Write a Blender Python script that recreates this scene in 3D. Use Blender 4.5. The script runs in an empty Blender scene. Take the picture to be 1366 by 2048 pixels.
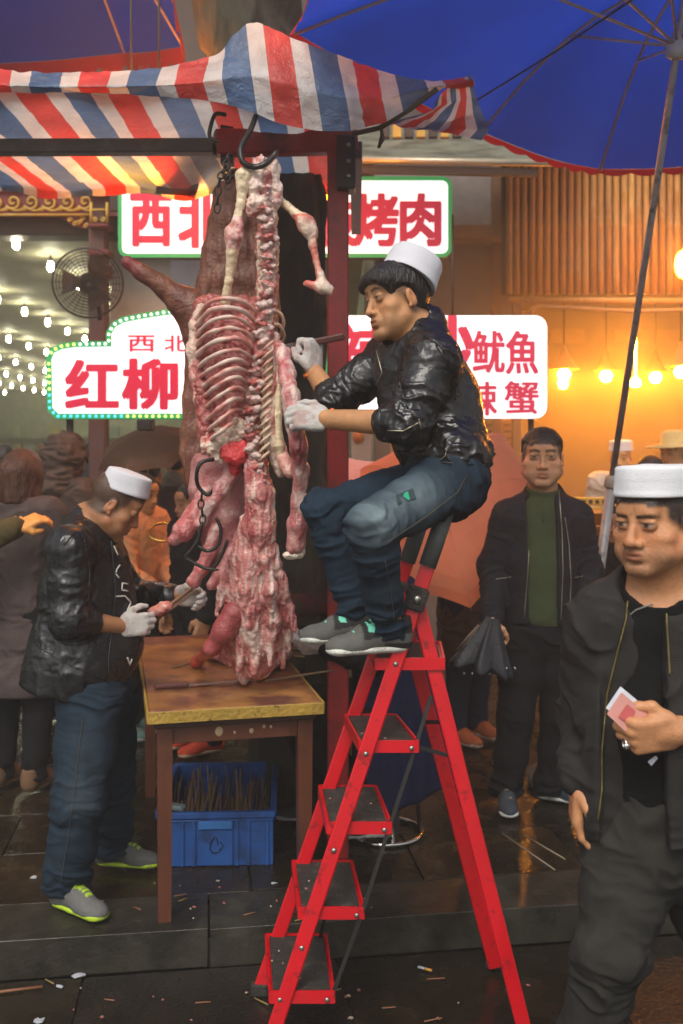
import bpy, bmesh, math, random
import numpy as np
from mathutils import Vector, Matrix

random.seed(7)
RNG = np.random.default_rng(7)
SC = bpy.context.scene
COL = SC.collection
# ------------------------------------------------------------------ camera, sky, sun, exposure
CAMZ, FPX, HX, HY = 1.65, 1991.0, 683.0, 900.0
cam_d = bpy.data.cameras.new('camera')
cam = bpy.data.objects.new('camera', cam_d); COL.objects.link(cam)
cam.location = (0, 0, CAMZ); cam.rotation_euler = (math.pi/2, 0, 0)
cam_d.sensor_fit = 'VERTICAL'; cam_d.sensor_height = 36.0; cam_d.lens = 35.0
cam_d.shift_y = -(1024-HY)/2048.0
cam_d.clip_start = 0.05; cam_d.clip_end = 500
cam_d.dof.use_dof = True; cam_d.dof.focus_distance = 3.0; cam_d.dof.aperture_fstop = 3.4
SC.camera = cam
world = bpy.data.worlds.new('World'); SC.world = world; world.use_nodes = True
wn = world.node_tree.nodes; wl = world.node_tree.links
sky = wn.new('ShaderNodeTexSky'); sky.sky_type = 'NISHITA'; sky.sun_disc = False
sky.sun_elevation = math.radians(52); sky.sun_rotation = math.radians(195)
sky.air_density = 1.0; sky.dust_density = 4.0; sky.ozone_density = 0.6
hs = wn.new('ShaderNodeHueSaturation'); hs.inputs['Saturation'].default_value = 0.35
wl.new(sky.outputs['Color'], hs.inputs['Color']); wl.new(hs.outputs['Color'], wn['Background'].inputs['Color'])
wn['Background'].inputs['Strength'].default_value = 0.12
sun_d = bpy.data.lights.new('sun', 'SUN'); sun_d.energy = 1.5; sun_d.angle = math.radians(30); sun_d.color = (1, .94, .84)
sun = bpy.data.objects.new('sun', sun_d); COL.objects.link(sun)
sun.rotation_euler = (math.radians(38), 0, math.radians(-15))
SC.view_settings.view_transform = 'Standard'; SC.view_settings.look = 'None'
SC.view_settings.exposure = 0.45; SC.view_settings.gamma = 1.0; SC.view_settings.use_curve_mapping = False
SC.render.engine = 'CYCLES'
SC.cycles.use_denoising = True
SC.cycles.max_bounces = 8; SC.cycles.transparent_max_bounces = 8
SC.cycles.sample_clamp_indirect = 4.0; SC.cycles.sample_clamp_direct = 0.0
SC.cycles.volume_bounces = 0

# ------------------------------------------------------------------ small helpers
A = np.array
def V3(*a): return np.array(a, float)
def W(px, py, Y):
    """photograph direction (px,py) at a distance Y: used once, to read real positions off the photograph"""
    return np.array([(px-HX)/FPX*Y, Y, CAMZ-(py-HY)/FPX*Y])
def nrm(v):
    v = np.asarray(v, float); return v/np.linalg.norm(v)
def lerp(a, b, t): return a+(b-a)*t

_T = RNG.random(8192)
def noise3(P):
    P = np.asarray(P, float)
    i = np.floor(P).astype(np.int64); f = P-i; f = f*f*(3-2*f)
    x, y, z = i[:, 0], i[:, 1], i[:, 2]
    def h(a, b, c): return _T[((x+a)*73856093 ^ (y+b)*19349663 ^ (z+c)*83492791) & 8191]
    u, v, w = f[:, 0], f[:, 1], f[:, 2]
    return (lerp(lerp(lerp(h(0,0,0), h(1,0,0), u), lerp(h(0,1,0), h(1,1,0), u), v),
                 lerp(lerp(h(0,0,1), h(1,0,1), u), lerp(h(0,1,1), h(1,1,1), u), v), w))
def fbm(P, o=3):
    r = 0; a = .5; t = 0
    for k in range(o):
        r = r+a*noise3(P*(2.03**k)+k*17.3); t += a; a *= .5
    return r/t
def ridge(n): return 1-np.abs(2*n-1)
def sstep(a, b, x):
    t = np.clip((x-a)/(b-a), 0, 1); return t*t*(3-2*t)

# ------------------------------------------------------------------ materials
MATS = {}
def lin(r, g, b):
    f = lambda c: c/12.92 if c <= .04045 else ((c+.055)/1.055)**2.4
    return (f(r/255), f(g/255), f(b/255))
def mat(name, col=(.5,.5,.5), rough=.5, metal=0., vary=.18, vscale=6., bump=.15, bscale=60., attr=False, spec=.5,
        coat=0., emit=0., ecol=None, transl=0., sss=0., stretch=None, dirt=None, rvar=0., sheen=0., gain=1.):
    if name in MATS: return MATS[name]
    m = bpy.data.materials.new(name); m.use_nodes = True; MATS[name] = m
    n = m.node_tree.nodes; l = m.node_tree.links
    b = n['Principled BSDF']; out = n['Material Output']
    tc = n.new('ShaderNodeTexCoord'); src = tc.outputs['Object']
    if stretch:
        mp = n.new('ShaderNodeMapping'); mp.inputs['Scale'].default_value = stretch; l.new(src, mp.inputs['Vector']); src = mp.outputs['Vector']
    nz = n.new('ShaderNodeTexNoise'); nz.inputs['Scale'].default_value = vscale; nz.inputs['Detail'].default_value = 6
    l.new(src, nz.inputs['Vector'])
    if attr:
        at = n.new('ShaderNodeAttribute'); at.attribute_name = 'col'; csrc = at.outputs['Color']
    else:
        rg = n.new('ShaderNodeRGB'); rg.outputs[0].default_value = (*col, 1); csrc = rg.outputs[0]
    mx = n.new('ShaderNodeMix'); mx.data_type = 'RGBA'; mx.blend_type = 'MULTIPLY'; mx.inputs['Factor'].default_value = 1
    rp = n.new('ShaderNodeMapRange'); rp.inputs['From Min'].default_value = .25; rp.inputs['From Max'].default_value = .75
    rp.inputs['To Min'].default_value = (1-vary)*gain; rp.inputs['To Max'].default_value = (1+vary)*gain
    l.new(nz.outputs['Fac'], rp.inputs['Value']); l.new(csrc, mx.inputs['A']); l.new(rp.outputs['Result'], mx.inputs['B'])
    cout = mx.outputs['Result']
    if dirt:
        dcol, dscale, dlo, dhi = dirt
        dn = n.new('ShaderNodeTexNoise'); dn.inputs['Scale'].default_value = dscale; dn.inputs['Detail'].default_value = 8
        dn.inputs['Roughness'].default_value = .65
        l.new(tc.outputs['Object'], dn.inputs['Vector'])
        dr = n.new('ShaderNodeMapRange'); dr.inputs['From Min'].default_value = dlo; dr.inputs['From Max'].default_value = dhi
        l.new(dn.outputs['Fac'], dr.inputs['Value'])
        dm = n.new('ShaderNodeMix'); dm.data_type = 'RGBA'; l.new(dr.outputs['Result'], dm.inputs['Factor'])
        l.new(cout, dm.inputs['A']); dm.inputs['B'].default_value = (*dcol, 1); cout = dm.outputs['Result']
    l.new(cout, b.inputs['Base Color'])
    b.inputs['Roughness'].default_value = rough; b.inputs['Metallic'].default_value = metal
    b.inputs['Specular IOR Level'].default_value = spec; b.inputs['Coat Weight'].default_value = coat
    b.inputs['Coat Roughness'].default_value = .12
    if sheen: b.inputs['Sheen Weight'].default_value = sheen
    if sss:
        b.inputs['Subsurface Weight'].default_value = sss; b.inputs['Subsurface Radius'].default_value = (.012, .004, .002)
        b.inputs['Subsurface Scale'].default_value = 1.0
    if rvar:
        rr = n.new('ShaderNodeMapRange'); rr.inputs['From Min'].default_value = .3; rr.inputs['From Max'].default_value = .7
        rr.inputs['To Min'].default_value = max(.02, rough-rvar); rr.inputs['To Max'].default_value = min(1, rough+rvar)
        l.new(nz.outputs['Fac'], rr.inputs['Value']); l.new(rr.outputs['Result'], b.inputs['Roughness'])
    if bump:
        bn = n.new('ShaderNodeTexNoise'); bn.inputs['Scale'].default_value = bscale; bn.inputs['Detail'].default_value = 4
        l.new(src, bn.inputs['Vector'])
        bp = n.new('ShaderNodeBump'); bp.inputs['Strength'].default_value = bump; bp.inputs['Distance'].default_value = .01
        l.new(bn.outputs['Fac'], bp.inputs['Height']); l.new(bp.outputs['Normal'], b.inputs['Normal'])
    if emit:
        b.inputs['Emission Color'].default_value = (*(ecol or col), 1); b.inputs['Emission Strength'].default_value = emit
    if transl:
        tr = n.new('ShaderNodeBsdfTranslucent'); l.new(cout, tr.inputs['Color'])
        ms = n.new('ShaderNodeMixShader'); ms.inputs['Fac'].default_value = transl
        l.new(b.outputs['BSDF'], ms.inputs[1]); l.new(tr.outputs['BSDF'], ms.inputs[2]); l.new(ms.outputs['Shader'], out.inputs['Surface'])
    return m

# ------------------------------------------------------------------ objects, parts, tags
def link(o):
    COL.objects.link(o); return o
def tag(o, label=None, cat=None, group=None, kind=None):
    if label: o['label'] = label
    if cat: o['category'] = cat
    if group: o['group'] = group
    if kind: o['kind'] = kind
    return o
def thing(name, loc, label, cat, group=None):
    o = link(bpy.data.objects.new(name, None)); o.location = tuple(float(c) for c in loc); o.empty_display_size = .1
    return tag(o, label, cat, group)
def wloc(o):
    v = Vector((0, 0, 0))
    while o is not None: v = v+o.location; o = o.parent
    return v
def put(name, me, m=None, parent=None):
    """link a mesh built in world coordinates as one object (a part when it has a parent)"""
    if m is not None:
        if isinstance(m, (list, tuple)):
            if not me.materials:
                for q in m: me.materials.append(q)
        elif not me.materials: me.materials.append(m)
    o = link(bpy.data.objects.new(name, me))
    if parent is not None:
        o.parent = parent
        if not parent.get('_unit'): o.location = -wloc(parent)
    return o
def recentre(o):
    """move a top-level mesh object's origin to the foot of its own geometry"""
    me = o.data; n = len(me.vertices); c = np.empty(n*3); me.vertices.foreach_get('co', c); c = c.reshape(-1, 3)
    p = A([(c[:,0].min()+c[:,0].max())/2, (c[:,1].min()+c[:,1].max())/2, c[:,2].min()])
    me.vertices.foreach_set('co', (c-p).ravel().astype(np.float32)); o.location = tuple(p); me.update(); return o
def raw_mesh(name, v, f, smooth=True, col=None):
    """v (n,3), f (m,4) or (m,3) arrays"""
    v = np.asarray(v, np.float32); f = np.asarray(f, np.int32); k = f.shape[1]
    me = bpy.data.meshes.new(name)
    me.vertices.add(len(v)); me.vertices.foreach_set('co', v.ravel())
    me.loops.add(f.size); me.loops.foreach_set('vertex_index', f.ravel())
    me.polygons.add(len(f)); me.polygons.foreach_set('loop_start', np.arange(0, f.size, k, dtype=np.int32))
    me.polygons.foreach_set('loop_total', np.full(len(f), k, np.int32))
    if smooth: me.polygons.foreach_set('use_smooth', np.ones(len(f), bool))
    if col is not None: set_col(me, col)
    me.update(calc_edges=True); me.validate()
    return me
def set_col(me, col):
    c = np.ones((len(me.vertices), 4), np.float32); c[:, :3] = col
    at = me.attributes.new('col', 'FLOAT_COLOR', 'POINT'); at.data.foreach_set('color', c.ravel())

class MB:
    """collects simple solids in world coordinates and links them as ONE mesh object"""
    def __init__(s): s.v = []; s.f = []; s.mi = []; s.n = 0; s.cur = 0; s.sm = []
    def add(s, v, f, smooth=False):
        v = [tuple(float(c) for c in q) for q in v]
        s.v += v; s.f += [tuple(int(i)+s.n for i in q) for q in f]; s.mi += [s.cur]*len(f); s.sm += [smooth]*len(f); s.n += len(v); return s
    def box(s, c, h, R=None, bev=0., taper=1.):
        """centre, half sizes, rotation matrix columns = axes; bev chamfers the 12 edges"""
        R = np.eye(3) if R is None else A(R); c = A(c, ); h = A(h, float)
        if bev <= 0:
            P = [[sx*h[0]*(taper if sz > 0 else 1), sy*h[1]*(taper if sz > 0 else 1), sz*h[2]] for sz in (-1, 1) for sy in (-1, 1) for sx in (-1, 1)]
            F = [(0,2,3,1), (4,5,7,6), (0,1,5,4), (2,6,7,3), (0,4,6,2), (1,3,7,5)]
            return s.add((A(P) @ R.T)+c, F)
        b = min(bev, h.min()*.95); P = []; idx = {}
        for sx in (-1, 1):
            for sy in (-1, 1):
                for sz in (-1, 1):
                    for ax in range(3):
                        q = A([sx, sy, sz])*(h-b); q[ax] = [sx, sy, sz][ax]*h[ax]
                        idx[(sx, sy, sz, ax)] = len(P); P.append(q)
        F = []
        for ax in range(3):
            o = [i for i in range(3) if i != ax]
            for sg in (-1, 1):
                q = []
                for (u, w) in ((-1,-1), (1,-1), (1,1), (-1,1)):
                    t = [0,0,0]; t[ax] = sg; t[o[0]] = u; t[o[1]] = w; q.append(idx[(*t, ax)])
                F.append(q if (sg > 0) == (ax != 1) else q[::-1])
        for ax in range(3):
            o = [i for i in range(3) if i != ax]
            for u in (-1, 1):
                for w in (-1, 1):
                    t0 = [0,0,0]; t1 = [0,0,0]; t0[ax] = -1; t1[ax] = 1
                    for t in (t0, t1): t[o[0]] = u; t[o[1]] = w
                    F.append((idx[(*t0, o[0])], idx[(*t1, o[0])], idx[(*t1, o[1])], idx[(*t0, o[1])]))
        for sx in (-1, 1):
            for sy in (-1, 1):
                for sz in (-1, 1): F.append(tuple(idx[(sx, sy, sz, a)] for a in range(3)))
        return s.add((A(P) @ R.T)+c, F)
    def beam(s, a, b, w, h, up=(0,0,1), bev=.0):
        """a bar from a to b, w wide (across up) and h high (along up)"""
        a = A(a, float); b = A(b, float); d = b-a; L = np.linalg.norm(d); d = d/L
        x = np.cross(d, up); x = nrm(x); z = np.cross(x, d)
        return s.box((a+b)/2, (w/2, L/2, h/2), np.stack([x, d, z], 1), bev)
    def tube(s, pts, r, n=8, caps=True, sq=None):
        pts = [A(p, float) for p in pts]; m = len(pts); r = [r]*m if np.isscalar(r) else list(r)
        t0 = nrm(pts[1]-pts[0]); ref = A([0,0,1.]) if abs(t0[2]) < .9 else A([1.,0,0]); x = nrm(np.cross(t0, ref)); V = []
        for i, p in enumerate(pts):
            t = nrm((pts[min(i+1, m-1)]-p if i < m-1 else p-pts[i-1]) + (p-pts[i-1] if i > 0 else 0)) if m > 1 else t0
            x = nrm(x-t*np.dot(x, t)); y = np.cross(t, x)
            for k in range(n):
                a = 2*math.pi*k/n; V.append(p+(x*math.cos(a)+y*math.sin(a)*(sq or 1))*r[i])
        F = [(i*n+k, i*n+(k+1) % n, (i+1)*n+(k+1) % n, (i+1)*n+k) for i in range(m-1) for k in range(n)]
        if caps: F += [tuple(range(n))[::-1], tuple((m-1)*n+k for k in range(n))]
        return s.add(V, F, True)
    def ring(s, c, axis, R, r, n=28, m=8):
        axis = nrm(axis); x = nrm(np.cross(axis, [0,0,1.] if abs(axis[2]) < .9 else [1.,0,0])); y = np.cross(axis, x); V = []; F = []
        for i in range(n):
            a = 2*math.pi*i/n; d = x*math.cos(a)+y*math.sin(a)
            for k in range(m):
                b = 2*math.pi*k/m; V.append(A(c)+d*(R+r*math.cos(b))+axis*r*math.sin(b))
        for i in range(n):
            for k in range(m): F.append((i*m+k, ((i+1) % n)*m+k, ((i+1) % n)*m+(k+1) % m, i*m+(k+1) % m))
        return s.add(V, F, True)
    def lathe(s, c, axis, prof, n=16, ex=1., x=None, caps=True):
        """prof: (radius, height) list along axis; ex stretches the second cross axis"""
        axis = nrm(axis)
        if x is None: x = nrm(np.cross(axis, [0,0,1.] if abs(axis[2]) < .9 else [1.,0,0]))
        else: x = nrm(A(x)-axis*np.dot(x, axis))
        y = np.cross(axis, x); V = []; m = len(prof)
        for (r, h) in prof:
            for k in range(n):
                a = 2*math.pi*k/n; V.append(A(c)+axis*h+(x*math.cos(a)+y*math.sin(a)*ex)*r)
        F = [(i*n+k, i*n+(k+1) % n, (i+1)*n+(k+1) % n, (i+1)*n+k) for i in range(m-1) for k in range(n)]
        if caps: F += [tuple(range(n))[::-1], tuple((m-1)*n+k for k in range(n))]
        return s.add(V, F, True)
    def poly(s, pts, d, thick):
        """flat polygon given by pts, extruded by thick along d"""
        n = len(pts); d = A(d, float)*thick; V = [A(p) for p in pts]+[A(p)+d for p in pts]
        F = [tuple(range(n)), tuple(range(n, 2*n))[::-1]]+[(i, n+i, n+(i+1) % n, (i+1) % n) for i in range(n)]
        return s.add(V, F)
    def mesh(s, name):
        me = bpy.data.meshes.new(name); me.from_pydata(s.v, [], s.f)
        me.polygons.foreach_set('material_index', s.mi); me.polygons.foreach_set('use_smooth', s.sm)
        bm = bmesh.new(); bm.from_mesh(me); bmesh.ops.recalc_face_normals(bm, faces=bm.faces); bm.to_mesh(me); bm.free()
        if any(s.sm) and not all(s.sm): pass
        me.update(); return me
    def build(s, name, m, parent=None): return put(name, s.mesh(name), m, parent)

# ------------------------------------------------------------------ implicit surfaces for bodies, cloth and meat
def cap(a, b, ra, rb=None, k=.02, op='u', sq=None):
    return dict(t='cap', a=A(a, float), b=A(b, float), ra=ra, rb=ra if rb is None else rb, k=k, op=op, sq=None if sq is None else (nrm(sq[0]), sq[1]))
def ell(c, r, R=None, k=.02, op='u'):
    return dict(t='ell', c=A(c, float), r=A(r, float)*np.ones(3), R=np.eye(3) if R is None else A(R, float), k=k, op=op)
def rbox(c, h, R=None, rd=.01, k=.01, op='u'):
    return dict(t='box', c=A(c, float), h=A(h, float), R=np.eye(3) if R is None else A(R, float), rd=rd, k=k, op=op)
def half(c, n, k=.005, op='i'): return dict(t='hs', c=A(c, float), n=nrm(n), k=k, op=op)
def shell(c, ax, R, th, h, k=.008, op='u'): return dict(t='shell', c=A(c, float), ax=nrm(ax), R=R, th=th, h=h, k=k, op=op)
def chain(pts, rs, k=.01, sq=None):
    return [cap(pts[i], pts[i+1], rs[i], rs[i+1], k=k, sq=sq) for i in range(len(pts)-1)]
def ev(p, P):
    t = p['t']
    if t == 'cap':
        a = p['a']; ba = p['b']-a; q = P-a
        if p['sq'] is not None:
            x, f = p['sq']; q = q+np.outer(q @ x, x)*(f-1); ba = ba+x*np.dot(ba, x)*(f-1)
        h = np.clip((q @ ba)/max(np.dot(ba, ba), 1e-9), 0, 1)
        return np.sqrt(((q-h[:, None]*ba)**2).sum(1))-(p['ra']+(p['rb']-p['ra'])*h)
    if t == 'ell':
        q = (P-p['c']) @ p['R']; r = p['r']; k0 = np.sqrt(((q/r)**2).sum(1)); k1 = np.sqrt(((q/(r*r))**2).sum(1))
        return k0*(k0-1)/np.maximum(k1, 1e-6)
    if t == 'box':
        q = np.abs((P-p['c']) @ p['R'])-(p['h']-p['rd'])
        return np.sqrt((np.maximum(q, 0)**2).sum(1))+np.minimum(q.max(1), 0)-p['rd']
    if t == 'hs': return (P-p['c']) @ p['n']
    if t == 'shell':
        q = P-p['c']; z = q @ p['ax']; rr = np.sqrt(np.maximum((q*q).sum(1)-z*z, 0))
        a = np.abs(rr-p['R'])-p['th']; b = np.abs(z)-p['h']
        return np.maximum(a, b)
def comb(d, e, p):
    k = p['k']
    if p['op'] == 'u':
        h = np.clip(.5+.5*(d-e)/k, 0, 1); return d+(e-d)*h-k*h*(1-h)
    if p['op'] == 's': e = -e
    h = np.clip(.5-.5*(d-e)/k, 0, 1); return d+(e-d)*h+k*h*(1-h)
def pbox(p):
    if p['t'] == 'cap': r = max(p['ra'], p['rb']); return np.minimum(p['a'], p['b'])-r, np.maximum(p['a'], p['b'])+r
    if p['t'] == 'ell': r = p['r'].max(); return p['c']-r, p['c']+r
    if p['t'] == 'box': r = np.abs(p['R']) @ p['h']; return p['c']-r, p['c']+r
    if p['t'] == 'shell': r = math.hypot(p['R']+p['th'], p['h']); return p['c']-r, p['c']+r
def sdf_surface(prims, vox, disp=0.):
    B = 12
    bb = [pbox(p) for p in prims if p['op'] == 'u']
    lo = np.min([b[0] for b in bb], 0)-3*vox-disp-.01; hi = np.max([b[1] for b in bb], 0)+3*vox+disp+.01
    nb = np.ceil((hi-lo)/(vox*B)).astype(int); n = nb*B
    Vf = np.ones(n, np.float32)
    g = np.stack(np.meshgrid(*[np.arange(k) for k in nb], indexing='ij'), -1).reshape(-1, 3)
    C = lo+(g*B+(B-1)/2)*vox; R = vox*B*.5*1.733
    ds = [ev(p, C) for p in prims]; d = np.full(len(C), 9.)
    for p, e in zip(prims, ds): d = comb(d, e, p)
    act = np.where(np.abs(d) < R*1.6+.02)[0]
    L = np.stack(np.meshgrid(*[np.arange(B)]*3, indexing='ij'), -1).reshape(-1, 3)*vox
    ds = A(ds)
    for bi in np.where((d < 0) & (np.abs(d) >= R*1.6+.02))[0]:
        i = g[bi]*B; Vf[i[0]:i[0]+B, i[1]:i[1]+B, i[2]:i[2]+B] = -1
    for bi in act:
        P = lo+g[bi]*B*vox+L; dd = None
        for j, p in enumerate(prims):
            m = R*1.5*(p['sq'][1] if p['t'] == 'cap' and p['sq'] else 1)+p['k']+.005
            e0 = ds[j, bi]
            if p['op'] == 'i':
                if e0 < -m: continue
            elif e0 > m: continue
            e = ev(p, P)
            if dd is None:
                if p['op'] == 's': continue
                if p['op'] == 'i': continue
                dd = e
            else: dd = comb(dd, e, p)
        if dd is None: continue
        i = g[bi]*B; Vf[i[0]:i[0]+B, i[1]:i[1]+B, i[2]:i[2]+B] = dd.reshape(B, B, B)
    return surface_nets(Vf, lo, vox)
def surface_nets(Vf, lo, vox):
    S = Vf < 0
    c = np.zeros(tuple(A(S.shape)-1), np.int8)
    for i in (0, 1):
        for j in (0, 1):
            for k in (0, 1): c += S[i:S.shape[0]-1+i, j:S.shape[1]-1+j, k:S.shape[2]-1+k]
    I = np.argwhere((c > 0) & (c < 8)); idx = np.full(c.shape, -1, np.int32); idx[I[:,0], I[:,1], I[:,2]] = np.arange(len(I))
    cor = A([[i,j,k] for i in (0,1) for j in (0,1) for k in (0,1)])
    val = np.stack([Vf[I[:,0]+o[0], I[:,1]+o[1], I[:,2]+o[2]] for o in cor], 1)
    pos = np.zeros((len(I), 3)); cnt = np.zeros(len(I))
    for a in range(8):
        for b in range(a+1, 8):
            if np.abs(cor[a]-cor[b]).sum() != 1: continue
            m = (val[:,a] < 0) != (val[:,b] < 0); va = val[m,a]; vb = val[m,b]; t = va/(va-vb)
            pos[m] += cor[a]+(cor[b]-cor[a])*t[:, None]; cnt[m] += 1
    P = lo+(I+pos/cnt[:, None])*vox
    Q = []
    for ax in range(3):
        o1, o2 = (ax+1) % 3, (ax+2) % 3
        s0 = [slice(None)]*3; s1 = [slice(None)]*3; s0[ax] = slice(0, -1); s1[ax] = slice(1, None)
        E = np.argwhere(S[tuple(s0)] != S[tuple(s1)])
        E = E[(E[:,o1] > 0) & (E[:,o2] > 0) & (E[:,o1] < c.shape[o1]) & (E[:,o2] < c.shape[o2])]
        q = []
        for (u, w) in ((-1,-1), (0,-1), (0,0), (-1,0)):
            e = E.copy(); e[:,o1] += u; e[:,o2] += w; q.append(idx[e[:,0], e[:,1], e[:,2]])
        q = np.stack(q, 1); fl = S[E[:,0], E[:,1], E[:,2]]; q[~fl] = q[~fl][:, ::-1]; Q.append(q)
    Q = np.concatenate(Q); Q = Q[(Q >= 0).all(1)]
    return P, Q
def vnormals(v, f):
    e = np.cross(v[f[:,2]]-v[f[:,0]], v[f[:,3 if f.shape[1] > 3 else 2]]-v[f[:,1]])
    n = np.zeros_like(v)
    for c in range(3):
        for k in range(f.shape[1]): n[:, c] += np.bincount(f[:, k], e[:, c], len(v))
    return n/np.maximum(np.linalg.norm(n, axis=1), 1e-9)[:, None]
def smooth_mesh(v, f, it=1, lam=.5):
    for _ in range(it):
        acc = np.zeros_like(v); cnt = np.zeros(len(v))
        for a, b in ((0,1), (1,2), (2,3), (3,0)):
            for c in range(3):
                acc[:, c] += np.bincount(f[:, a], v[f[:, b], c], len(v))+np.bincount(f[:, b], v[f[:, a], c], len(v))
            cnt += np.bincount(f[:, a], minlength=len(v))+np.bincount(f[:, b], minlength=len(v))
        v = v+(acc/np.maximum(cnt, 1)[:, None]-v)*lam
    return v
def organic(name, prims, vox, m, parent=None, disp=None, col=None, smooth=0):
    v, f = sdf_surface(prims, vox)
    if smooth: v = smooth_mesh(v, f, smooth)
    if disp is not None: v = v+vnormals(v, f)*disp(v)[:, None]
    me = raw_mesh(name, v, f, True, None if col is None else col(v))
    return put(name, me, m, parent)
# ------------------------------------------------------------------ ground
KD = nrm(V3(.990, .138, 0)); KN = V3(-KD[1], KD[0], 0); K0 = V3(0, 3.487, 0)
def kp(u, v, z=0.): return K0+KD*u+KN*v+V3(0, 0, z)
KR = np.stack([KD, KN, V3(0, 0, 1)], 1)
def inview(p, m=60):
    return p[1] > .5 and -m < HX+FPX*p[0]/p[1] < 1366+m
wet = dict(rough=.22, rvar=.19, vary=.5, vscale=8, bump=.35, bscale=26, spec=.3)
m_slab = [mat('wet_slab_%d' % i, c, dirt=((.012, .009, .006), 3.5, .42, .66), **wet) for i, c in enumerate([(.026, .017, .008), (.020, .014, .007), (.033, .021, .010), (.017, .012, .006)])]
m_kerb = mat('kerb_granite', (.036, .032, .023), .38, rvar=.18, vary=.5, vscale=5, bump=.4, bscale=40, dirt=((.014, .011, .007), 4.0, .44, .62))
m_grout = mat('wet_grout', (.012, .010, .008), .3, bump=.3)
m_road = mat('wet_road', (.018, .014, .010), .28, rvar=.16, vary=.5, vscale=3, bump=.5, bscale=55, dirt=((.009, .007, .005), 2.0, .45, .6))
g = MB(); g.add([(-20, -12, -.16), (20, -12, -.16), (20, 34, -.16), (-20, 34, -.16)], [(0, 1, 2, 3)])
tag(g.build('ground', m_grout), kind='structure')
def slab_set(base, name, u0, u1, v0, v1, du, dv, zt, th, mats, stag=.5, jit=.002):
    meshes = []
    for m in mats:
        for k in range(2):
            b = MB(); b.box((0, 0, 0), (du/2-.004, dv/2-.004, th/2), None, .0016)
            me = b.mesh(name); me.materials.append(m); meshes.append(me)
    r = 0; v = v0
    while v < v1:
        u = u0-(r % 2)*du*stag
        while u < u1:
            c = kp(u+du/2, v+dv/2, zt-th/2+RNG.uniform(-jit, jit))
            if inview(c, 260):
                o = put(name, meshes[RNG.integers(len(meshes))], None, base); o.location = Vector(c)-wloc(base)
                o.rotation_euler = (RNG.uniform(-.003, .003), RNG.uniform(-.003, .003), math.atan2(KD[1], KD[0]))
            u += du
        v += dv; r += 1
pav = MB(); pav.box(kp(0, 5.2, -.075), (9, 5.2-.28, .055), KR); pav = pav.build('pavement', m_grout); tag(pav, kind='structure')
slab_set(pav, 'paving_slab', -3.6, 5.2, .285, 5.6, .66, .46, 0., .03, m_slab)
kb = MB(); kb.box(kp(0, .14, -.09), (9, .125, .055), KR); kb = kb.build('kerb', m_grout); tag(kb, kind='structure')
slab_set(kb, 'kerb_stone', -3.4, 3.8, .0, .28, .98, .285, 0.002, .132, [m_kerb, m_kerb], stag=.3)
rd = MB(); rd.box(kp(0, -4, -.155), (16, 3.98, .018), KR); rd = rd.build('road', m_road); tag(rd, kind='structure')
slab_set(rd, 'road_slab', -2.6, 3.2, -1.592, -.03, .86, .53, -.131, .03, [m_slab[1], m_slab[3], m_road], stag=.4)

# ------------------------------------------------------------------ the bright hall on the left
m_dwood = mat('dark_painted_wood', (.030, .020, .016), .6, bump=.3, bscale=30, stretch=(1, 1, .2))
m_red = mat('oxblood_paint', (.16, .025, .022), .5, bump=.2)
m_gold = mat('gilt_paint', (.48, .30, .04), .45, bump=.2)
m_ceil = mat('hall_ceiling', (.36, .34, .24), .7, bump=.1)
m_hwall = mat('hall_wall', (.42, .46, .34), .7, bump=.1)
hall = thing('restaurant', (-3, 8, 0), 'bright dining hall behind the stall with dotted ceiling bulbs and a carved gilded lintel', 'building')
b = MB(); b.box((-7.2, 19.6, 3.47), (7.4, 11.4, .05)); b.build('ceiling', m_ceil, hall)
b = MB(); b.box((-7.2, 30.6, 1.8), (7.4, .06, 1.8)); b.build('back_wall', m_hwall, hall)
for xw in (.26, -14.6): MB().box((xw, 19.6, 1.8), (.06, 10.9, 1.8)).build('side_wall', m_hwall, hall)
b = MB(); b.box((-4.3, 7.9, 3.62), (4.55, .12, .29), None, .01); b.build('lintel', m_dwood, hall)
fz = MB(); fz.box(W(60, 404, 7.72), (2.0, .03, .10), None, .006); fz.box(W(60, 378, 7.71), (2.0, .05, .018)); fz.box(W(60, 431, 7.71), (2.0, .045, .014)); fz = fz.build('frieze', m_red, hall)
def spiral(c, r, turns, sg, n=26, ph=0.):
    return [c+V3(sg*r*(1-t*.86)*math.cos(ph+t*turns*6.283), 0, r*(1-t*.86)*math.sin(ph+t*turns*6.283)) for t in np.linspace(0, 1, n)]
for i in range(11):
    c = W(-190+i*36, 404, 7.66); s = MB(); sg = 1 if i % 2 else -1
    s.tube(spiral(c, .060, 1.35, 1, ph=-2.6), .0115, 6); s.tube([c+V3(-.1, 0, -.07), c+V3(-.05, 0, -.045), c+V3(.02, 0, -.068), c+V3(.10, 0, -.06)], .010, 6)
    s.build('scroll', m_gold, fz)
e = MB()
for z in (380, 430): e.tube([W(-250, z, 7.66), W(180, z, 7.66)], .011, 6)
e.build('border', m_gold, fz)
br = MB(); br.poly([W(118, 432, 7.74), W(182, 432, 7.74), W(182, 462, 7.74), W(150, 455, 7.74)], (0, -1, 0), .05); br = br.build('bracket', m_red, hall)
for (x, y) in ((140, 440), (158, 446), (172, 452), (165, 438), (150, 448)): MB().tube(spiral(W(x, y, 7.67), .022, 1.2, 1, 14), .007, 5).build('scroll', m_gold, br)
cl = MB(); cl.box(V3(W(198, 0, 7.72)[0], 7.72, 1.85), (.065, .07, 1.85), None, .012); cl = cl.build('column', mat('column_paint', (.10, .035, .03), .55, bump=.3, dirt=((.05, .05, .045), 6, .5, .7)), hall)
x0 = W(198, 0, 7.6)[0]
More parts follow.
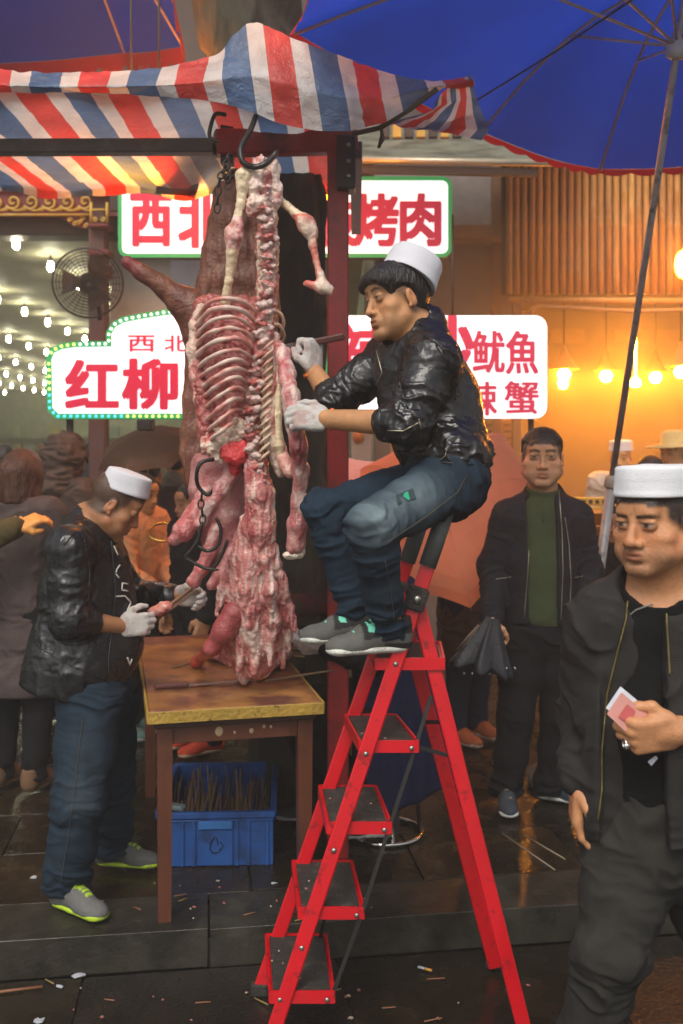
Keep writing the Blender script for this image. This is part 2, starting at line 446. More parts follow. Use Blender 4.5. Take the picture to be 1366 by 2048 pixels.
for (y0, y1, w) in ((375, 392, .085), (448, 456, .08), (500, 512, .085), (530, 552, .078)):
    MB().box((x0, 7.66, (W(0, y0, 7.6)[2]+W(0, y1, 7.6)[2])/2), (w, .09, (W(0, y0, 7.6)[2]-W(0, y1, 7.6)[2])/2), None, .01).build('capital', m_red, cl)

cp = MB()
for q in (-1, 1): cp.tube([W(198+q*16, 405, 7.58), W(198+q*16, 446, 7.58)], .012, 6); cp.tube(spiral(W(198+q*8, 440, 7.58), .022, 1.3, q, 14), .008, 5)
cp.tube([W(182, 420, 7.58), W(214, 420, 7.58)], .010, 6); cp.build('gilding', m_gold, cl)
cp = MB(); cp.poly([W(222, 388, 7.4), W(238, 388, 7.4), W(255, 408, 7.4), W(238, 424, 7.4), W(222, 424, 7.4)], (0, -1, 0), .04); cp.build('bracket', m_dwood, hall)
wp = MB(); wp.box(((W(310, 0, 8.0)[0]), 8.06, 2.9), (.36, .04, .9)); wp.build('wall_panel', mat('beige_panel', (.34, .31, .26), .6, bump=.1), hall)
wp = MB(); wp.box(W(386, 560, 7.95), (.17, .05, .36)); wp.build('wall_panel', mat('grey_panel', (.14, .14, .16), .6), hall)
# shelves with packaged goods on the far wall
sh = [MB() for _ in range(4)]
shm = mat('shelf_board', (.40, .44, .36), .6)
for i, z in enumerate((.55, 1.05, 1.55, 2.05)):
    b = MB(); b.box((-6.5, 30.1, z), (6, .25, .02)); b.build('shelf', shm, hall)
gm = [mat('packet_%d' % i, c, .5, bump=.1) for i, c in enumerate([(.45, .50, .30), (.50, .45, .15), (.40, .10, .08), (.50, .52, .46), (.25, .33, .28), (.46, .38, .2)])]
gme = []
for m in gm:
    b = MB(); b.box((0, 0, .13), (.14, .12, .13), None, .01); b.box((0, -.121, .13), (.09, .004, .06)); me = b.mesh('packet'); me.materials.append(m); gme.append(me)
for z in (.57, 1.07, 1.57, 2.07):
    x = -10.2
    while x < -4.3:
        if RNG.random() < .85:
            o = put('packet', gme[RNG.choice(6, p=[.25, .14, .1, .2, .2, .11])]); o.location = (x, 30.05+RNG.uniform(-.05, .05), z+.002); s = RNG.uniform(.7, 1.3); o.scale = (s, 1, RNG.uniform(.75, 1.35))
            tag(o, 'packaged goods standing on the far shelves of the bright hall', 'packet', 'packets on the shelves of the hall')
        x += RNG.uniform(.34, .5)
# ceiling bulbs on their flexes, metre by metre
bulb = MB(); bulb.cur = 0; bulb.lathe((0, 0, 0), (0, 0, 1), [(.004, -.055), (.022, -.048), (.034, -.026), (.036, 0), (.031, .032), (.022, .055)], 10)
bulb.cur = 1; bulb.lathe((0, 0, .055), (0, 0, 1), [(.024, 0), (.024, .05), (.006, .056), (.006, .20)], 8)
m_bulb = mat('lit_bulb', (1, .98, .86), emit=105, ecol=(1, .95, .66), bump=0); bme = bulb.mesh('ceiling_bulb'); bme.materials.append(m_bulb); bme.materials.append(m_dwood)
nb = 0
for i in range(9):
    for j in range(22):
        p = V3(-2.62-1.14*i-.012*j, 8.02+.985*j, 3.31)
        px, py = HX+FPX*p[0]/p[1], HY-FPX*(p[2]-CAMZ)/p[1]
        if -12 < px < 352:
            o = put('ceiling_bulb', bme); o.location = p; o.scale = (.76, .76, .8); nb += 1
            tag(o, 'bare white bulb hanging in rows under the ceiling of the bright hall', 'bulb', 'bulbs under the hall ceiling')

# ------------------------------------------------------------------ facade between and above
m_fac = mat('dark_facade', (.05, .042, .038), .7, bump=.3, dirt=((.03, .025, .02), 1.5, .4, .7))
house = thing('building', (1, 8.5, 0), 'dark timber shop front with carved eaves rising behind the signs', 'building')
b = MB(); b.box((0, 8.9, 6.6), (14, .12, 2.7)); b.build('upper_wall', m_fac, house)
b = MB(); b.box((.90, 8.5, 2.0), (.62, .12, 2.0)); b.build('wall', mat('grey_render', (.24, .22, .21), .75, bump=.3, dirt=((.13, .115, .105), 2, .4, .7)), house)
b = MB(); b.box(V3(W(992, 0, 8.3)[0], 8.3, 2.1), (.035, .05, 2.1)); b.build('post', mat('tan_post', (.22, .12, .06), .6), house)
ev_m = mat('eave_board', (.16, .17, .13), .5, bump=.2, dirt=((.06, .06, .045), 5, .45, .65))
b = MB(); b.add([W(640, 262, 7.9), W(1170, 250, 7.9), W(1160, 330, 6.3), W(640, 322, 6.3), W(640, 250, 7.9), W(1170, 240, 7.9), W(1160, 322, 6.3), W(640, 314, 6.3)], [(0,1,2,3), (7,6,5,4), (0,4,5,1), (1,5,6,2), (2,6,7,3), (3,7,4,0)]); b.build('eave', ev_m, house)
b = MB(); b.tube([W(650, 319, 6.25), W(1150, 327, 6.25)], .022, 10); b.build('gutter', mat('gutter_metal', (.42, .38, .28), .35, metal=.4), house)
b = MB(); b.beam(W(650, 338, 6.35), W(1075, 346, 6.35), .05, .045); b.build('beam', m_dwood, house)
for i in range(7):
    c = W(770+i*24, 262, 7.0); MB().box(c, (.032, .02, .05), None, .006).build('eave_tile', m_gold if i % 2 else m_dwood, house)
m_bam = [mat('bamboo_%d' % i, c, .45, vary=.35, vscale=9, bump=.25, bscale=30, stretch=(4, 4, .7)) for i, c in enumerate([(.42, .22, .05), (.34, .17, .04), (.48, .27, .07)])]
scr = thing('bamboo_screen', W(1200, 600, 8.0), 'wall of upright bamboo poles glowing orange above the kitchen opening', 'screen')
bz0 = W(0, 588, 8.0)[2]; bz1 = W(0, 270, 8.0)[2]; bme = []
for k in range(5):
    b = MB(); H_ = bz1-bz0; prof = []; z = -RNG.uniform(0, .15)
    prof.append((.0275, 0.))
    nz = sorted(RNG.uniform(.12, H_-.1, 4))
    for q in nz: prof += [(.0272, q-.012), (.0305, q), (.0272, q+.012)]
    prof.append((.027, H_)); b.lathe((0, 0, 0), (0, 0, 1), prof, 9); me = b.mesh('bamboo_pole'); me.materials.append(m_bam[k % 3]); bme.append(me)
x = W(1018, 0, 8)[0]; i = 0
while x < W(1480, 0, 8)[0]:
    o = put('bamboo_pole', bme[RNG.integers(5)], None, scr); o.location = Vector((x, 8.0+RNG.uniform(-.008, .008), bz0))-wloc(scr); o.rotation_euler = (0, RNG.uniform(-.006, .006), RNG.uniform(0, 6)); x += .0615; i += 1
b = MB(); b.box((W(1250, 0, 8.06)[0], 8.06, (bz0+bz1)/2), (1.0, .012, (bz1-bz0)/2)); b.build('added_backing', mat('dark_board_back', (.06, .035, .015), .8), scr)  # added board, blocks the bright kitchen showing through the pole gaps
b = MB(); b.tube([W(1018, 600, 7.94), W(1480, 603, 7.94)], .026, 9); b.build('rail', m_bam[2], scr)
b = MB(); b.tube([W(1058, 640, 7.9), W(1064, 620, 7.9), W(1080, 612, 7.9), W(1150, 616, 7.9), W(1260, 622, 7.9), W(1480, 618, 7.9)], .016, 7); b.build('cable', mat('tan_cable', (.35, .22, .09), .6), scr)
b = MB(); b.box((W(1032, 0, 8.1)[0], 8.1, 1.9), (.03, .05, 1.9)); b.build('jamb', mat('tan_post'), scr)
kit = thing('restaurant', (3.5, 9, 0), 'open kitchen under the bamboo wall full of orange lamp light and smoke', 'building')
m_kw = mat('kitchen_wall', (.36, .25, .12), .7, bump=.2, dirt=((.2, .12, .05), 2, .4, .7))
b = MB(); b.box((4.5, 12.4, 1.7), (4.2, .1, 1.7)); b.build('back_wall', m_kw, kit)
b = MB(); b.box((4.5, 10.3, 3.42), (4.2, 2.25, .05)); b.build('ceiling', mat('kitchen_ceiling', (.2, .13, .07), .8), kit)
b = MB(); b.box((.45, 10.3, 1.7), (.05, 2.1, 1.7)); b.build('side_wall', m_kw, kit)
for (x0, x1) in ((1232, 1300), (1310, 1366), (1100, 1170)):
    b = MB(); b.box((W(x0, 670, 12.2)[0]/2+W(x1, 670, 12.2)[0]/2, 12.22, W(0, 672, 12.2)[2]), ((W(x1, 0, 12.2)[0]-W(x0, 0, 12.2)[0])/2, .04, .085), None, .01); b.build('menu_board', mat('menu_yellow', (.55, .33, .05), .5), kit)
b = MB(); b.box((4.0, 9.6, .5), (1.9, .3, .5), None, .01); b.build('counter', m_kw, kit)
# posters and notices on the grey wall
for (xa, ya, xb, yb, c, lab) in ((702, 840, 744, 935, (.34, .30, .27), 'pale poster with an orange lantern drawing hung on the grey wall'), (952, 838, 990, 905, (.40, .24, .10), 'tan notice board with faint dark lines under the lower white sign'), (998, 838, 1040, 905, (.30, .20, .12), 'brown notice board beside the standing man')):
    b = MB(); b.box((W(xa, ya, 8.3)+W(xb, yb, 8.3))/2, (abs(W(xb, 0, 8.3)-W(xa, 0, 8.3))[0]/2, .02, (W(0, ya, 8.3)-W(0, yb, 8.3))[2]/2), None, .008)
    o = b.build('poster', mat('board_%d' % xa, c, .6)); recentre(o); tag(o, lab, 'poster')
    d = MB(); cx = (xa+xb)/2
    if xa == 702: d.lathe(W(716, 870, 8.265), (0, -1, 0), [(.045, 0), (.045, .006)], 16, 1.5, x=(1, 0, 0)); d.build('drawing', mat('poster_orange', (.6, .2, .05), .6), o)
    else:
        for k in range(4): d.box(W(cx, ya+12+k*13, 8.27), (.05, .004, .008))
        d.build('print', m_dwood, o)

# ------------------------------------------------------------------ lit signs
def text_mesh(ch, size, off):
    cu = bpy.data.curves.new('glyph', 'FONT'); cu.body = ch; cu.size = 1.; cu.offset = off; cu.extrude = .012; cu.align_x = 'CENTER'; cu.resolution_u = 4
    to = bpy.data.objects.new('glyph', cu); COL.objects.link(to); dg = bpy.context.evaluated_depsgraph_get()
    me = bpy.data.meshes.new_from_object(to.evaluated_get(dg)); bpy.data.objects.remove(to)
    n = len(me.vertices); c = np.empty(n*3); me.vertices.foreach_get('co', c); c = c.reshape(-1, 3)
    lo, hi = c.min(0), c.max(0); c = (c-(lo+hi)/2)/max(hi[1]-lo[1], hi[0]-lo[0]); c[:, 2] = c[:, 2]*1.0
    return me, c
def glyph(par, ch, px, py, w, h, Y, m, off=.02, name='character'):
    me, c = text_mesh(ch, 1, 0.); lo, hi = c.min(0), c.max(0)
    s = Y/FPX; p = W(px, py, Y)
    v = np.stack([c[:, 0]/(hi[0]-lo[0])*w*s, -np.sign(c[:, 2])*.006, c[:, 1]/(hi[1]-lo[1])*h*s], 1)+p
    # the brush weight: the same outline laid five times, a hair apart in depth
    n = len(v); fs = [list(p.vertices) for p in me.polygons]; b_ = off*h*s; VV = []; FF = []
    for k, (dx, dz) in enumerate(((0, 0), (b_, b_), (-b_, b_), (b_, -b_), (-b_, -b_), (b_*1.3, 0), (-b_*1.3, 0))):
        VV.append(v+V3(dx, -.0006*k, dz)); FF += [[i+n*k for i in f] for f in fs]
    me2 = bpy.data.meshes.new(name); me2.from_pydata(np.concatenate(VV).tolist(), [], FF); me2.update(); bpy.data.meshes.remove(me)
    return put(name, me2, m, par)
m_face = mat('sign_face', (.85, .88, .90), .4, emit=.80, ecol=(.93, .98, 1.0), bump=0, vary=.02)
m_case = mat('sign_case', (.10, .09, .085), .5)
m_rtx = mat('sign_red', (.40, .012, .04), .5, emit=.36, ecol=(.66, .03, .09), bump=0, vary=.05)
m_rt2 = mat('sign_crimson', (.45, .010, .04), .5, emit=.42, ecol=(.72, .008, .06), bump=0, vary=.05)
m_grn = mat('sign_green', (.03, .25, .09), .5, emit=.45, ecol=(.01, .42, .12), bump=0)
def rr_outline(xa, ya, xb, yb, r, n=6):
    P = []
    for (cx, cy, a0) in ((xb-r, ya+r, -90), (xb-r, yb-r, 0), (xa+r, yb-r, 90), (xa+r, ya+r, 180)):
        for k in range(n+1):
            a = math.radians(a0+90*k/n); P.append((cx+r*math.cos(a), cy+r*math.sin(a)))
    return P
def inset(P, d):
    P = A(P, float); n = len(P); out = []
    for i in range(n):
        a, b, c = P[i-1], P[i], P[(i+1) % n]; e1 = b-a; e2 = c-b
        n1 = A([-e1[1], e1[0]])/max(np.linalg.norm(e1), 1e-6); n2 = A([-e2[1], e2[0]])/max(np.linalg.norm(e2), 1e-6); m_ = n1+n2; m_ = m_/max(np.linalg.norm(m_), 1e-6)
        out.append(b+m_*d/max(.4, np.dot(m_, n1)))
    return [tuple(o) for o in out]
def sign(name, label, P, Y, frame_w, m_frame, loc):
    t = thing(name, loc, label, 'sign')
    b = MB(); b.poly([W(x, y, Y) for x, y in P], (0, 1, 0), .10); b.build('case', m_case, t)
    inn = inset(P, frame_w) if frame_w else P
    if frame_w:
        n = len(P); b = MB(); V = [W(x, y, Y-.012) for x, y in P]+[W(x, y, Y-.012) for x, y in inn]+[W(x, y, Y+.004) for x, y in P]+[W(x, y, Y+.004) for x, y in inn]; F = []
        for i in range(n):
            j = (i+1) % n; F += [(i, j, n+j, n+i), (i, 2*n+i, 2*n+j, j), (n+i, n+j, 3*n+j, 3*n+i)]
        b.add(V, F); b.build('frame', m_frame, t)
    b = MB(); b.poly([W(x, y, Y-.004) for x, y in inn], (0, 1, 0), .003); b.build('face', m_face, t)
    return t
s1 = sign('shop_sign', 'upper white light box with green rim and big red characters', [(238, 372), (890, 352), (903, 366), (892, 506), (880, 517), (258, 506), (238, 488)][:0] or rr_outline(236, 353, 904, 515, 20), 7.0, 8, m_grn, W(570, 515, 7))
for ch, x, y, w, h in (('西', 302, 440, 76, 100), ('北', 404, 441, 88, 104), ('红', 502, 441, 84, 100), ('柳', 590, 441, 84, 100), ('枝', 672, 441, 84, 100), ('烤', 752, 440, 84, 100), ('肉', 841, 440, 76, 100)):
    glyph(s1, ch, x, y, w, h, 6.985, m_rtx, .030)
P2 = [(92, 716), (100, 697), (122, 687), (150, 683), (212, 682), (212, 664), (224, 645), (244, 634), (280, 627), (330, 619), (420, 612), (560, 612), (640, 622), (655, 640), (655, 820), (640, 838), (112, 838), (94, 820)]
s2 = sign('shop_sign', 'cloud-shaped white light box edged with green and tiny coloured lights', P2, 6.0, 11, m_grn, W(380, 840, 6))
for ch, x, y, w, h in (('西', 283, 687, 52, 32), ('北', 352, 687, 46, 32), ('红', 184, 768, 100, 92), ('柳', 300, 768, 105, 96), ('烤', 425, 768, 105, 96), ('肉', 545, 768, 100, 96)):
    glyph(s2, ch, x, y, w, h, 5.985, m_rt2, .012 if h < 40 else .034)
ledm = {k: mat('led_'+k, c, emit=e, ecol=c, bump=0) for k, c, e in (('white', (.9, 1, 1), 1.5), ('yellow', (.85, 1, .2), 1.4), ('cyan', (.08, .65, 1), 1.2))}
ledme = {}
for k, m in ledm.items():
    b = MB(); b.lathe((0, 0, 0), (0, -1, 0), [(.0092, 0), (.0085, .005), (.0045, .008), (.0005, .009)], 8); me = b.mesh('led_bulb'); me.materials.append(m); ledme[k] = me
Pm = inset(P2, 5.5); tot = 0; acc = 0; pts = []
for i in range(len(Pm)):
    a, c = A(Pm[i]), A(Pm[(i+1) % len(Pm)]); L = np.linalg.norm(c-a); d = 0
    while acc+d < L+1e-6 and d < L:
        nd = 12.6-acc if acc else 12.6
        d2 = d+nd
        if d2 > L: acc = L-d if acc == 0 else acc+L-d; break
        d = d2; acc = 0; pts.append(a+(c-a)*d/L)
    else: pass
for q in pts:
    if q[0] > 420: continue
    k = 'yellow' if (q[0] < 160 and q[1] < 780) or (q[1] > 825 and q[0] > 250) else ('cyan' if q[1] > 770 else 'white')
    o = put('led_bulb', ledme[k], None, s2); o.location = Vector(W(q[0], q[1], 5.986))-wloc(s2)
b = MB()
for x in (140, 600): b.tube([W(x, 826, 6.05), V3(W(x, 0, 6.05)[0], 6.05, 0.0)], .022, 8)
b.build('post', m_dwood, s2)
b = MB(); b.box(W(292, 850, 6.0), (.045, .06, .035), None, .008); b.build('junction_box', mat('black_plastic', (.015, .015, .016), .5), s2)
s3 = sign('shop_sign', 'plain white light box with red seafood lettering beside the bamboo wall', rr_outline(662, 631, 1094, 837, 24), 6.5, 0, None, W(880, 838, 6.5))
for ch, x, y, w, h in (('辣', 728, 708, 120, 118), ('炒', 880, 698, 130, 128), ('鱿', 977, 704, 62, 82), ('魚', 1044, 705, 62, 84), ('香', 880, 797, 62, 66), ('辣', 962, 797, 62, 66), ('蟹', 1043, 795, 66, 64)):
    glyph(s3, ch, x, y, w, h, 6.485, m_rtx, .026 if h > 100 else .018)
tl = MB(); tl.box(W(870, 648, 6.494), (.02, .003, .008)); tl.box(W(888, 654, 6.494), (.03, .003, .006)); tl.build('mark', m_grn, s3)
b = MB(); b.tube([W(1062, 832, 6.56), V3(W(1062, 0, 6.56)[0], 6.56, 0)], .02, 8); b.tube([W(905, 640, 6.56), V3(W(905, 0, 6.56)[0], 6.56, 3.2)], .008, 6); b.build('post', m_dwood, s3)

# ------------------------------------------------------------------ lamps
m_wick = mat('lamp_wicker', (.40, .22, .05), .6, bump=.5, bscale=90)
m_obulb = mat('warm_bulb', (1, .75, .35), emit=400, ecol=(1, .32, .022), bump=0)
def kitchen_lamp(px, py, Y, lab, r=.10, twin=False):
    t = thing('pendant_lamp', W(px, py, Y), lab, 'lamp', 'lamps over the kitchen')
    b = MB(); b.lathe(W(px, py-4, Y), (0, 0, 1), [(r*1.25, -.005), (r*1.28, 0), (r*.8, .05), (r*.45, .11), (.02, .17), (.01, .20)], 16); b.build('lamp_shade', m_wick, t)
    b = MB(); b.lathe(W(px, py+2, Y), (0, 0, 1), [(.002, -.075), (.035, -.065), (.055, -.03), (.05, 0), (.02, .03)], 12); b.build('bulb', m_obulb, t)
    b = MB(); b.tube([W(px, py-4, Y)+V3(0, 0, .19), V3(W(px, 0, Y)[0], Y, 3.36)], .006, 5); b.build('cord', m_dwood, t)
    if twin:
        b = MB(); b.lathe(W(px-2, py+24, Y), (0, 0, 1), [(.002, -.05), (.03, -.04), (.045, 0), (.03, .04), (.015, .06)], 12); b.build('bulb', m_obulb, t)
kitchen_lamp(1128, 742, 8.25, 'wicker kitchen lamp with two glowing bulbs just right of the seafood sign', twin=True)
kitchen_lamp(1212, 745, 8.6, 'wicker kitchen lamp second from the seafood sign', .095)
kitchen_lamp(1311, 748, 8.9, 'wicker kitchen lamp right of the parasol pole', .085)
kitchen_lamp(1362, 736, 8.1, 'wicker kitchen lamp at the right edge above the white cap', .10)
o = MB(); o.lathe(W(1271, 766, 9.4), (0, 0, 1), [(.002, -.04), (.045, -.03), (.05, .01), (.02, .05), (.008, .06), (.008, .6)], 12); o = o.build('bulb', m_obulb); recentre(o); tag(o, 'bare orange bulb just right of the parasol pole', 'bulb')
def lantern(c, r, lab, e, h=1.):
    t = thing('paper_lantern', c-V3(0, 0, r*h), lab, 'lantern')
    pr = [(r*.35, -r*h)]+[(r*(.35+.65*math.cos(a)**.7)*(1-.02*(k % 2)), r*h*math.sin(a)) for k, a in enumerate(np.linspace(-1.35, 1.35, 17))]+[(r*.35, r*h)]
    b = MB(); b.lathe(c, (0, 0, 1), pr, 20); b.build('lamp_shade', mat('lantern_paper_%d' % int(e*10), (.9, .5, .08), .6, emit=e, ecol=(1, .29, .016), bump=0), t)
    b = MB(); b.lathe(c, (0, 0, 1), [(r*.36, -r*h*1.08), (r*.36, -r*h)], 14); b.lathe(c, (0, 0, 1), [(r*.36, r*h), (r*.36, r*h*1.08)], 14); b.build('rim', m_dwood, t)
    b = MB(); b.tube([c+V3(0, 0, r*h*1.05), V3(c[0], c[1], 3.9)], .006, 5); b.build('cord', m_dwood, t)
lantern(W(1378, 528, 7.3), .10, 'glowing yellow lantern at the right edge in front of the bamboo poles', 60.)
lantern(W(425, 318, 5.35), .15, 'glowing yellow lantern hanging behind the striped tarpaulin near the carcass hook', 60., .9)
lantern(W(318, 262, 4.60), .09, 'added lantern hidden above the striped tarpaulin to make it glow, left of the carcass hook', 60., .9)  # added lamp, unseen above the sheet, makes the tarpaulin's underside glow
lantern(W(655, 352, 5.9), .12, 'small glowing yellow lantern just left of the red steel post', 14.0, 1.3)
lantern(W(262, 252, 4.62), .10, 'second added lantern hidden above the striped tarpaulin to make it glow, further left', 70., .9)  # another added lamp out of sight over the sheet, for the same glow

# ------------------------------------------------------------------ smoky, misty air
def air(name, c, h, dens, colr, an):
    hz = MB(); hz.box(c, h); hm = bpy.data.materials.new(name); hm.use_nodes = True; hn = hm.node_tree.nodes; hn.remove(hn['Principled BSDF'])
    pv_ = hn.new('ShaderNodeVolumePrincipled'); pv_.inputs['Density'].default_value = dens; pv_.inputs['Color'].default_value = (*colr, 1); pv_.inputs['Anisotropy'].default_value = an
    hm.node_tree.links.new(pv_.outputs['Volume'], hn['Material Output'].inputs['Volume']); return tag(hz.build(name, hm), kind='stuff')
air('haze', (0, 10.5, 4.1), (21, 24, 5.35), .016, (.93, .90, .84), .35)
air('smoke', (4.6, 9.55, 1.70), (4.05, 2.7, 1.66), .14, (.95, .88, .75), .3)
# ------------------------------------------------------------------ tree trunk
def trunk():
    t = thing('tree', V3(W(600, 0, 4.75)[0], 4.75, 0), 'thick dark tree trunk standing close behind the hanging carcass', 'tree')
    P = chain([V3(W(598, 0, 4.75)[0], 4.75, -.1), W(596, 1350, 4.75), W(578, 1000, 4.75), W(566, 700, 4.75), W(556, 420, 4.75), W(520, 200, 4.7), W(470, 60, 4.65), W(420, -140, 4.6)], [.25, .205, .195, .205, .215, .20, .15, .14], .05)
    P += chain([W(556, 420, 4.75), W(548, 180, 4.75), W(540, 0, 4.7), W(545, -160, 4.7)], [.15, .13, .12, .11], .08)
    def dp(v):
        s = A([11, 11, 2.2]); r = ridge(noise3(v*s+fbm(v*4, 2)[:, None]*1.5)); r2 = ridge(noise3(v*s*2.3+5))
        return (r**1.5-.5)*.030+(r2-.5)*.012
    def col(v):
        n = fbm(v*A([9, 9, 2.5]), 3)[:, None]; c = lerp(A([.022, .017, .012]), A([.075, .055, .034]), np.clip((n-.3)*2, 0, 1)); m = sstep(.56, .68, fbm(v*5+4, 3))[:, None]*.5
        return c*(1-m)+A([.05, .055, .028])*m
    o = organic('trunk', P, .012, mat('bark', rough=.85, attr=True, vary=.3, vscale=30, bump=.8, bscale=90, stretch=(1, 1, .3)), t, disp=dp, col=col)
    b = MB(); b.lathe(W(592, 1195, 4.75), (0, 0, 1), [(.222, -.05), (.226, -.045), (.228, .0), (.224, .05)], 28, caps=False); b.build('painted_band', mat('red_band', (.13, .022, .018), .8, bump=.5, dirt=((.05, .035, .025), 9, .38, .6)), t)
trunk()

# ------------------------------------------------------------------ steel stall frame and its striped tarpaulin
m_post = mat('red_oxide_steel', (.26, .014, .014), .42, vary=.25, bump=.12, dirt=((.055, .018, .014), 7, .5, .72))
m_pipe = mat('grimy_beam', (.060, .050, .040), .55, bump=.3, dirt=((.12, .10, .08), 12, .52, .75))
m_black = mat('black_steel', (.014, .013, .012), .5, bump=.2)
fr = thing('stall_frame', V3(W(676, 0, 4.05)[0], 4.05, 0), 'red steel post with its top beam carrying the striped stall roof', 'stall frame')
b = MB(); px_ = W(676, 0, 4.05)[0]; b.box((px_, 4.05, 1.47), (.043, .043, 1.47), None, .006); b.build('post', m_post, fr)
b = MB(); b.beam(W(430, 287, 3.92), W(712, 283, 4.07), .07, .098, bev=.006); b.build('beam', m_post, fr)
b = MB(); b.beam(W(-340, 296, 3.9), W(428, 294, 3.92), .06, .056, bev=.005); b.build('beam', m_pipe, fr)
b = MB(); b.box(W(692, 330, 4.02), (.038, .055, .108), None, .006); b.build('bracket', m_black, fr)
for y in (290, 322, 352): MB().lathe(W(697, y, 3.955), (0, -1, 0), [(.009, 0), (.009, .006), (.004, .009)], 8).build('bolt', mat('bolt_steel', (.35, .33, .3), .35, metal=.9), fr)
b = MB(); b.beam(W(455, 200, 3.95), W(455, 330, 3.95), .05, .05, up=(0, 1, 0)); b.build('strut', m_black, fr)
b = MB(); b.beam(W(430, 296, 4.1), W(425, 250, 5.0), .05, .05); b.build('beam', m_pipe, fr)
b = MB(); b.beam(W(-340, 205, 4.95), W(640, 215, 4.98), .05, .05); b.build('beam', m_pipe, fr)
b = MB(); b.beam(W(388, 196, 4.05), W(352, 388, 4.98), .20, .012); b.build('board', mat('dark_board', (.05, .033, .024), .6, bump=.3), fr)
b = MB(); b.beam(W(712, 300, 4.07), W(712, 300, 4.07)+V3(.02, 1.3, -.03), .05, .07); b.build('beam', m_pipe, fr)

def tarp_material(name):
    m = bpy.data.materials.new(name); m.use_nodes = True; n = m.node_tree.nodes; l = m.node_tree.links; b = n['Principled BSDF']; out = n['Material Output']
    uv = n.new('ShaderNodeUVMap'); uv.uv_map = 'cloth'; sx = n.new('ShaderNodeSeparateXYZ'); l.new(uv.outputs['UV'], sx.inputs[0])
    fr_ = n.new('ShaderNodeMath'); fr_.operation = 'FRACT'; dv = n.new('ShaderNodeMath'); dv.operation = 'DIVIDE'; dv.inputs[1].default_value = .345
    l.new(sx.outputs['X'], dv.inputs[0]); l.new(dv.outputs[0], fr_.inputs[0])
    rp = n.new('ShaderNodeValToRGB'); rp.color_ramp.interpolation = 'CONSTANT'; e = rp.color_ramp.elements
    wht, red, blu = (.74, .72, .69, 1), (.70, .075, .060, 1), (.10, .18, .34, 1)
    e[0].position = 0; e[0].color = red; e[1].position = .30; e[1].color = wht
    for p, c in ((.5, blu), (.81, wht)): q = e.new(p); q.color = c
    l.new(fr_.outputs[0], rp.inputs['Fac'])
    # woven strips, scuffs
    tc = n.new('ShaderNodeTexCoord'); nz = n.new('ShaderNodeTexNoise'); nz.inputs['Scale'].default_value = 7; nz.inputs['Detail'].default_value = 8; l.new(tc.outputs['Object'], nz.inputs['Vector'])
    mr = n.new('ShaderNodeMapRange'); mr.inputs['From Min'].default_value = .3; mr.inputs['From Max'].default_value = .75; mr.inputs['To Min'].default_value = .72; mr.inputs['To Max'].default_value = 1.15; l.new(nz.outputs['Fac'], mr.inputs['Value'])
    mx = n.new('ShaderNodeMix'); mx.data_type = 'RGBA'; mx.blend_type = 'MULTIPLY'; mx.inputs['Factor'].default_value = 1; l.new(rp.outputs['Color'], mx.inputs['A']); l.new(mr.outputs['Result'], mx.inputs['B'])
    l.new(mx.outputs['Result'], b.inputs['Base Color']); b.inputs['Roughness'].default_value = .32; b.inputs['Specular IOR Level'].default_value = .5
    vo = n.new('ShaderNodeTexVoronoi'); vo.feature = 'DISTANCE_TO_EDGE'; vo.inputs['Scale'].default_value = 22; n2 = n.new('ShaderNodeTexNoise'); n2.inputs['Scale'].default_value = 16; n2.inputs['Detail'].default_value = 5
    l.new(tc.outputs['Object'], n2.inputs['Vector']); ad = n.new('ShaderNodeMix'); ad.data_type = 'RGBA'; ad.inputs['Factor'].default_value = .25; l.new(tc.outputs['Object'], ad.inputs['A']); l.new(n2.outputs['Color'], ad.inputs['B']); l.new(ad.outputs['Result'], vo.inputs['Vector'])
    sm = n.new('ShaderNodeMath'); sm.operation = 'ADD'; l.new(vo.outputs['Distance'], sm.inputs[0]); l.new(n2.outputs['Fac'], sm.inputs[1])
    bp = n.new('ShaderNodeBump'); bp.inputs['Strength'].default_value = .40; bp.inputs['Distance'].default_value = .014; l.new(sm.outputs[0], bp.inputs['Height']); l.new(bp.outputs['Normal'], b.inputs['Normal'])
    tr = n.new('ShaderNodeBsdfTranslucent'); l.new(mx.outputs['Result'], tr.inputs['Color']); ms = n.new('ShaderNodeMixShader'); ms.inputs['Fac'].default_value = .42
    l.new(b.outputs['BSDF'], ms.inputs[1]); l.new(tr.outputs['BSDF'], ms.inputs[2]); l.new(ms.outputs['Shader'], out.inputs['Surface'])
    return m
m_tarp = tarp_material('striped_tarpaulin')
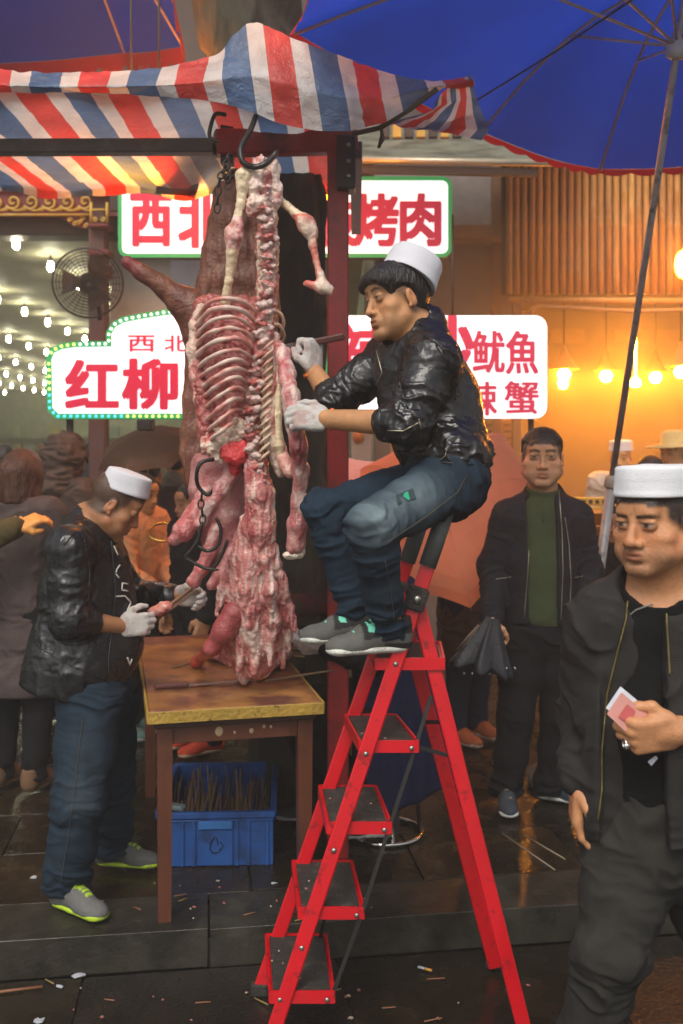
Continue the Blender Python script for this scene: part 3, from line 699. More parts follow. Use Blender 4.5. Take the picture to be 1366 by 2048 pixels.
def cloth_grid(name, rows, nu, nv, m, parent, u_of=None, disp=None, thick=.002):
    """rows: polylines (same parameter across), lofted with smooth interpolation; uv 'cloth' keeps metres along the first row"""
    def resample(pts, n):
        P = A(pts, float); d = np.r_[0, np.cumsum(np.linalg.norm(np.diff(P, axis=0), axis=1))]; t = np.linspace(0, d[-1], n); return np.stack([np.interp(t, d, P[:, k]) for k in range(3)], 1), t
    R = []; U = None
    for r in rows:
        q, t = resample(r, nu)
        for _ in range(1): q[1:-1] = (q[:-2]+2*q[1:-1]+q[2:])/4
        R.append(q); U = t if U is None else U
    R = A(R); m_ = len(R); tv = np.linspace(0, m_-1, nv); i0 = np.clip(tv.astype(int), 0, m_-2); f = (tv-i0)[:, None, None]
    G = R[i0]*(1-f)+R[i0+1]*f
    v = G.reshape(-1, 3); uu = np.tile(U if u_of is None else u_of, nv)
    idx = np.arange(nu*nv).reshape(nv, nu); F = np.stack([idx[:-1, :-1], idx[:-1, 1:], idx[1:, 1:], idx[1:, :-1]], -1).reshape(-1, 4)
    if disp is not None: v = v+vnormals(v, F)*disp(v)[:, None]
    me = raw_mesh(name, v, F); uvl = me.uv_layers.new(name='cloth'); li = np.empty(len(me.loops), np.int32); me.loops.foreach_get('vertex_index', li)
    uv = np.stack([uu[li], (li//nu)/nv], 1); uvl.data.foreach_set('uv', uv.astype(np.float32).ravel())
    return put(name, me, m, parent)
tp = thing('tarpaulin', W(520, 210, 3.6), 'red, white and blue striped plastic tarpaulin draped over the stall roof', 'tarpaulin')
crum = lambda a, s=9., sd=0.: (lambda v: (ridge(fbm(v*s+sd, 3))-.6)*a+(ridge(noise3(v*s*2.6+sd))-.5)*a*.35)
Yf = 3.55
top = [(-190, 128), (-60, 132), (60, 142), (190, 141), (320, 132), (400, 116), (440, 104), (462, 72), (492, 44), (516, 40), (560, 60), (620, 88), (690, 112), (770, 142), (830, 156), (890, 158), (942, 145)]
mid = [(-190, 162), (-60, 165), (60, 172), (190, 172), (320, 170), (400, 163), (450, 156), (480, 150), (505, 150), (540, 158), (580, 168), (640, 182), (700, 194), (770, 196), (830, 180), (885, 170), (948, 160)]
bot = [(-190, 190), (-60, 188), (60, 188), (190, 187), (320, 193), (400, 200), (440, 206), (480, 216), (510, 226), (545, 242), (580, 252), (640, 262), (700, 262), (770, 246), (830, 210), (880, 182), (950, 172)]
def yy(i, n, base, rowoff): return base+rowoff
Yt = lambda x: Yf+(.10 if x > 700 else 0)
rows = [[W(x, y, Yt(x)+.30) for x, y in top][:0] or [W(x, y-0, Yt(x)+.06) for x, y in top], [W(x, y, Yt(x)-.03) for x, y in mid], [W(x, y, Yt(x)+.0) for x, y in bot]]
ucoord = np.linspace(0, 1, 150)
def u_from_px(n=150):
    P = A([W(x, y, Yt(x)) for x, y in mid]); d = np.r_[0, np.cumsum(np.linalg.norm(np.diff(P, axis=0), axis=1))]; return np.linspace(0, d[-1], n)
uo = u_from_px()
cloth_grid('valance', rows, 150, 34, m_tarp, tp, u_of=uo+.345*1.02+.070, disp=crum(.020, 9, 3.))
# the flat roof sheet seen from below, sagging a little, its far edge hanging down over the beam
def roof(x0, x1, n=90, m_=26):
    R = []
    for k in range(m_):
        t = k/(m_-1); Yk = lerp(3.56, 4.98, min(1, t/.86)); row = []
        for i in range(n):
            x = lerp(x0, x1, i/(n-1)); X = (x-HX)/FPX*3.58
            z = 2.93+.016*math.sin(x*.021)-.022*math.sin(min(1, t/.86)*3.14)*(1+.3*math.sin(x*.013+1))+.022*t
            if t > .86: z -= (t-.86)/.14*.03*(1+.4*math.sin(x*.03)); 
            row.append(V3(X*(1-.0*t), Yk, z))
        R.append(row)
    return R
def sheet(name, R, m, parent, u0, disp):
    G = A(R); nv, nu = G.shape[:2]; v = G.reshape(-1, 3); idx = np.arange(nu*nv).reshape(nv, nu); F = np.stack([idx[:-1, :-1], idx[:-1, 1:], idx[1:, 1:], idx[1:, :-1]], -1).reshape(-1, 4)
    v = v+vnormals(v, F)*disp(v)[:, None]; me = raw_mesh(name, v, F); uvl = me.uv_layers.new(name='cloth'); li = np.empty(len(me.loops), np.int32); me.loops.foreach_get('vertex_index', li)
    uu = np.tile(np.linspace(0, np.linalg.norm(G[0, -1]-G[0, 0]), nu), nv)+u0; uvl.data.foreach_set('uv', np.stack([uu[li], (li//nu)/nv], 1).astype(np.float32).ravel())
    return put(name, me, m, parent); return o
sheet('roof_sheet', roof(-330, 700), m_tarp, tp, .05, crum(.022, 7, 9.))
# the loose corner hanging at the right
cr = [[W(872, 196, 3.66), W(900, 172, 3.66), W(942, 146, 3.66)], [W(868, 215, 3.70), W(905, 205, 3.64), W(952, 190, 3.64)], [W(800, 238, 3.78), W(905, 245, 3.66), W(965, 225, 3.66)], [W(760, 252, 3.86), W(880, 262, 3.72), W(978, 262, 3.70)], [W(740, 250, 3.9), W(880, 268, 3.74), W(962, 282, 3.72)]]
cloth_grid('loose_corner', cr, 40, 34, m_tarp, tp, u_of=np.linspace(.9, 1.62, 40), disp=crum(.030, 9, 5.))
b = MB(); b.tube([W(875, 178, 3.62), W(820, 218, 3.66), W(760, 256, 3.72), W(706, 268, 3.9)], .010, 7); b.build('edge_rope', mat('dark_rope', (.06, .045, .03), .9, bump=.6), tp)
b = MB(); b.tube([W(762, 256, 3.72), W(766, 280, 3.72), W(758, 294, 3.72), W(764, 270, 3.74)], .007, 6); b.build('tie', mat('dark_rope'), tp)

# ------------------------------------------------------------------ blue parasols
def canopy_mat(name, c, t=.45): return mat(name, c, .75, vary=.10, vscale=5, bump=.15, bscale=300, transl=t)
m_blue = canopy_mat('blue_canvas', (.010, .052, .46), .58); m_vred = canopy_mat('red_valance', (.42, .012, .030), .4)
m_rib = mat('parasol_rib', (.46, .34, .27), .5, metal=.1); m_pole = mat('parasol_pole', (.38, .35, .34), .42, metal=.2, dirt=((.07, .06, .05), 14, .55, .7))
def parasol(name, label, crown, rim, pole, runner, scallop=.085, sag=.10, hub=True):
    t = thing(name, pole[-1], label, 'parasol')
    crown = A(crown); n = len(rim); rim = [A(r) for r in rim]; mids = []
    b = MB(); K = 9; S = 8; V = []
    def pt(i, a, s):
        """panel i, a across 0..1, s out 0..1"""
        r0, r1 = rim[i], rim[(i+1) % n]
        def arc(r, s): return lerp(crown, r, s)+V3(0, 0, sag*math.sin(s*math.pi)*1.2)
        p = lerp(arc(r0, s), arc(r1, s), a); return p+V3(0, 0, -.10*s*math.sin(a*math.pi)*.7)+(crown-p)*(.05*s*s*math.sin(a*math.pi))
    for i in range(n):
        V = [pt(i, a/S, k/K) for k in range(K+1) for a in range(S+1)]
        F = [(k*(S+1)+a, k*(S+1)+a+1, (k+1)*(S+1)+a+1, (k+1)*(S+1)+a) for k in range(K) for a in range(S)]
        b.add(V, F, True)
    bm_me = b.mesh('canopy'); bm = bmesh.new(); bm.from_mesh(bm_me); bmesh.ops.remove_doubles(bm, verts=bm.verts, dist=.0005); bmesh.ops.recalc_face_normals(bm, faces=bm.faces); bm.to_mesh(bm_me); bm.free()
    cp = put('canopy', bm_me, m_blue, t)
    for i in range(n):
        v = MB(); top = [pt(i, a/36, 1.0)+nrm(pt(i, a/36, 1.)-crown)*.003 for a in range(37)]; V = top+[p+V3(0, 0, -scallop*(.45+.55*abs(math.sin(a/36*math.pi*6))))+nrm(p-crown)*.01 for a, p in enumerate(top)]
        v.add(V, [(a, a+1, 38+a, 37+a) for a in range(36)], True); o = v.build('valance', m_vred, cp)
    for i in range(n):
        pts = [lerp(crown, rim[i], s)+V3(0, 0, sag*math.sin(s*math.pi)*1.2-.016) for s in np.linspace(0.02, .995, 9)]
        r = MB().tube(pts, .0072, 7).build('rib', m_rib, t)
        if runner is not None: MB().tube([A(runner), pts[4]], .0062, 7).build('strut', m_rib, t)
    if runner is not None:
        ax = nrm(A(runner)-A(pole[-1])); MB().lathe(runner, ax, [(.024, -.05), (.045, -.04), (.045, .0), (.03, .012), (.03, .05)], 14).build('hub', mat('hub_plastic', (.42, .40, .38), .5), t)
    MB().tube([crown]+[A(p) for p in pole[:2]], .0150, 10).build('pole', m_pole, t)
    lo = MB().tube([A(p) for p in pole[1:]], .0235, 10).build('pole', m_pole, t)
    MB().lathe(pole[1], nrm(A(pole[1])-A(pole[-1])), [(.028, -.05), (.034, -.045), (.034, -.005), (.026, .01)], 12).build('clamp', mat('clear_plastic', (.42, .34, .27), .3), t)
    MB().lathe(V3(*pole[-1]), (0, 0, 1), [(.20, .0), (.21, .01), (.21, .06), (.10, .08), (.035, .09), (.035, .22)], 20).build('base', mat('concrete_base', (.2, .19, .18), .8), t)
    return t
rc = W(1378, -66, 3.88); rn = W(1355, 93, 4.0)
rim = [W(1200, 338, 5.15), W(960, 262, 4.85), W(585, 62, 3.75), W(560, -260, 2.9), W(1150, -900, 2.45), W(1900, -700, 2.7), W(2080, 10, 3.7), W(1570, 300, 5.0)]
pole_foot = V3(W(1142, 0, 4.9)[0], 4.9, 0)
parasol('parasol', 'large blue parasol on a tilted grey pole, red scalloped edge, over the right side', rc, rim, [rn, W(1224, 955, 4.72), pole_foot], rn, scallop=.030)
lc = W(40, -330, 5.2)
rim2 = [W(368, 92, 5.5), W(352, -90, 5.0)][:1]+[W(250, 105, 6.0), W(-40, 128, 6.2), W(-380, 60, 5.6), W(-420, -300, 4.6), W(-60, -700, 4.1), W(330, -360, 4.3)]
parasol('parasol', 'blue parasol behind the striped tarpaulin at the upper left', lc, rim2, [W(20, -180, 5.25), W(-90, 500, 5.4), V3(W(-120, 0, 5.5)[0], 5.5, 0)], W(30, -200, 5.25), scallop=.13)
b = MB(); b.tube([W(955, 200, 4.55), W(1110, 104, 4.3), W(1275, -8, 3.6)], .0045, 6); o = b.build('cord', mat('black_cord', (.01, .01, .012), .6)); recentre(o); tag(o, 'thin dark cord strung across the underside of the right blue parasol', 'cord')

# ------------------------------------------------------------------ the meat
def meatcol(fat=.5, stretch=(30, 30, 9), red=(.33, .045, .045), pink=(.44, .15, .125), white=(.56, .42, .32), seed=0., wet=0.):
    """muscle that drifts from red to pink, pale membranes drawn out as streaks, and patches of fat"""
    s = A(stretch, float)
    def f(v):
        lo = fbm(v*s*.42+seed, 3)[:, None]; n = fbm(v*s+seed, 4)[:, None]; wv = (fbm(v*s*.8+seed+7, 2)[:, None]-.5)*1.6
        c = lerp(A(red), A(pink), np.clip((lo*.6+n*.4-.34)*4.0, 0, 1))
        st = ridge(noise3(v*s*1.1+wv+seed+3))[:, None]**5*.55*sstep(.75, .45, np.array(fat))
        w = np.clip(sstep(fat+.02, fat+.12, lo*.55+n*.45)*.9+st, 0, 1); return c*(1-w)+A(white)*w
    return f
M_MEAT = mat('raw_meat', gain=1.22, rough=.32, attr=True, vary=.14, vscale=50, bump=.55, bscale=130, spec=.5, sss=.05, coat=.15)
M_BONE = mat('bone', gain=1.28, rough=.40, attr=True, vary=.12, vscale=40, bump=.25, bscale=120, spec=.5)
M_DRY = mat('dried_carcass', rough=.45, attr=True, vary=.25, vscale=25, bump=.5, bscale=90, spec=.5)
lump = lambda a, s=40., st=(1, 1, 1), sd=0.: (lambda v: (fbm(v*s*A(st)+sd, 3)-.5)*2*a+(ridge(noise3(v*s*1.7*A(st)+sd+2))-.5)*a*.6)
bonec = meatcol(.46, (24, 24, 8), (.38, .14, .11), (.50, .33, .22), (.54, .43, .29), 2.)
Y0 = 3.5
PW = lambda x, y, d=0.: W(x, y, Y0+d)
ca = thing('sheep_carcass', PW(520, 1380, .1), 'skinned sheep carcass hung by a hook with bare ribs, trailing onto the table', 'carcass')
sp = [(530, 352), (533, 430), (535, 500), (535, 570), (532, 630), (524, 700), (514, 760), (504, 815), (500, 870), (512, 930), (530, 985)]
organic('backbone_muscle', chain([PW(x, y, .02) for x, y in sp], [.030, .034, .036, .036, .036, .034, .032, .032, .034, .036, .03], .02), .0045, M_MEAT, ca, disp=lump(.010, 55), col=meatcol(.52, (45, 45, 30), seed=4.))
# vertebrae, one by one
vme = []
for k in range(3):
    P = [ell((0, 0, 0), (.022, .020, .014)), ell((.020, -.006, .002), (.014, .010, .007), k=.008), ell((-.022, -.006, -.002), (.016, .010, .008), k=.008), ell((.002, -.018, .006), (.008, .014, .007), k=.006)]
    v, f = sdf_surface(P, .004); v = v+vnormals(v, f)*lump(.010, 75, sd=k*7.)(v)[:, None]; me = raw_mesh('vertebra', v, f, True, meatcol(.44, (70, 70, 60), (.34, .045, .04), (.46, .15, .13), (.50, .37, .33), k*5.)(v)); me.materials.append(M_MEAT); vme.append(me)
spl = A([PW(x, y, -.018) for x, y in sp]); dd = np.r_[0, np.cumsum(np.linalg.norm(np.diff(spl, axis=0), axis=1))]
for i, s_ in enumerate(np.arange(.05, dd[-1], .0335)):
    p = A([np.interp(s_, dd, spl[:, k]) for k in range(3)]); o = put('vertebra', vme[i % 3], None, ca); o.location = Vector(p)-wloc(ca); o.rotation_euler = (RNG.uniform(-.6, .6), RNG.uniform(-.5, .5)-.12*(i > 16), RNG.uniform(-.9, .9)); q = RNG.uniform(.8, 1.12); o.scale = (q, q, q)
# ribs
RB = [((515, 626), (486, 603), (452, 597), (418, 606), (393, 640)), ((513, 645), (486, 622), (453, 615), (420, 622), (392, 655)), ((511, 663), (484, 640), (453, 634), (418, 645), (393, 672)), ((509, 682), (485, 662), (453, 656), (415, 668), (391, 692)),
      ((506, 698), (484, 680), (457, 677), (420, 688), (391, 714)), ((503, 716), (482, 702), (456, 701), (420, 715), (393, 738)), ((499, 732), (480, 720), (455, 722), (422, 738), (397, 758)), ((497, 748), (478, 737), (455, 741), (424, 759), (402, 779)),
      ((495, 766), (478, 755), (456, 759), (426, 778), (404, 798)), ((492, 784), (476, 775), (456, 781), (428, 800), (406, 820)), ((488, 802), (472, 797), (453, 806), (428, 826), (408, 846)), ((484, 822), (468, 820), (450, 832), (428, 850), (410, 868)), ((480, 842), (464, 846), (448, 858), (430, 872), (414, 886))]
def rib_mesh(pts, prof, r0, sq, w):
    P = [PW(x, y, d) for (x, y), d in zip(pts, prof)]; Q = []
    for i in range(len(P)-1):
        for k in range(5):
            t = k/5; p0 = P[max(i-1, 0)]; p1, p2 = P[i], P[i+1]; p3 = P[min(i+2, len(P)-1)]
            Q.append(.5*((2*p1)+(p2-p0)*t+(2*p0-5*p1+4*p2-p3)*t*t+(3*p1-p0-3*p2+p3)*t**3))
    Q.append(P[-1]); n = len(Q)
    return MB().tube(Q, [r0*(1+.12*math.sin(i*1.3+w)+.25*(i/n > .85)) for i in range(n)], 8, sq=sq)
for i, r in enumerate(RB):
    lo = i/12; b = rib_mesh(r, (.0, -.085, -.115, -.09, .03), .0078+.0010*math.sin(i*2.), 1., i)
    me = b.mesh('rib'); n = len(me.vertices); c = np.empty(n*3); me.vertices.foreach_get('co', c); c = c.reshape(-1, 3); no = np.empty(n*3); me.vertices.foreach_get('normal', no); no = no.reshape(-1, 3)
    c2 = c+no*lump(.0022, 60)(c)[:, None]; me.vertices.foreach_set('co', c2.astype(np.float32).ravel()); set_col(me, meatcol(.40+.06*lo, (30, 30, 60), (.42, .12, .10), (.50, .25, .20), (.54, .40, .33), i*3.)(c)); me.update(); put('rib', me, M_BONE, ca)
for i, r in enumerate([((548, 622), (560, 626), (567, 642), (564, 662), (556, 676)), ((548, 648), (558, 650), (565, 660), (568, 672), (562, 690))]):
    me = rib_mesh(r, (0, .01, .03, .06, .08), .006, 1., i).mesh('rib'); set_col(me, bonec(A([PW(500, 600+0*k, 0) for k in range(len(me.vertices))])+RNG.random((len(me.vertices), 3))*.05)); put('rib', me, M_BONE, ca)
# membrane and flesh behind the ribs
def sheetmeat(name, outline, d, th, par, cf, disp, vox=.005, bow=0., parts=M_MEAT):
    """a slab of flesh: fat capsules laid row by row between a left and a right outline (px rows)"""
    P = []; prev = None
    for (y, xl, xr, dl, dr) in outline:
        a, c = PW(xl, y, d+dl), PW(xr, y, d+dr); row = [a, lerp(a, c, .5)+V3(0, bow, 0), c]
        if prev is not None:
            P += [cap(lerp(prev[0], prev[1], .5), lerp(row[0], row[1], .5), th, k=.03), cap(lerp(prev[1], prev[2], .5), lerp(row[1], row[2], .5), th, k=.03)]
        P += [cap(row[0], row[1], th, k=.03), cap(row[1], row[2], th, k=.03)]
        if prev is not None: P += [cap(prev[0], row[0], th, k=.012), cap(prev[2], row[2], th, k=.012), cap(prev[1], row[1], th, k=.012)]
        prev = row
    return organic(name, P, vox, parts, par, disp=disp, col=cf, smooth=10)
sheetmeat('chest_wall', [(610, 405, 515, .03, .03), (650, 398, 518, .02, .03), (690, 396, 515, .0, .02), (730, 398, 508, -.01, .01), (770, 404, 500, -.03, .0), (810, 408, 494, -.04, -.01), (850, 412, 490, -.05, -.02), (885, 420, 488, -.05, -.02)], .05, .030, ca, meatcol(.68, (30, 30, 16), (.20, .028, .026), (.33, .085, .070), (.46, .28, .22), 8.), lump(.012, 40), bow=.02)
organic('flank_edge', chain([PW(402, 612, .05), PW(388, 650, .03), PW(384, 700, .02), PW(389, 750, .02), PW(397, 800, .01), (PW(404, 850, 0)), PW(412, 890, 0)], [.012, .016, .017, .016, .015, .016, .02], .02), .0045, M_MEAT, ca, disp=lump(.005, 50), col=meatcol(.42, (40, 40, 14), (.36, .09, .08), (.48, .22, .18), (.54, .38, .30), 3.))
organic('brisket', [ell(PW(425, 888, -.02), (.045, .03, .035)), ell(PW(448, 872, -.02), (.04, .03, .03)), ell(PW(415, 868, 0), (.03, .03, .03)), cap(PW(415, 895, -.03), PW(440, 925, -.02), .016, .009), ell(PW(478, 858, -.02), (.022, .02, .045))], .0045, M_MEAT, ca, disp=lump(.014, 50), col=meatcol(.38, (40, 40, 40), (.40, .06, .05), (.5, .2, .17), (.60, .47, .36), 6.))
organic('red_muscle', [ell(PW(455, 905, -.03), (.022, .02, .035)), ell(PW(472, 912, -.035), (.022, .02, .034)), ell(PW(486, 902, -.02), (.018, .02, .04)), cap(PW(466, 885, 0), PW(470, 940, .02), .03, .02)], .0042, M_MEAT, ca, disp=lump(.006, 70), col=meatcol(.72, (60, 60, 60), (.50, .008, .012), (.62, .05, .05), (.6, .3, .25), 1.))
# back strip beside the spine, with its row of pale fat
organic('back_strip', chain([PW(548, 672, .02), PW(545, 720, .0), PW(541, 770, -.01), PW(540, 830, -.01), PW(545, 880, -.0), PW(560, 945, .02)], [.018, .024, .028, .03, .03, .018], .02), .0045, M_MEAT, ca, disp=lump(.008, 46, (1, 1, .5)), col=meatcol(.44, (60, 30, 22), (.34, .06, .055), (.48, .22, .18), (.55, .43, .34), 9.))
organic('fat_strip', chain([PW(556, 690, -.01), PW(557, 760, -.02), PW(556, 830, -.03), PW(558, 890, -.03), PW(564, 935, -.01)], [.008, .011, .013, .014, .010], .01), .004, M_MEAT, ca, disp=lump(.003, 50), col=meatcol(.30, (30, 30, 12), (.5, .28, .2), (.56, .40, .27), (.60, .48, .30), 7.))
for i in range(14):   # the cut ends of the other side's ribs
    y = 688+i*17; x = 536-i*.6; b = MB().tube([PW(x-10, y+13, -.040), PW(x, y+3, -.046), PW(x+11, y-6, -.040)], [.0055, .0062, .0055], 7); me = b.mesh('rib_stub'); set_col(me, bonec(A([PW(400+i*9, y, 0)]*len(me.vertices))+RNG.random((len(me.vertices), 3))*.03)*A([.92, .88, .9])); put('rib_stub', me, M_BONE, ca)
# pelvis
organic('pelvis', [ell(PW(517, 340, .0), (.022, .022, .045)), ell(PW(524, 322, 0), (.010, .010, .024)), ell(PW(548, 338, .02), (.020, .018, .034)), ell(PW(503, 352, -.01), (.032, .026, .024)), ell(PW(508, 372, -.02), (.030, .026, .026)), ell(PW(551, 372, .02), (.018, .022, .042)), ell(PW(512, 410, -.02), (.036, .026, .026)), ell(PW(535, 404, -.0), (.034, .026, .024)), ell(PW(500, 424, -.01), (.016, .02, .018)),
         cap(PW(508, 380, -.02), PW(508, 405, -.02), .014), cap(PW(553, 380, .02), PW(550, 412, .02), .022, .016), ell(PW(533, 352, .0), (.009, .05, .016), k=.006, op='s'), ell(PW(529, 385, -.01), (.012, .06, .018), k=.006, op='s')], .004, M_BONE, ca, disp=lump(.009, 55), col=meatcol(.40, (40, 40, 40), (.42, .10, .09), (.54, .28, .23), (.60, .46, .38), 11.))
hl = meatcol(.30, (20, 20, 6), (.52, .30, .20), (.54, .40, .26), (.58, .46, .30), 5.)
organic('hind_leg', chain([PW(487, 352, -.03), PW(486, 372, -.03), PW(481, 410, -.03), PW(474, 442, -.03)], [.030, .021, .0135, .018], .012)+[ell(PW(466, 468, -.02), (.030, .03, .034)), ell(PW(476, 474, -.04), (.016, .016, .016)), ell(PW(478, 455, -.04), (.015, .015, .022))]+chain([PW(466, 480, -.02), PW(463, 505, -.02), PW(458, 560, -.0), PW(451, 606, .03)], [.027, .017, .0125, .018], .012)+[cap(PW(474, 490, -.01), PW(466, 540, .0), .010, .004)], .0042, M_BONE, ca, disp=lump(.004, 55),
        col=lambda v: np.where((np.abs(v[:, 2]-W(0, 470, Y0)[2]) < .055)[:, None], meatcol(.45, (40, 40, 40), (.42, .12, .10), (.55, .32, .27), (.60, .50, .46), 2.)(v), hl(v)))
organic('hind_leg', chain([PW(556, 398, .05), PW(575, 412, .05), PW(592, 428, .04), PW(606, 440, .03)], [.015, .013, .0145, .022], .012)+[ell(PW(616, 448, .03), (.026, .024, .030)), ell(PW(605, 446, .02), (.018, .02, .026)), ell(PW(626, 466, .03), (.020, .02, .026)), ell(PW(612, 462, .02), (.014, .016, .02))]+chain([PW(622, 468, .03), PW(626, 490, .03), PW(633, 525, .03), PW(640, 550, .03), PW(647, 572, .03)], [.019, .014, .010, .013, .018], .01)+[cap(PW(614, 567, .02), PW(640, 574, .02), .012, .015), cap(PW(640, 575, .02), PW(661, 576, .02), .018, .011), cap(PW(650, 578, .02), PW(658, 586, .02), .013, .008)], .0042, M_BONE, ca, disp=lump(.004, 60),
        col=lambda v: np.where((v[:, 2] > W(0, 425, Y0)[2])[:, None], hl(v), meatcol(.40, (40, 40, 12), (.50, .10, .07), (.55, .30, .22), (.58, .46, .36), 4.)(v)))
# flank hanging on the right, gripped by the glove
fl = chain([PW(553, 690, .02), PW(566, 710, -.08), PW(574, 745, -.15), PW(580, 790, -.22), PW(590, 840, -.24), PW(598, 890, -.2), (PW(601, 940, -.14)), PW(598, 1000, -.10), PW(594, 1050, -.08), PW(590, 1092, -.06)], [.020, .022, .025, .026, .026, .026, .024, .026, .030, .032], .02)
organic('flank', fl, .0045, M_MEAT, ca, disp=lump(.009, 40, (1, 1, .3)), col=meatcol(.50, (34, 34, 10), (.34, .05, .06), (.46, .18, .17), (.58, .42, .36), 12.))
organic('fat_tip', [ell(PW(586, 1110, -.06), (.036, .022, .014)), ell(PW(600, 1100, -.06), (.018, .018, .016))], .0042, M_MEAT, ca, disp=lump(.005, 50), col=meatcol(.30, (40, 40, 40), (.5, .3, .25), (.55, .42, .33), (.60, .52, .42), 3.))
organic('foreleg', chain([PW(556, 868, .04), PW(560, 900, .0), PW(570, 925, -.03), PW(580, 942, -.05)], [.018, .021, .021, .024], .015)+[ell(PW(588, 946, -.05), (.020, .018, .016))], .0042, M_MEAT, ca, disp=lump(.004, 40), col=meatcol(.46, (26, 26, 12), (.50, .20, .16), (.56, .32, .26), (.60, .45, .36), 2.))
# neck and shoulder trailing down to the table top
nk = [ell(PW(512, 945, .0), (.036, .034, .045))]
nk += chain([PW(508, 935, 0), PW(518, 985, .0), PW(516, 1060, .03), PW(510, 1120, .07), PW(510, 1190, .11), PW(516, 1260, .17), PW(510, 1320, .24)], [.032, .040, .042, .052, .066, .078, .070], .025)
nk += chain([PW(536, 985, .01), PW(532, 1060, .02), PW(544, 1130, .06), PW(560, 1190, .10), PW(572, 1235, .13), PW(566, 1285, .2)], [.018, .020, .024, .028, .022, .020], .02)
nk += chain([PW(494, 1040, .04), PW(482, 1110, .06), PW(470, 1180, .10), PW(466, 1250, .16), PW(462, 1310, .24)], [.022, .028, .032, .034, .04], .02)
nk += chain([PW(530, 1120, -.0), PW(540, 1180, .02), PW(548, 1240, .08), PW(545, 1290, .15)], [.014, .020, .022, .016], .02)+chain([PW(500, 1110, .02), PW(492, 1180, .04), PW(500, 1250, .08), PW(505, 1300, .15)], [.012, .018, .022, .016], .02)
for (x0, y0, x1, y1, r0, d0) in ((452, 1150, 440, 1205, .012, .10), (446, 1175, 434, 1230, .010, .11), (580, 1215, 588, 1262, .011, .12), (574, 1250, 578, 1300, .012, .16), (462, 1120, 450, 1160, .010, .08), (560, 1150, 578, 1195, .010, .08), (535, 1270, 540, 1330, .013, .12), (512, 1280, 508, 1345, .013, .13), (486, 1275, 478, 1340, .013, .15), (558, 1285, 566, 1335, .011, .2)):
    nk += [cap(PW(x0, y0, d0-.02), PW(x1, y1, d0), r0*1.4, r0*.5, .02, sq=(V3(0, 1, 0), 1.5))]
organic('neck', nk, .0045, M_MEAT, ca, disp=lambda v: lump(.013, 22, (1, 1, .20), 3.)(v)+(ridge(fbm(v*A([75, 75, 9]), 2))**2-.5)*.008+(fbm(v*90, 2)-.5)*.005, col=meatcol(.515, (62, 62, 10), (.30, .038, .042), (.47, .175, .155), (.66, .50, .43), 15.))
0 and organic('fat_strip', chain([PW(538, 950, -.035), PW(544, 1000, -.035), PW(545, 1040, -.03), PW(548, 1090, -.0)], [.010, .010, .009, .005], .01), .004, M_MEAT, ca, disp=lump(.003, 50), col=meatcol(.28, (30, 30, 12), (.5, .3, .2), (.56, .42, .30), (.60, .50, .36), 7.))
def TW(x, y, z=.75, dz=0.):
    Yq = (CAMZ-z)*FPX/(y-HY); return V3((x-HX)/FPX*Yq, Yq, z+dz)
organic('foreleg', chain([PW(470, 1225, .10), PW(448, 1262, .10), PW(424, 1296, .12), TW(398, 1332, .75, .03)], [.046, .040, .026, .020], .02)+[ell(TW(392, 1336, .75, .024), (.024, .03, .022))], .0045, M_MEAT, ca, disp=lump(.004, 24), col=lambda v: np.where((v[:, 2] < W(0, 1316, 3.7)[2])[:, None], meatcol(.6, (40, 40, 40), (.42, .03, .02), (.5, .08, .05), (.58, .25, .18), 1.)(v), meatcol(.66, (20, 20, 8), (.20, .022, .022), (.30, .06, .06), (.45, .22, .18), 8.)(v)))
fp = [ell(TW(470, 1322, .75, .035), (.10, .10, .045)), ell(TW(520, 1335, .75, .035), (.10, .10, .045)), ell(TW(558, 1322, .75, .03), (.055, .07, .035)), ell(TW(430, 1318, .75, .025), (.045, .06, .03)), cap(TW(485, 1340, .75, .04), TW(488, 1372, .75, .02), .032, .018), cap(TW(540, 1335, .75, .03), TW(520, 1362, .75, .018), .03, .016)]
organic('meat_flap', fp+[half(V3(0, 0, .7515), (0, 0, -1), .004)], .005, M_MEAT, ca, disp=lambda v: lump(.014, 34, sd=6.)(v)*sstep(.752, .768, v[:, 2]), col=meatcol(.47, (30, 30, 26), (.34, .055, .06), (.48, .20, .18), (.60, .46, .38), 23.))
# the second, darker carcass behind it
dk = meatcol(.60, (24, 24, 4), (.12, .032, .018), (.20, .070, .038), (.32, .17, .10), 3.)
cb = thing('hanging_carcass', PW(400, 1000, .42), 'dark dried carcass hanging behind the fresh one, one foreleg sticking out to the left', 'carcass')
D = .40
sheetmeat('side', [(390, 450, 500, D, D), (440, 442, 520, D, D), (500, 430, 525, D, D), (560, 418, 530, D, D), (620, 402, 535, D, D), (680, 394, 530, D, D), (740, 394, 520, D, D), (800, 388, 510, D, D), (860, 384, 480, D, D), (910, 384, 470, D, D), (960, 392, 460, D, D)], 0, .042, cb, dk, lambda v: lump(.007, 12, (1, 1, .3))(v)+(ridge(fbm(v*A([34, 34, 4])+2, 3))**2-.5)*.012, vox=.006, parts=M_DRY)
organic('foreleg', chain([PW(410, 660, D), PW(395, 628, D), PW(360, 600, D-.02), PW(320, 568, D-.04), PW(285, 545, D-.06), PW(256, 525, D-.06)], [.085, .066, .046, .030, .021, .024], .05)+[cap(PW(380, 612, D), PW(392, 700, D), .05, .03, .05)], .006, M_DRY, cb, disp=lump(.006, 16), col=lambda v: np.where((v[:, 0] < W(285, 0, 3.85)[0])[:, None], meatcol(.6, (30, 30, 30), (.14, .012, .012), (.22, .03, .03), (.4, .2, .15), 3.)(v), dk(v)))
pk = meatcol(.50, (20, 20, 8), (.34, .05, .05), (.44, .16, .15), (.54, .36, .32), 5.)
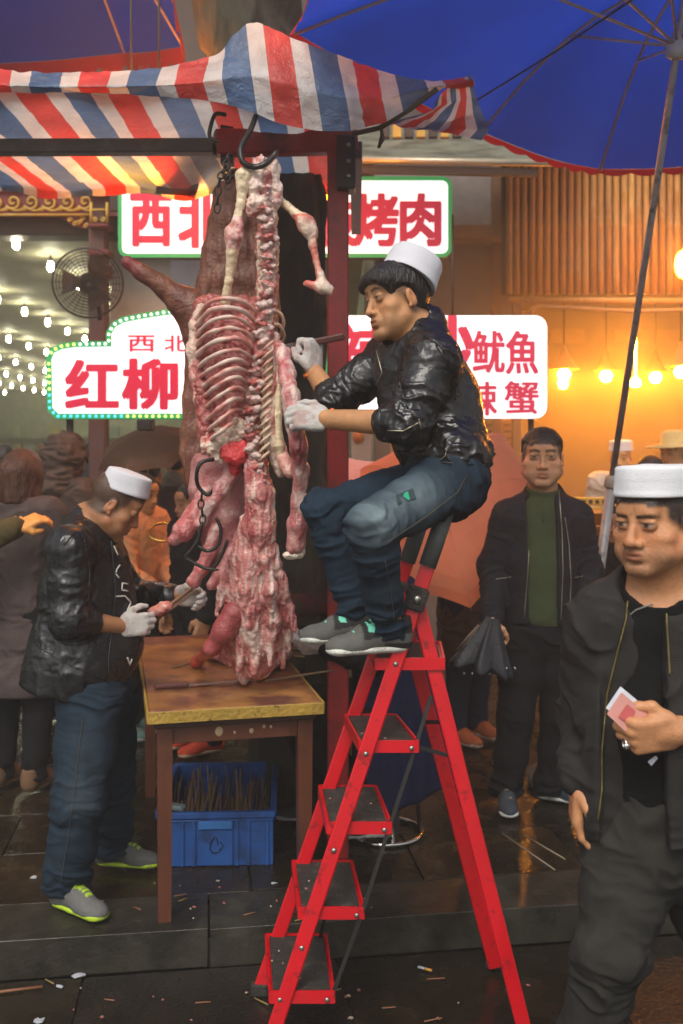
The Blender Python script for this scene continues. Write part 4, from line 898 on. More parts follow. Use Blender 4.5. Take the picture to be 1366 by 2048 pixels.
sheetmeat('belly', [(925, 405, 478, .22, .2), (980, 400, 480, .22, .2), (1040, 408, 478, .22, .2), (1095, 425, 476, .22, .2), (1130, 440, 470, .22, .2)], 0, .035, cb, meatcol(.55, (16, 16, 7), (.25, .045, .045), (.36, .13, .12), (.48, .32, .29), 5.), lump(.014, 18, (1, 1, .5)), vox=.006)
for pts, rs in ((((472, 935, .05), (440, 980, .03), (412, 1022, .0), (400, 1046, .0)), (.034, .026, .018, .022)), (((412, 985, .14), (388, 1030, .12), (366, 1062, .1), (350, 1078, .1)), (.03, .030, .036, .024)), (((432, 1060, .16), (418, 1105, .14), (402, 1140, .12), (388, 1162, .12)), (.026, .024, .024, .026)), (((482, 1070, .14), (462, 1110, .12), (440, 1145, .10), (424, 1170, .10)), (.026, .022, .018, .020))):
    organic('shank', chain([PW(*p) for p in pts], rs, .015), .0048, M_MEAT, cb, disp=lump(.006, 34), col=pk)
m_iron = mat('dark_iron', (.035, .032, .028), .38, metal=.6, bump=.3)
def hook(pts, r, lab):
    P = [A(p) for p in pts]; Q = []
    for i in range(len(P)-1):
        for k in range(6):
            t = k/6; p0 = P[max(i-1, 0)]; p1, p2 = P[i], P[i+1]; p3 = P[min(i+2, len(P)-1)]; Q.append(.5*((2*p1)+(p2-p0)*t+(2*p0-5*p1+4*p2-p3)*t*t+(3*p1-p0-3*p2+p3)*t**3))
    Q.append(P[-1]); n = len(Q); o = MB().tube(Q, [r*min(1, .25+(n-1-i)*.25) for i in range(n)], 8).build('meat_hook', m_iron); recentre(o); tag(o, lab, 'hook', 'meat hooks'); return o
hook([PW(512, 232, .12), PW(500, 262, .02), PW(482, 296, -.04), PW(486, 324, -.06), PW(508, 334, -.05), (PW(530, 328, -.05)), PW(546, 314, -.03), PW(556, 300, -.02)], .0105, 'heavy iron hook from the beam through the top of the fresh carcass')
hook([PW(452, 230, .2), PW(432, 228, .18), PW(422, 250, .16), PW(420, 275, .16), PW(440, 285, .16)], .008, 'thin iron hook over the end of the red beam, left of the carcass')
hook([PW(428, 918, -.06), PW(402, 926, -.08), PW(393, 950, -.08), PW(398, 975, -.06), PW(416, 990, -.06), PW(424, 978, -.06)], .0068, 'iron hook curling against the bottom of the ribs')
hook([PW(432, 1035, -.02), PW(442, 1060, -.02), PW(436, 1090, -.02), PW(414, 1102, -.02), PW(392, 1088, -.02)], .0062, 'iron hook in the middle of the cluster of shanks')
hook([PW(404, 1048, -.03), PW(398, 1075, -.03), PW(386, 1096, -.03), PW(372, 1112, -.03), (PW(378, 1120, -.03)), PW(410, 1136, -.03), PW(438, 1140, -.03)], .0062, 'lowest long iron hook crossing in front of the shanks')
hook([PW(455, 1080, .0), PW(446, 1105, .0), PW(432, 1130, .0), PW(422, 1140, .0)], .006, 'straight iron hook hanging beside the neck of the carcass')
def chain_obj(pts, lab, r=.011):
    P = A([A(p) for p in pts]); d = np.r_[0, np.cumsum(np.linalg.norm(np.diff(P, axis=0), axis=1))]; t = thing('chain', P[-1], lab, 'chain'); n = int(d[-1]/(r*2.5)); me = {}
    for i in range(n):
        s_ = (i+.5)/n*d[-1]; p = A([np.interp(s_, d, P[:, k]) for k in range(3)]); q = A([np.interp(s_+.002, d, P[:, k]) for k in range(3)]); ax = nrm(q-p); x = nrm(np.cross(ax, V3(0, 1, .01) if i % 2 else V3(1, .01, 0))); y = np.cross(ax, x)
        ring = [p+ax*math.cos(a)*r*1.7+x*math.sin(a)*r for a in np.linspace(0, 6.283, 13)]; MB().tube(ring, r*.32, 6, caps=False).build('chain_link', m_iron, t)
chain_obj([PW(458, 310, .12), PW(448, 340, .08), PW(440, 355, .06), PW(436, 380, .05), (PW(434, 425, .05))], 'dark chain dangling at the upper left of the fresh carcass')
chain_obj([PW(460, 330, .1), PW(448, 355, .08), PW(456, 372, .08), PW(468, 340, .1)], 'short loop of dark chain against the yellow glow', .010)
chain_obj([PW(404, 985, -.05), PW(402, 1010, -.05), PW(406, 1035, -.05), PW(402, 1062, -.05)], 'dark chain between the rib hook and the shanks', .010)

# ------------------------------------------------------------------ the table and what is on and under it
E1 = nrm(V3(.970, .225, 0)); E2 = V3(-E1[1], E1[0], 0); T0 = V3(-.662, 3.425, 0); TR = np.stack([E1, E2, V3(0, 0, 1)], 1)
def tb(u, v, z): return T0+E1*u+E2*v+V3(0, 0, z)
m_tleg = mat('brown_painted_wood', (.11, .034, .016), .42, vary=.3, bump=.25, bscale=40, stretch=(1, 1, .3), dirt=((.05, .02, .012), 6, .5, .7))
m_ttop = mat('worn_table_top', (.30, .135, .036), .38, vary=.3, vscale=5, bump=.25, bscale=50, rvar=.12, dirt=((.13, .045, .028), 4.5, .45, .58))
m_tedge = mat('yellow_edge', (.35, .22, .035), .6, vary=.3, bump=.6, bscale=70, dirt=((.05, .03, .01), 30, .60, .68))
ta = thing('table', tb(.31, .7, 0), 'worn wooden butcher table with a thick yellow edge under the carcass', 'table')
b = MB(); b.box(tb(.305, .70, .7325), (.305, .70, .0165), TR, .004); b.build('tabletop', m_ttop, ta)
b = MB(); b.box(tb(.305, -.0045, .727), (.309, .004, .0205), TR, .0015); b.build('edge_band', m_tedge, ta)
b = MB(); b.box(tb(.6145, .70, .727), (.004, .70, .0205), TR, .0015); b.build('edge_band', m_tedge, ta)
b = MB(); b.box(tb(-.0045, .70, .727), (.004, .70, .0205), TR, .0015); b.build('edge_band', m_tedge, ta)
b = MB(); b.box(tb(.305, .70, .699), (.285, .68, .0165), TR, .003); b.build('under_board', mat('dark_under_board', (.05, .02, .012), .6), ta)
for (u, v) in ((.055, .055), (.553, .055), (.055, 1.34), (.553, 1.34)):
    b = MB(); q = .027; c = tb(u, v, 0); P = [c+E1*sx*q*s+E2*sy*q*s+V3(0, 0, z) for z, s in ((0, .82), (.68, 1.)) for sx, sy in ((-1, -1), (1, -1), (1, 1), (-1, 1))]
    b.add(P, [(0,3,2,1), (4,5,6,7), (0,1,5,4), (1,2,6,5), (2,3,7,6), (3,0,4,7)]); b.build('leg', m_tleg, ta)
for (c, h) in ((tb(.304, .052, .652), (.222, .011, .031)), (tb(.304, 1.345, .652), (.222, .011, .031)), (tb(.052, .70, .652), (.011, .61, .031)), (tb(.556, .70, .652), (.011, .61, .031))):
    b = MB(); b.box(c, h, TR, .002); b.build('apron', m_tleg, ta)
for (u, z, r) in ((.245, .655, .015), (.30, .648, .005), (.36, .650, .008), (.405, .662, .006), (.43, .660, .005)):
    b = MB(); b.lathe(tb(u, .0405, z), -E2, [(r, 0), (r*.9, .0012), (r*.4, .0018)], 9, 1.25); b.build('paint_chip', mat('bare_chip', (.42, .30, .17), .8), ta)
m_blade = mat('knife_steel', (.42, .44, .47), .28, metal=.85, bump=.1); m_hand = mat('knife_handle', (.09, .025, .02), .5, bump=.3)
def knife(a, d, up, L, hl, w, lab, cat='knife', flat=None):
    """a = butt of the handle, d = towards the tip"""
    d = nrm(d); up = nrm(A(up)-d*np.dot(up, d)); s = np.cross(d, up); t = thing('knife', a, lab, cat); R = np.stack([s, d, up], 1); a = A(a)
    b = MB(); b.box(a+d*hl/2, (.009, hl/2, .012), R, .005); h = b.build('handle', m_hand, t)
    for k in (.25, .6): MB().lathe(a+d*hl*k+s*.0085, s, [(.003, 0), (.003, .001)], 8).build('rivet', m_blade, h)
    b = MB(); prof = [(0, -.010, .013), (.3, -w*.9, .014), (.65, -w, .013), (.88, -w*.6, .009), (1., -.002, .000)]; V = []; F = []
    for (q, lo, hi) in prof:
        p = a+d*(hl+q*L); V += [p+up*lo, p+up*hi+s*.0012, p+up*hi-s*.0012]
    for i in range(len(prof)-1):
        o = i*3
        for k in range(3): F.append((o+k, o+(k+1) % 3, o+3+(k+1) % 3, o+3+k))
    F += [(0, 1, 2), (len(V)-3, len(V)-1, len(V)-2)]; b.add(V, F); b.build('blade', m_blade, t); return t
k0 = TW(308, 1374, .762); k1 = TW(470, 1362, .762); dkn = nrm(k1-k0); knife(k0, dkn, np.cross(dkn, (0, 0, 1)), .26, .13, .014, 'long knife with a brown handle lying on the near edge of the table')
m_stick = [mat('willow_skewer_%d' % i, c, .7, vary=.35, vscale=15, bump=.4, bscale=80) for i, c in enumerate([(.22, .115, .065), (.17, .09, .055), (.30, .19, .10)])]
def stick(p, d, L, r, lab, group, k=0, cat='skewer', m=None):
    d = nrm(d); b = MB().tube([A(p), A(p)+d*L*.5+V3(RNG.uniform(-.004, .004), 0, RNG.uniform(-.004, .004)), A(p)+d*L], [r, r*.95, r*.6], 6); o = b.build('skewer', m or m_stick[k % 3]); recentre(o); return tag(o, lab, cat, group)
for i in range(6): p = TW(610+RNG.uniform(-6, 6), 1298+i*5, .75, .012+.004*(i % 3)); stick(p, (-1, .28+RNG.uniform(-.12, .12), .0), .40, .0042, 'brown willow skewer in the sheaf held by the gloved hand behind the table', 'skewers in the sheaf beside the post', i)
stick(TW(530, 1362, .758), (1, .62, .02), .34, .005, 'pale willow skewer lying along the front edge of the meat', None, 2); stick(TW(345, 1335, .755), (.6, 1, .0), .18, .004, 'short willow skewer lying at the left of the table top', None, 2)
# crate of skewers
m_crate = mat('blue_plastic', (.022, .105, .37), .45, vary=.15, bump=.15, dirt=((.018, .045, .14), 8, .46, .68))
CR = np.stack([nrm(V3(.998, .05, 0)), nrm(V3(-.05, .998, 0)), V3(0, 0, 1)], 1); C0 = V3(W(431, 0, 3.95)[0], 3.95, 0); cw, cd, ch = .455, .62, .215
def cb_(u, v, z): return C0+CR @ A([u, v, z])
ck = thing('crate', cb_(0, cd/2, 0), 'blue plastic crate of wooden skewers standing under the table', 'crate')
b = MB(); b.box(cb_(0, cd/2, .010), (cw/2-.012, cd/2-.012, .008), CR, .004); b.build('bottom', m_crate, ck)
for nm, c, h in (('front_wall', (0, .006, ch/2), (cw/2, .006, ch/2)), ('back_wall', (0, cd-.006, ch/2), (cw/2, .006, ch/2)), ('side_wall', (-cw/2+.006, cd/2, ch/2), (.006, cd/2-.013, ch/2)), ('side_wall', (cw/2-.006, cd/2, ch/2), (.006, cd/2-.013, ch/2))):
    b = MB(); b.box(cb_(*c), h, CR, .002); w = b.build(nm, m_crate, ck)
for (c, h) in (((0, -.003, ch-.012), (cw/2+.008, .010, .012)), ((0, cd+.003, ch-.012), (cw/2+.008, .010, .012)), ((-cw/2-.004, cd/2, ch-.012), (.009, cd/2-.008, .012)), ((cw/2+.004, cd/2, ch-.012), (.009, cd/2-.008, .012)), ((0, -.002, ch-.034), (cw/2+.003, .006, .004))):
    b = MB(); b.box(cb_(*c), h, CR, .003); b.build('rim', m_crate, ck)
for u in (-.205, -.13, -.085, .085, .13, .205):
    b = MB(); b.box(cb_(u, -.005, .09), (.007, .006, .088), CR, .002); b.build('stiffener', m_crate, ck)
b = MB(); b.box(cb_(0, -.008, .165), (.068, .010, .016), CR, .004); b.build('handle', mat('blue_plastic_pale', (.045, .19, .52), .4), ck)
b = MB(); b.box(cb_(0, -.005, .075), (.070, .004, .072), CR, .003); pn = b.build('panel', m_crate, ck)
b = MB()
for k in range(7):
    a = k*.9; b.tube([cb_(.035*math.cos(a)*(.3+.1*k), -.0095, .085+.03*math.sin(a)), cb_(.035*math.cos(a+.8)*(.3+.1*k), -.0095, .085+.034*math.sin(a+.8)), cb_(.02*math.cos(a+1.4), -.0095, .080+.03*math.sin(a+1.6))], .0022, 4)
b.build('emblem', mat('faded_print', (.012, .02, .05), .8), pn)
for i in range(110):
    u = RNG.uniform(-.20, .19); v = RNG.uniform(.05, .42); L = RNG.uniform(.22, .30); L = L if v > .1 else .21
    d = nrm(V3(RNG.uniform(-.25, .25), RNG.uniform(.6, 1.6), 1)); stick(cb_(u, v*.75, .04), d, L*1.0, RNG.uniform(.0032, .0050), 'brown willow skewer standing upright in the blue crate', 'skewers in the blue crate', i)
b = MB(); b.box(cb_(-.17, .065, .215), (.045, .02, .010), CR @ A([[.9, .43, 0], [-.43, .9, 0], [0, 0, 1]]), .005); o = b.build('plastic_bag', mat('grey_plastic', (.22, .28, .29), .35, bump=.6, bscale=60)); recentre(o); tag(o, 'crumpled grey plastic lying on the skewers at the crate front', 'plastic')

# ------------------------------------------------------------------ red step ladder
m_lred = mat('ladder_red', (.60, .004, .012), .30, vary=.10, bump=.06, coat=.35, dirt=((.16, .010, .012), 22, .56, .70)); m_rub = mat('ladder_rubber', (.024, .022, .019), .75, bump=.9, bscale=200, dirt=((.085, .072, .055), 26, .50, .70)); m_grip = mat('grip_rubber', (.075, .085, .082), .6, bump=.2)
la = thing('step_ladder', V3(W(800, 0, 3.1)[0], 3.1, -.13), 'red folding step ladder with five black treads standing in the road', 'ladder')
NT, NP, NF, NB = W(884, 1046, 3.0), W(833, 1196, 2.985), V3(W(531, 0, 2.90)[0], 2.90, -.115), V3(W(1060, 0, 2.92)[0], 2.92, -.115)
FT, FP, FF, FB = W(836, 1060, 3.28), W(795, 1182, 3.27), V3(W(519, 0, 3.25)[0], 3.25, -.115), V3(W(988, 0, 3.42)[0], 3.42, -.115)
DX = nrm(V3(-.03, -1, 0))
def rail(nm, a, c, w=.044, th=.020): return MB().beam(a, c, th, w, up=np.cross(nrm(A(c)-A(a)), DX), bev=.004).build(nm, m_lred, la)
def lp(a, c, t): return A(a)+(A(c)-A(a))*t
rail('rail', NT, NF); rail('rail', FT, FF)
off = V3(0, .024, 0)
rail('support_leg', NP+off, NB+off*.3); rail('support_leg', FP-off, FB-off)
for t_, p in ((NT, NP), (FT, FP)):
    d = nrm(t_-p); MB().tube([p+d*.10, t_+d*.035], .0265, 12).build('grip', m_grip, la)
    MB().box(p, (.030, .028, .036), np.stack([np.cross(d, DX), DX, d], 1), .006).build('hinge', m_rub, la); MB().lathe(p-V3(0, .029, 0), (0, -1, 0), [(.013, 0), (.012, .004), (.005, .007)], 12).build('rivet', mat('bolt_steel'), la)
MB().tube([NT+nrm(NT-NP)*.03, lp(NT, FT, .5)+nrm(NT-NP)*.05, FT+nrm(FT-FP)*.03], .021, 10).build('seat_bar', m_grip, la)
ST = [((690, 1432, 3.27), (792, 1436, 3.27), (720, 1488, 2.97), (836, 1484, 2.97)), ((638, 1580, 3.28), (752, 1578, 3.28), (655, 1652, 2.955), (782, 1646, 2.955)), ((585, 1728, 3.27), (704, 1724, 3.27), (598, 1822, 2.935), (727, 1816, 2.935)), ((532, 1876, 3.26), (652, 1874, 3.26), (540, 1990, 2.915), (668, 1984, 2.915))]
def step(fl_, fr_, nl, nr, near_px):
    z = (nl[2]+nr[2])/2
    P = [V3(p[0], p[1], z) for p in (nl, nr, fr_, fl_)]; c = sum(P)/4
    b = MB(); b.poly([p+V3(0, 0, -.026) for p in P], (0, 0, 1), .024); s_ = b.build('step', m_lred, la)
    b = MB(); b.poly([c+(p-c)*A([.90, .95, 1]) for p in P], (0, 0, 1), .0045); t = b.build('tread', m_rub, s_)
    for i in range(4):
        a, d = P[i], P[(i+1) % 4]; MB().beam(a+V3(0, 0, -.010), d+V3(0, 0, -.010), .007, .036).build('lip', m_lred, s_)
    return P
for i, q in enumerate(ST):
    P = step(*[W(*p) for p in q], None)
    for a in (0, 1): MB().lathe(P[a]+V3(.03 if a == 0 else -.02, -.012, -.012), (0, -1, 0), [(.008, 0), (.007, .003), (.003, .005)], 10).build('rivet', mat('bolt_steel'), la)
zt = 1.020
P5 = step(V3(W(735, 0, 3.25)[0], 3.25, zt), V3(W(880, 0, 3.24)[0], 3.24, zt), V3(W(752, 0, 2.98)[0], 2.98, zt), V3(W(888, 0, 2.98)[0], 2.98, zt), None)
for t in (.16, .27, .44, .62, .80, .955): MB().lathe(lp(NT, NF, t)-V3(0, .0105, 0), (0, -1, 0), [(.0085, 0), (.007, .003), (.003, .005)], 10).build('rivet', mat('bolt_steel'), la)
for (a, c) in ((W(862, 1392, 3.0), W(832, 1490, 2.98)), (W(832, 1492, 2.98), W(780, 1650, 2.96)), (W(780, 1650, 2.96), W(726, 1820, 2.935)), (W(726, 1820, 2.935), W(664, 1992, 2.92)), (W(828, 1492, 2.985), W(900, 1512, 2.99)), (W(845, 1444, 3.2), W(880, 1444, 3.02)), (W(650, 1830, 3.2), W(640, 1880, 3.24))):
    MB().beam(a, c, .004, .012, up=(0, 0, 1) if abs((c-a)[2]) < .05 else (1, 0, 0)).build('link_bar', m_black, la)
for p in (NF, FF, NB, FB): MB().box(p+V3(0, 0, .005), (.028, .016, .020), None, .005).build('foot', m_rub, la)

# ------------------------------------------------------------------ chrome stool
m_chr = mat('chrome', (.62, .60, .56), .16, metal=1., bump=0)
sc_ = V3(W(772, 0, 4.28)[0], 4.28, 0); so_ = thing('stool', sc_, 'round chrome stool behind the red ladder', 'stool')
MB().ring(sc_+V3(0, 0, .012), (0, 0, 1), .155, .0095, 40, 8).build('base_ring', m_chr, so_)
for a in (.15, 1.72, 3.29, 4.86): MB().tube([sc_+V3(.15*math.cos(a), .15*math.sin(a), .014), sc_+V3(.12*math.cos(a), .12*math.sin(a), .40)], .0095, 8).build('leg', m_chr, so_)
MB().lathe(sc_, (0, 0, 1), [(.13, .40), (.155, .405), (.16, .43), (.15, .445), (.05, .45)], 24).build('seat', mat('stool_seat', (.04, .02, .02), .5), so_)

# ------------------------------------------------------------------ fan on the column
fc_ = W(176, 566, 7.2); fan = thing('wall_fan', fc_-V3(0, 0, .26), 'black caged fan hanging on the painted column at the left', 'fan'); m_fan = mat('fan_black', (.018, .018, .018), .5)
ax = nrm(V3(.25, -1, -.1)); xx = nrm(np.cross(ax, (0, 0, 1))); yx = np.cross(ax, xx)
for s_ in (-1, 1):
    for r in np.linspace(.07, .245, 9): MB().ring(fc_+ax*s_*.05*math.sqrt(max(.02, 1-(r/.25)**2)), ax, r, .0021, 40, 4).build('cage_ring', m_fan, fan)
for k in range(28):
    a = k*6.2832/28; d = xx*math.cos(a)+yx*math.sin(a); MB().tube([fc_+ax*.052, fc_+d*.12+ax*.045, fc_+d*.20+ax*.03, fc_+d*.245, fc_+d*.2-ax*.03, fc_-ax*.052], .0017, 4).build('cage_wire', m_fan, fan)
MB().ring(fc_, ax, .248, .007, 44, 6).build('rim', m_fan, fan)
MB().lathe(fc_-ax*.17, ax, [(.03, 0), (.075, .03), (.08, .10), (.06, .13), (.045, .19), (.02, .21)], 16).build('motor', m_fan, fan)
for k in range(3):
    a0 = k*2.094; V = []
    for (r, w, tw) in ((.04, .35, .02), (.12, .55, .018), (.20, .45, .01)):
        for q in (-1, 1): a = a0+q*w; V.append(fc_+(xx*math.cos(a)+yx*math.sin(a))*r+ax*tw*q)
    MB().add(V, [(0, 1, 3, 2), (2, 3, 5, 4)]).build('blade', m_fan, fan)
MB().tube([fc_-ax*.15, fc_-ax*.2+V3(.05, .1, -.1), W(200, 640, 7.55)], .018, 8).build('bracket', m_fan, fan)

# ------------------------------------------------------------------ umbrellas in the crowd
def umbrella(label, apex, axis, R, depth, m, foot, roll=0., n=8, grp=None):
    t = thing('umbrella', foot, label, 'umbrella', grp); axis = nrm(axis); x = nrm(np.cross(axis, (0, 0, 1.) if abs(axis[2]) < .95 else (1., 0, 0))); y = np.cross(axis, x); apex = A(apex); b = MB(); K = 7; S = 6
    def P(a, s): return apex+(x*math.cos(a)+y*math.sin(a))*R*math.sin(s*1.25)/math.sin(1.25)-axis*depth*(1-math.cos(s*1.25))/(1-math.cos(1.25))
    for i in range(n):
        V = []
        for k in range(K+1):
            for j in range(S+1):
                p0 = P(roll+i*6.2832/n, k/K); p1 = P(roll+(i+1)*6.2832/n, k/K); w = j/S; p = lerp(p0, p1, w); V.append(p-(p-apex)*.07*math.sin(w*math.pi)*(k/K))
        b.add(V, [(k*(S+1)+j, k*(S+1)+j+1, (k+1)*(S+1)+j+1, (k+1)*(S+1)+j) for k in range(K) for j in range(S)])
    me = b.mesh('canopy'); bm = bmesh.new(); bm.from_mesh(me); bmesh.ops.remove_doubles(bm, verts=bm.verts, dist=.0005); bmesh.ops.recalc_face_normals(bm, faces=bm.faces); bm.to_mesh(me); bm.free()
    o = put('canopy', me, m, t)
    for i in range(n): MB().tube([P(roll+i*6.2832/n, s)-axis*.008 for s in np.linspace(.02, 1.02, 7)], .0032, 5).build('rib', m_rib, t)
    MB().tube([apex+axis*.05, A(foot)], .006, 7).build('shaft', m_rib, t); MB().lathe(A(foot), nrm(A(foot)-apex), [(.012, -.08), (.014, -.07), (.014, 0), (.008, .01)], 8).build('handle', m_black, t); return t
m_sal = mat('salmon_canvas', (.88, .34, .20), .75, vary=.08, bump=.25, bscale=200, transl=.45); m_brn = mat('brown_canvas', (.20, .10, .055), .75, bump=.2, transl=.2); m_plum = mat('plum_canvas', (.10, .06, .06), .75, bump=.2, transl=.15)
umbrella('open salmon umbrella tilted towards us behind the man on the ladder', W(880, 975, 4.95), nrm(V3(-.22, -.80, .56)), .56, .24, m_sal, W(905, 1160, 5.55), .30)
umbrella('open pink umbrella corner just right of the red post', W(655, 985, 5.45), nrm(V3(-.25, -.7, .7)), .44, .16, mat('pink_canvas', (.85, .48, .46), .75, bump=.2, transl=.25), W(690, 1200, 5.9), .2)
umbrella('brown umbrella held low behind the man in the white cap at the left', W(292, 862, 6.4), nrm(V3(-.15, -.35, .92)), .36, .16, m_brn, W(300, 1010, 6.5), .1)
umbrella('dark plum umbrella at the right edge above the white cap', W(1432, 878, 5.6), nrm(V3(-.2, -.4, .9)), .36, .15, m_plum, W(1385, 1060, 5.7), .2) if False else None

# ------------------------------------------------------------------ litter on the treads and the wet ground
def GP(x, y, z=0.): Yq = (CAMZ-z)*FPX/(y-HY); return V3((x-HX)/FPX*Yq, Yq, z)
def scrap(nm, x, y, z, s, m, lab, grp, cat, k=7, flat=.25):
    c = GP(x, y, z); P = []; 
    for i in range(k): a = i*6.2832/k; r = s*RNG.uniform(.55, 1.2); P.append(c+V3(math.cos(a)*r*1.2, math.sin(a)*r, .0015+RNG.uniform(0, s*flat)))
    b = MB(); q = [p+V3(0, 0, .0025) for p in P]; b.add(P+q+[c+V3(0, 0, s*flat*1.4+.005)], [tuple(range(k))[::-1]]+[(i, (i+1) % k, k+(i+1) % k, k+i) for i in range(k)]+[(k+i, k+(i+1) % k, 2*k) for i in range(k)])
    o = b.build(nm, m); recentre(o); return tag(o, lab, cat, grp)
m_paper = mat('wet_paper', (.36, .38, .41), .6, bump=.3); m_bit = mat('meat_scrap', (.30, .11, .09), .45, bump=.4); m_fatbit = mat('fat_scrap', (.36, .28, .22), .5, bump=.4); m_straw = mat('straw', (.24, .17, .04), .7); m_twig = mat('twig', (.22, .09, .04), .7)
for i, (x, y, z, s, l) in enumerate([(156, 1953, -.128, .019, 'crumpled white paper scrap in the gutter below the grey trainer'), (120, 1975, -.128, .011, 'small white paper scrap left of the larger one in the gutter'), (80, 2044, -.128, .015, 'white paper scrap at the bottom edge of the road on the left'), (68, 1756, 0, .012, 'white paper scrap on the pavement left of the jeans'), (548, 1768, 0, .009, 'pale scrap beside the right table leg'), (1030, 1270, 0, .01, 'x')][:5]): scrap('paper_scrap', x, y, z, s, m_paper, l, None, 'paper')
for i in range(34):
    zone = RNG.random()
    if zone < .55: x, y, z = RNG.uniform(130, 760), RNG.uniform(1762, 1840), 0.
    else: x, y, z = RNG.uniform(60, 1080), RNG.uniform(1955, 2044), -.128
    scrap('meat_scrap', x, y, z, RNG.uniform(.0025, .0075), m_bit if i % 3 else m_fatbit, 'small pale pink meat crumb dropped on the wet ground', 'meat crumbs on the ground', 'scrap', 6, .5)
for i in range(16):
    x, y, z = (RNG.uniform(130, 700), RNG.uniform(1765, 1845), 0.) if i < 8 else (RNG.uniform(20, 900), RNG.uniform(1950, 2046), -.128)
    p = GP(x, y, z)+V3(0, 0, .004); a = RNG.uniform(-.8, .8); b = MB().tube([p, p+V3(math.cos(a), math.sin(a), .05)*RNG.uniform(.03, .08)], .0026, 5); o = b.build('straw', m_straw if i % 3 == 0 else m_twig); recentre(o); tag(o, 'thin straw lying on the wet ground', 'straw', 'straws on the ground')
for i, (x, y, Yq, zz) in enumerate([(700, 1448, 3.2, .798), (724, 1470, 3.1, .798), (770, 1480, 3.0, .798), (660, 1600, 3.2, .527), (742, 1610, 3.15, .527), (612, 1780, 3.05, .262), (618, 1765, 3.1, .262), (668, 1745, 3.2, .262), (558, 1905, 3.2, -.018), (566, 1930, 3.1, -.018), (544, 1925, 3.1, -.018), (600, 1960, 3.0, -.018)]):
    zz = [(ST[k][2][1], ST[k][0][1]) for k in range(4)][3 if i > 7 else 2 if i > 4 else 1 if i > 2 else 0]; k = 3 if i > 7 else 2 if i > 4 else 1 if i > 2 else 0; zt_ = (W(*ST[k][2])[2]+W(*ST[k][3])[2])/2
    Yq = (CAMZ-zt_)*FPX/(y-HY); c = V3((x-HX)/FPX*Yq, Yq, zt_+.003); o = MB().lathe(c, (0, 0, 1), [(.001, 0), (RNG.uniform(.003, .006), .001), (RNG.uniform(.002, .004), .004), (.0005, .005)], 6).build('meat_scrap', m_bit if i % 2 else m_fatbit); recentre(o); tag(o, 'tiny meat crumb lying on a black tread of the red ladder', 'scrap', 'meat crumbs on the ladder treads')
p = GP(0, 1988, -.128)+V3(0, 0, .006); o = MB().tube([p+V3(-.05, -.01, 0), p+V3(.13, .03, .002)], .005, 6).build('skewer', m_twig); recentre(o); tag(o, 'red brown stick lying in the gutter at the left edge', 'stick')
p = GP(836, 1937, -.128)+V3(0, 0, .006); t = thing('cigarette_butt', p, 'cigarette butt with an orange filter on the road between the ladder legs', 'cigarette'); MB().tube([p, p+V3(.022, -.012, 0)], .0045, 8).build('paper', m_paper, t); MB().tube([p+V3(.022, -.012, 0), p+V3(.045, -.025, 0)], .0046, 8).build('filter', mat('filter_orange', (.55, .27, .05), .8), t)
for (x0, y0, x1, y1, lab) in ((1004, 1668, 1110, 1742, 'long pale straw lying across the slabs in front of the standing man'), (1048, 1672, 1130, 1720, 'second pale straw lying beyond the first one')):
    o = MB().tube([GP(x0, y0)+V3(0, 0, .004), GP(x1, y1)+V3(0, 0, .004)], .0028, 5).build('straw', mat('pale_straw', (.30, .25, .16), .6)); recentre(o); tag(o, lab, 'straw')
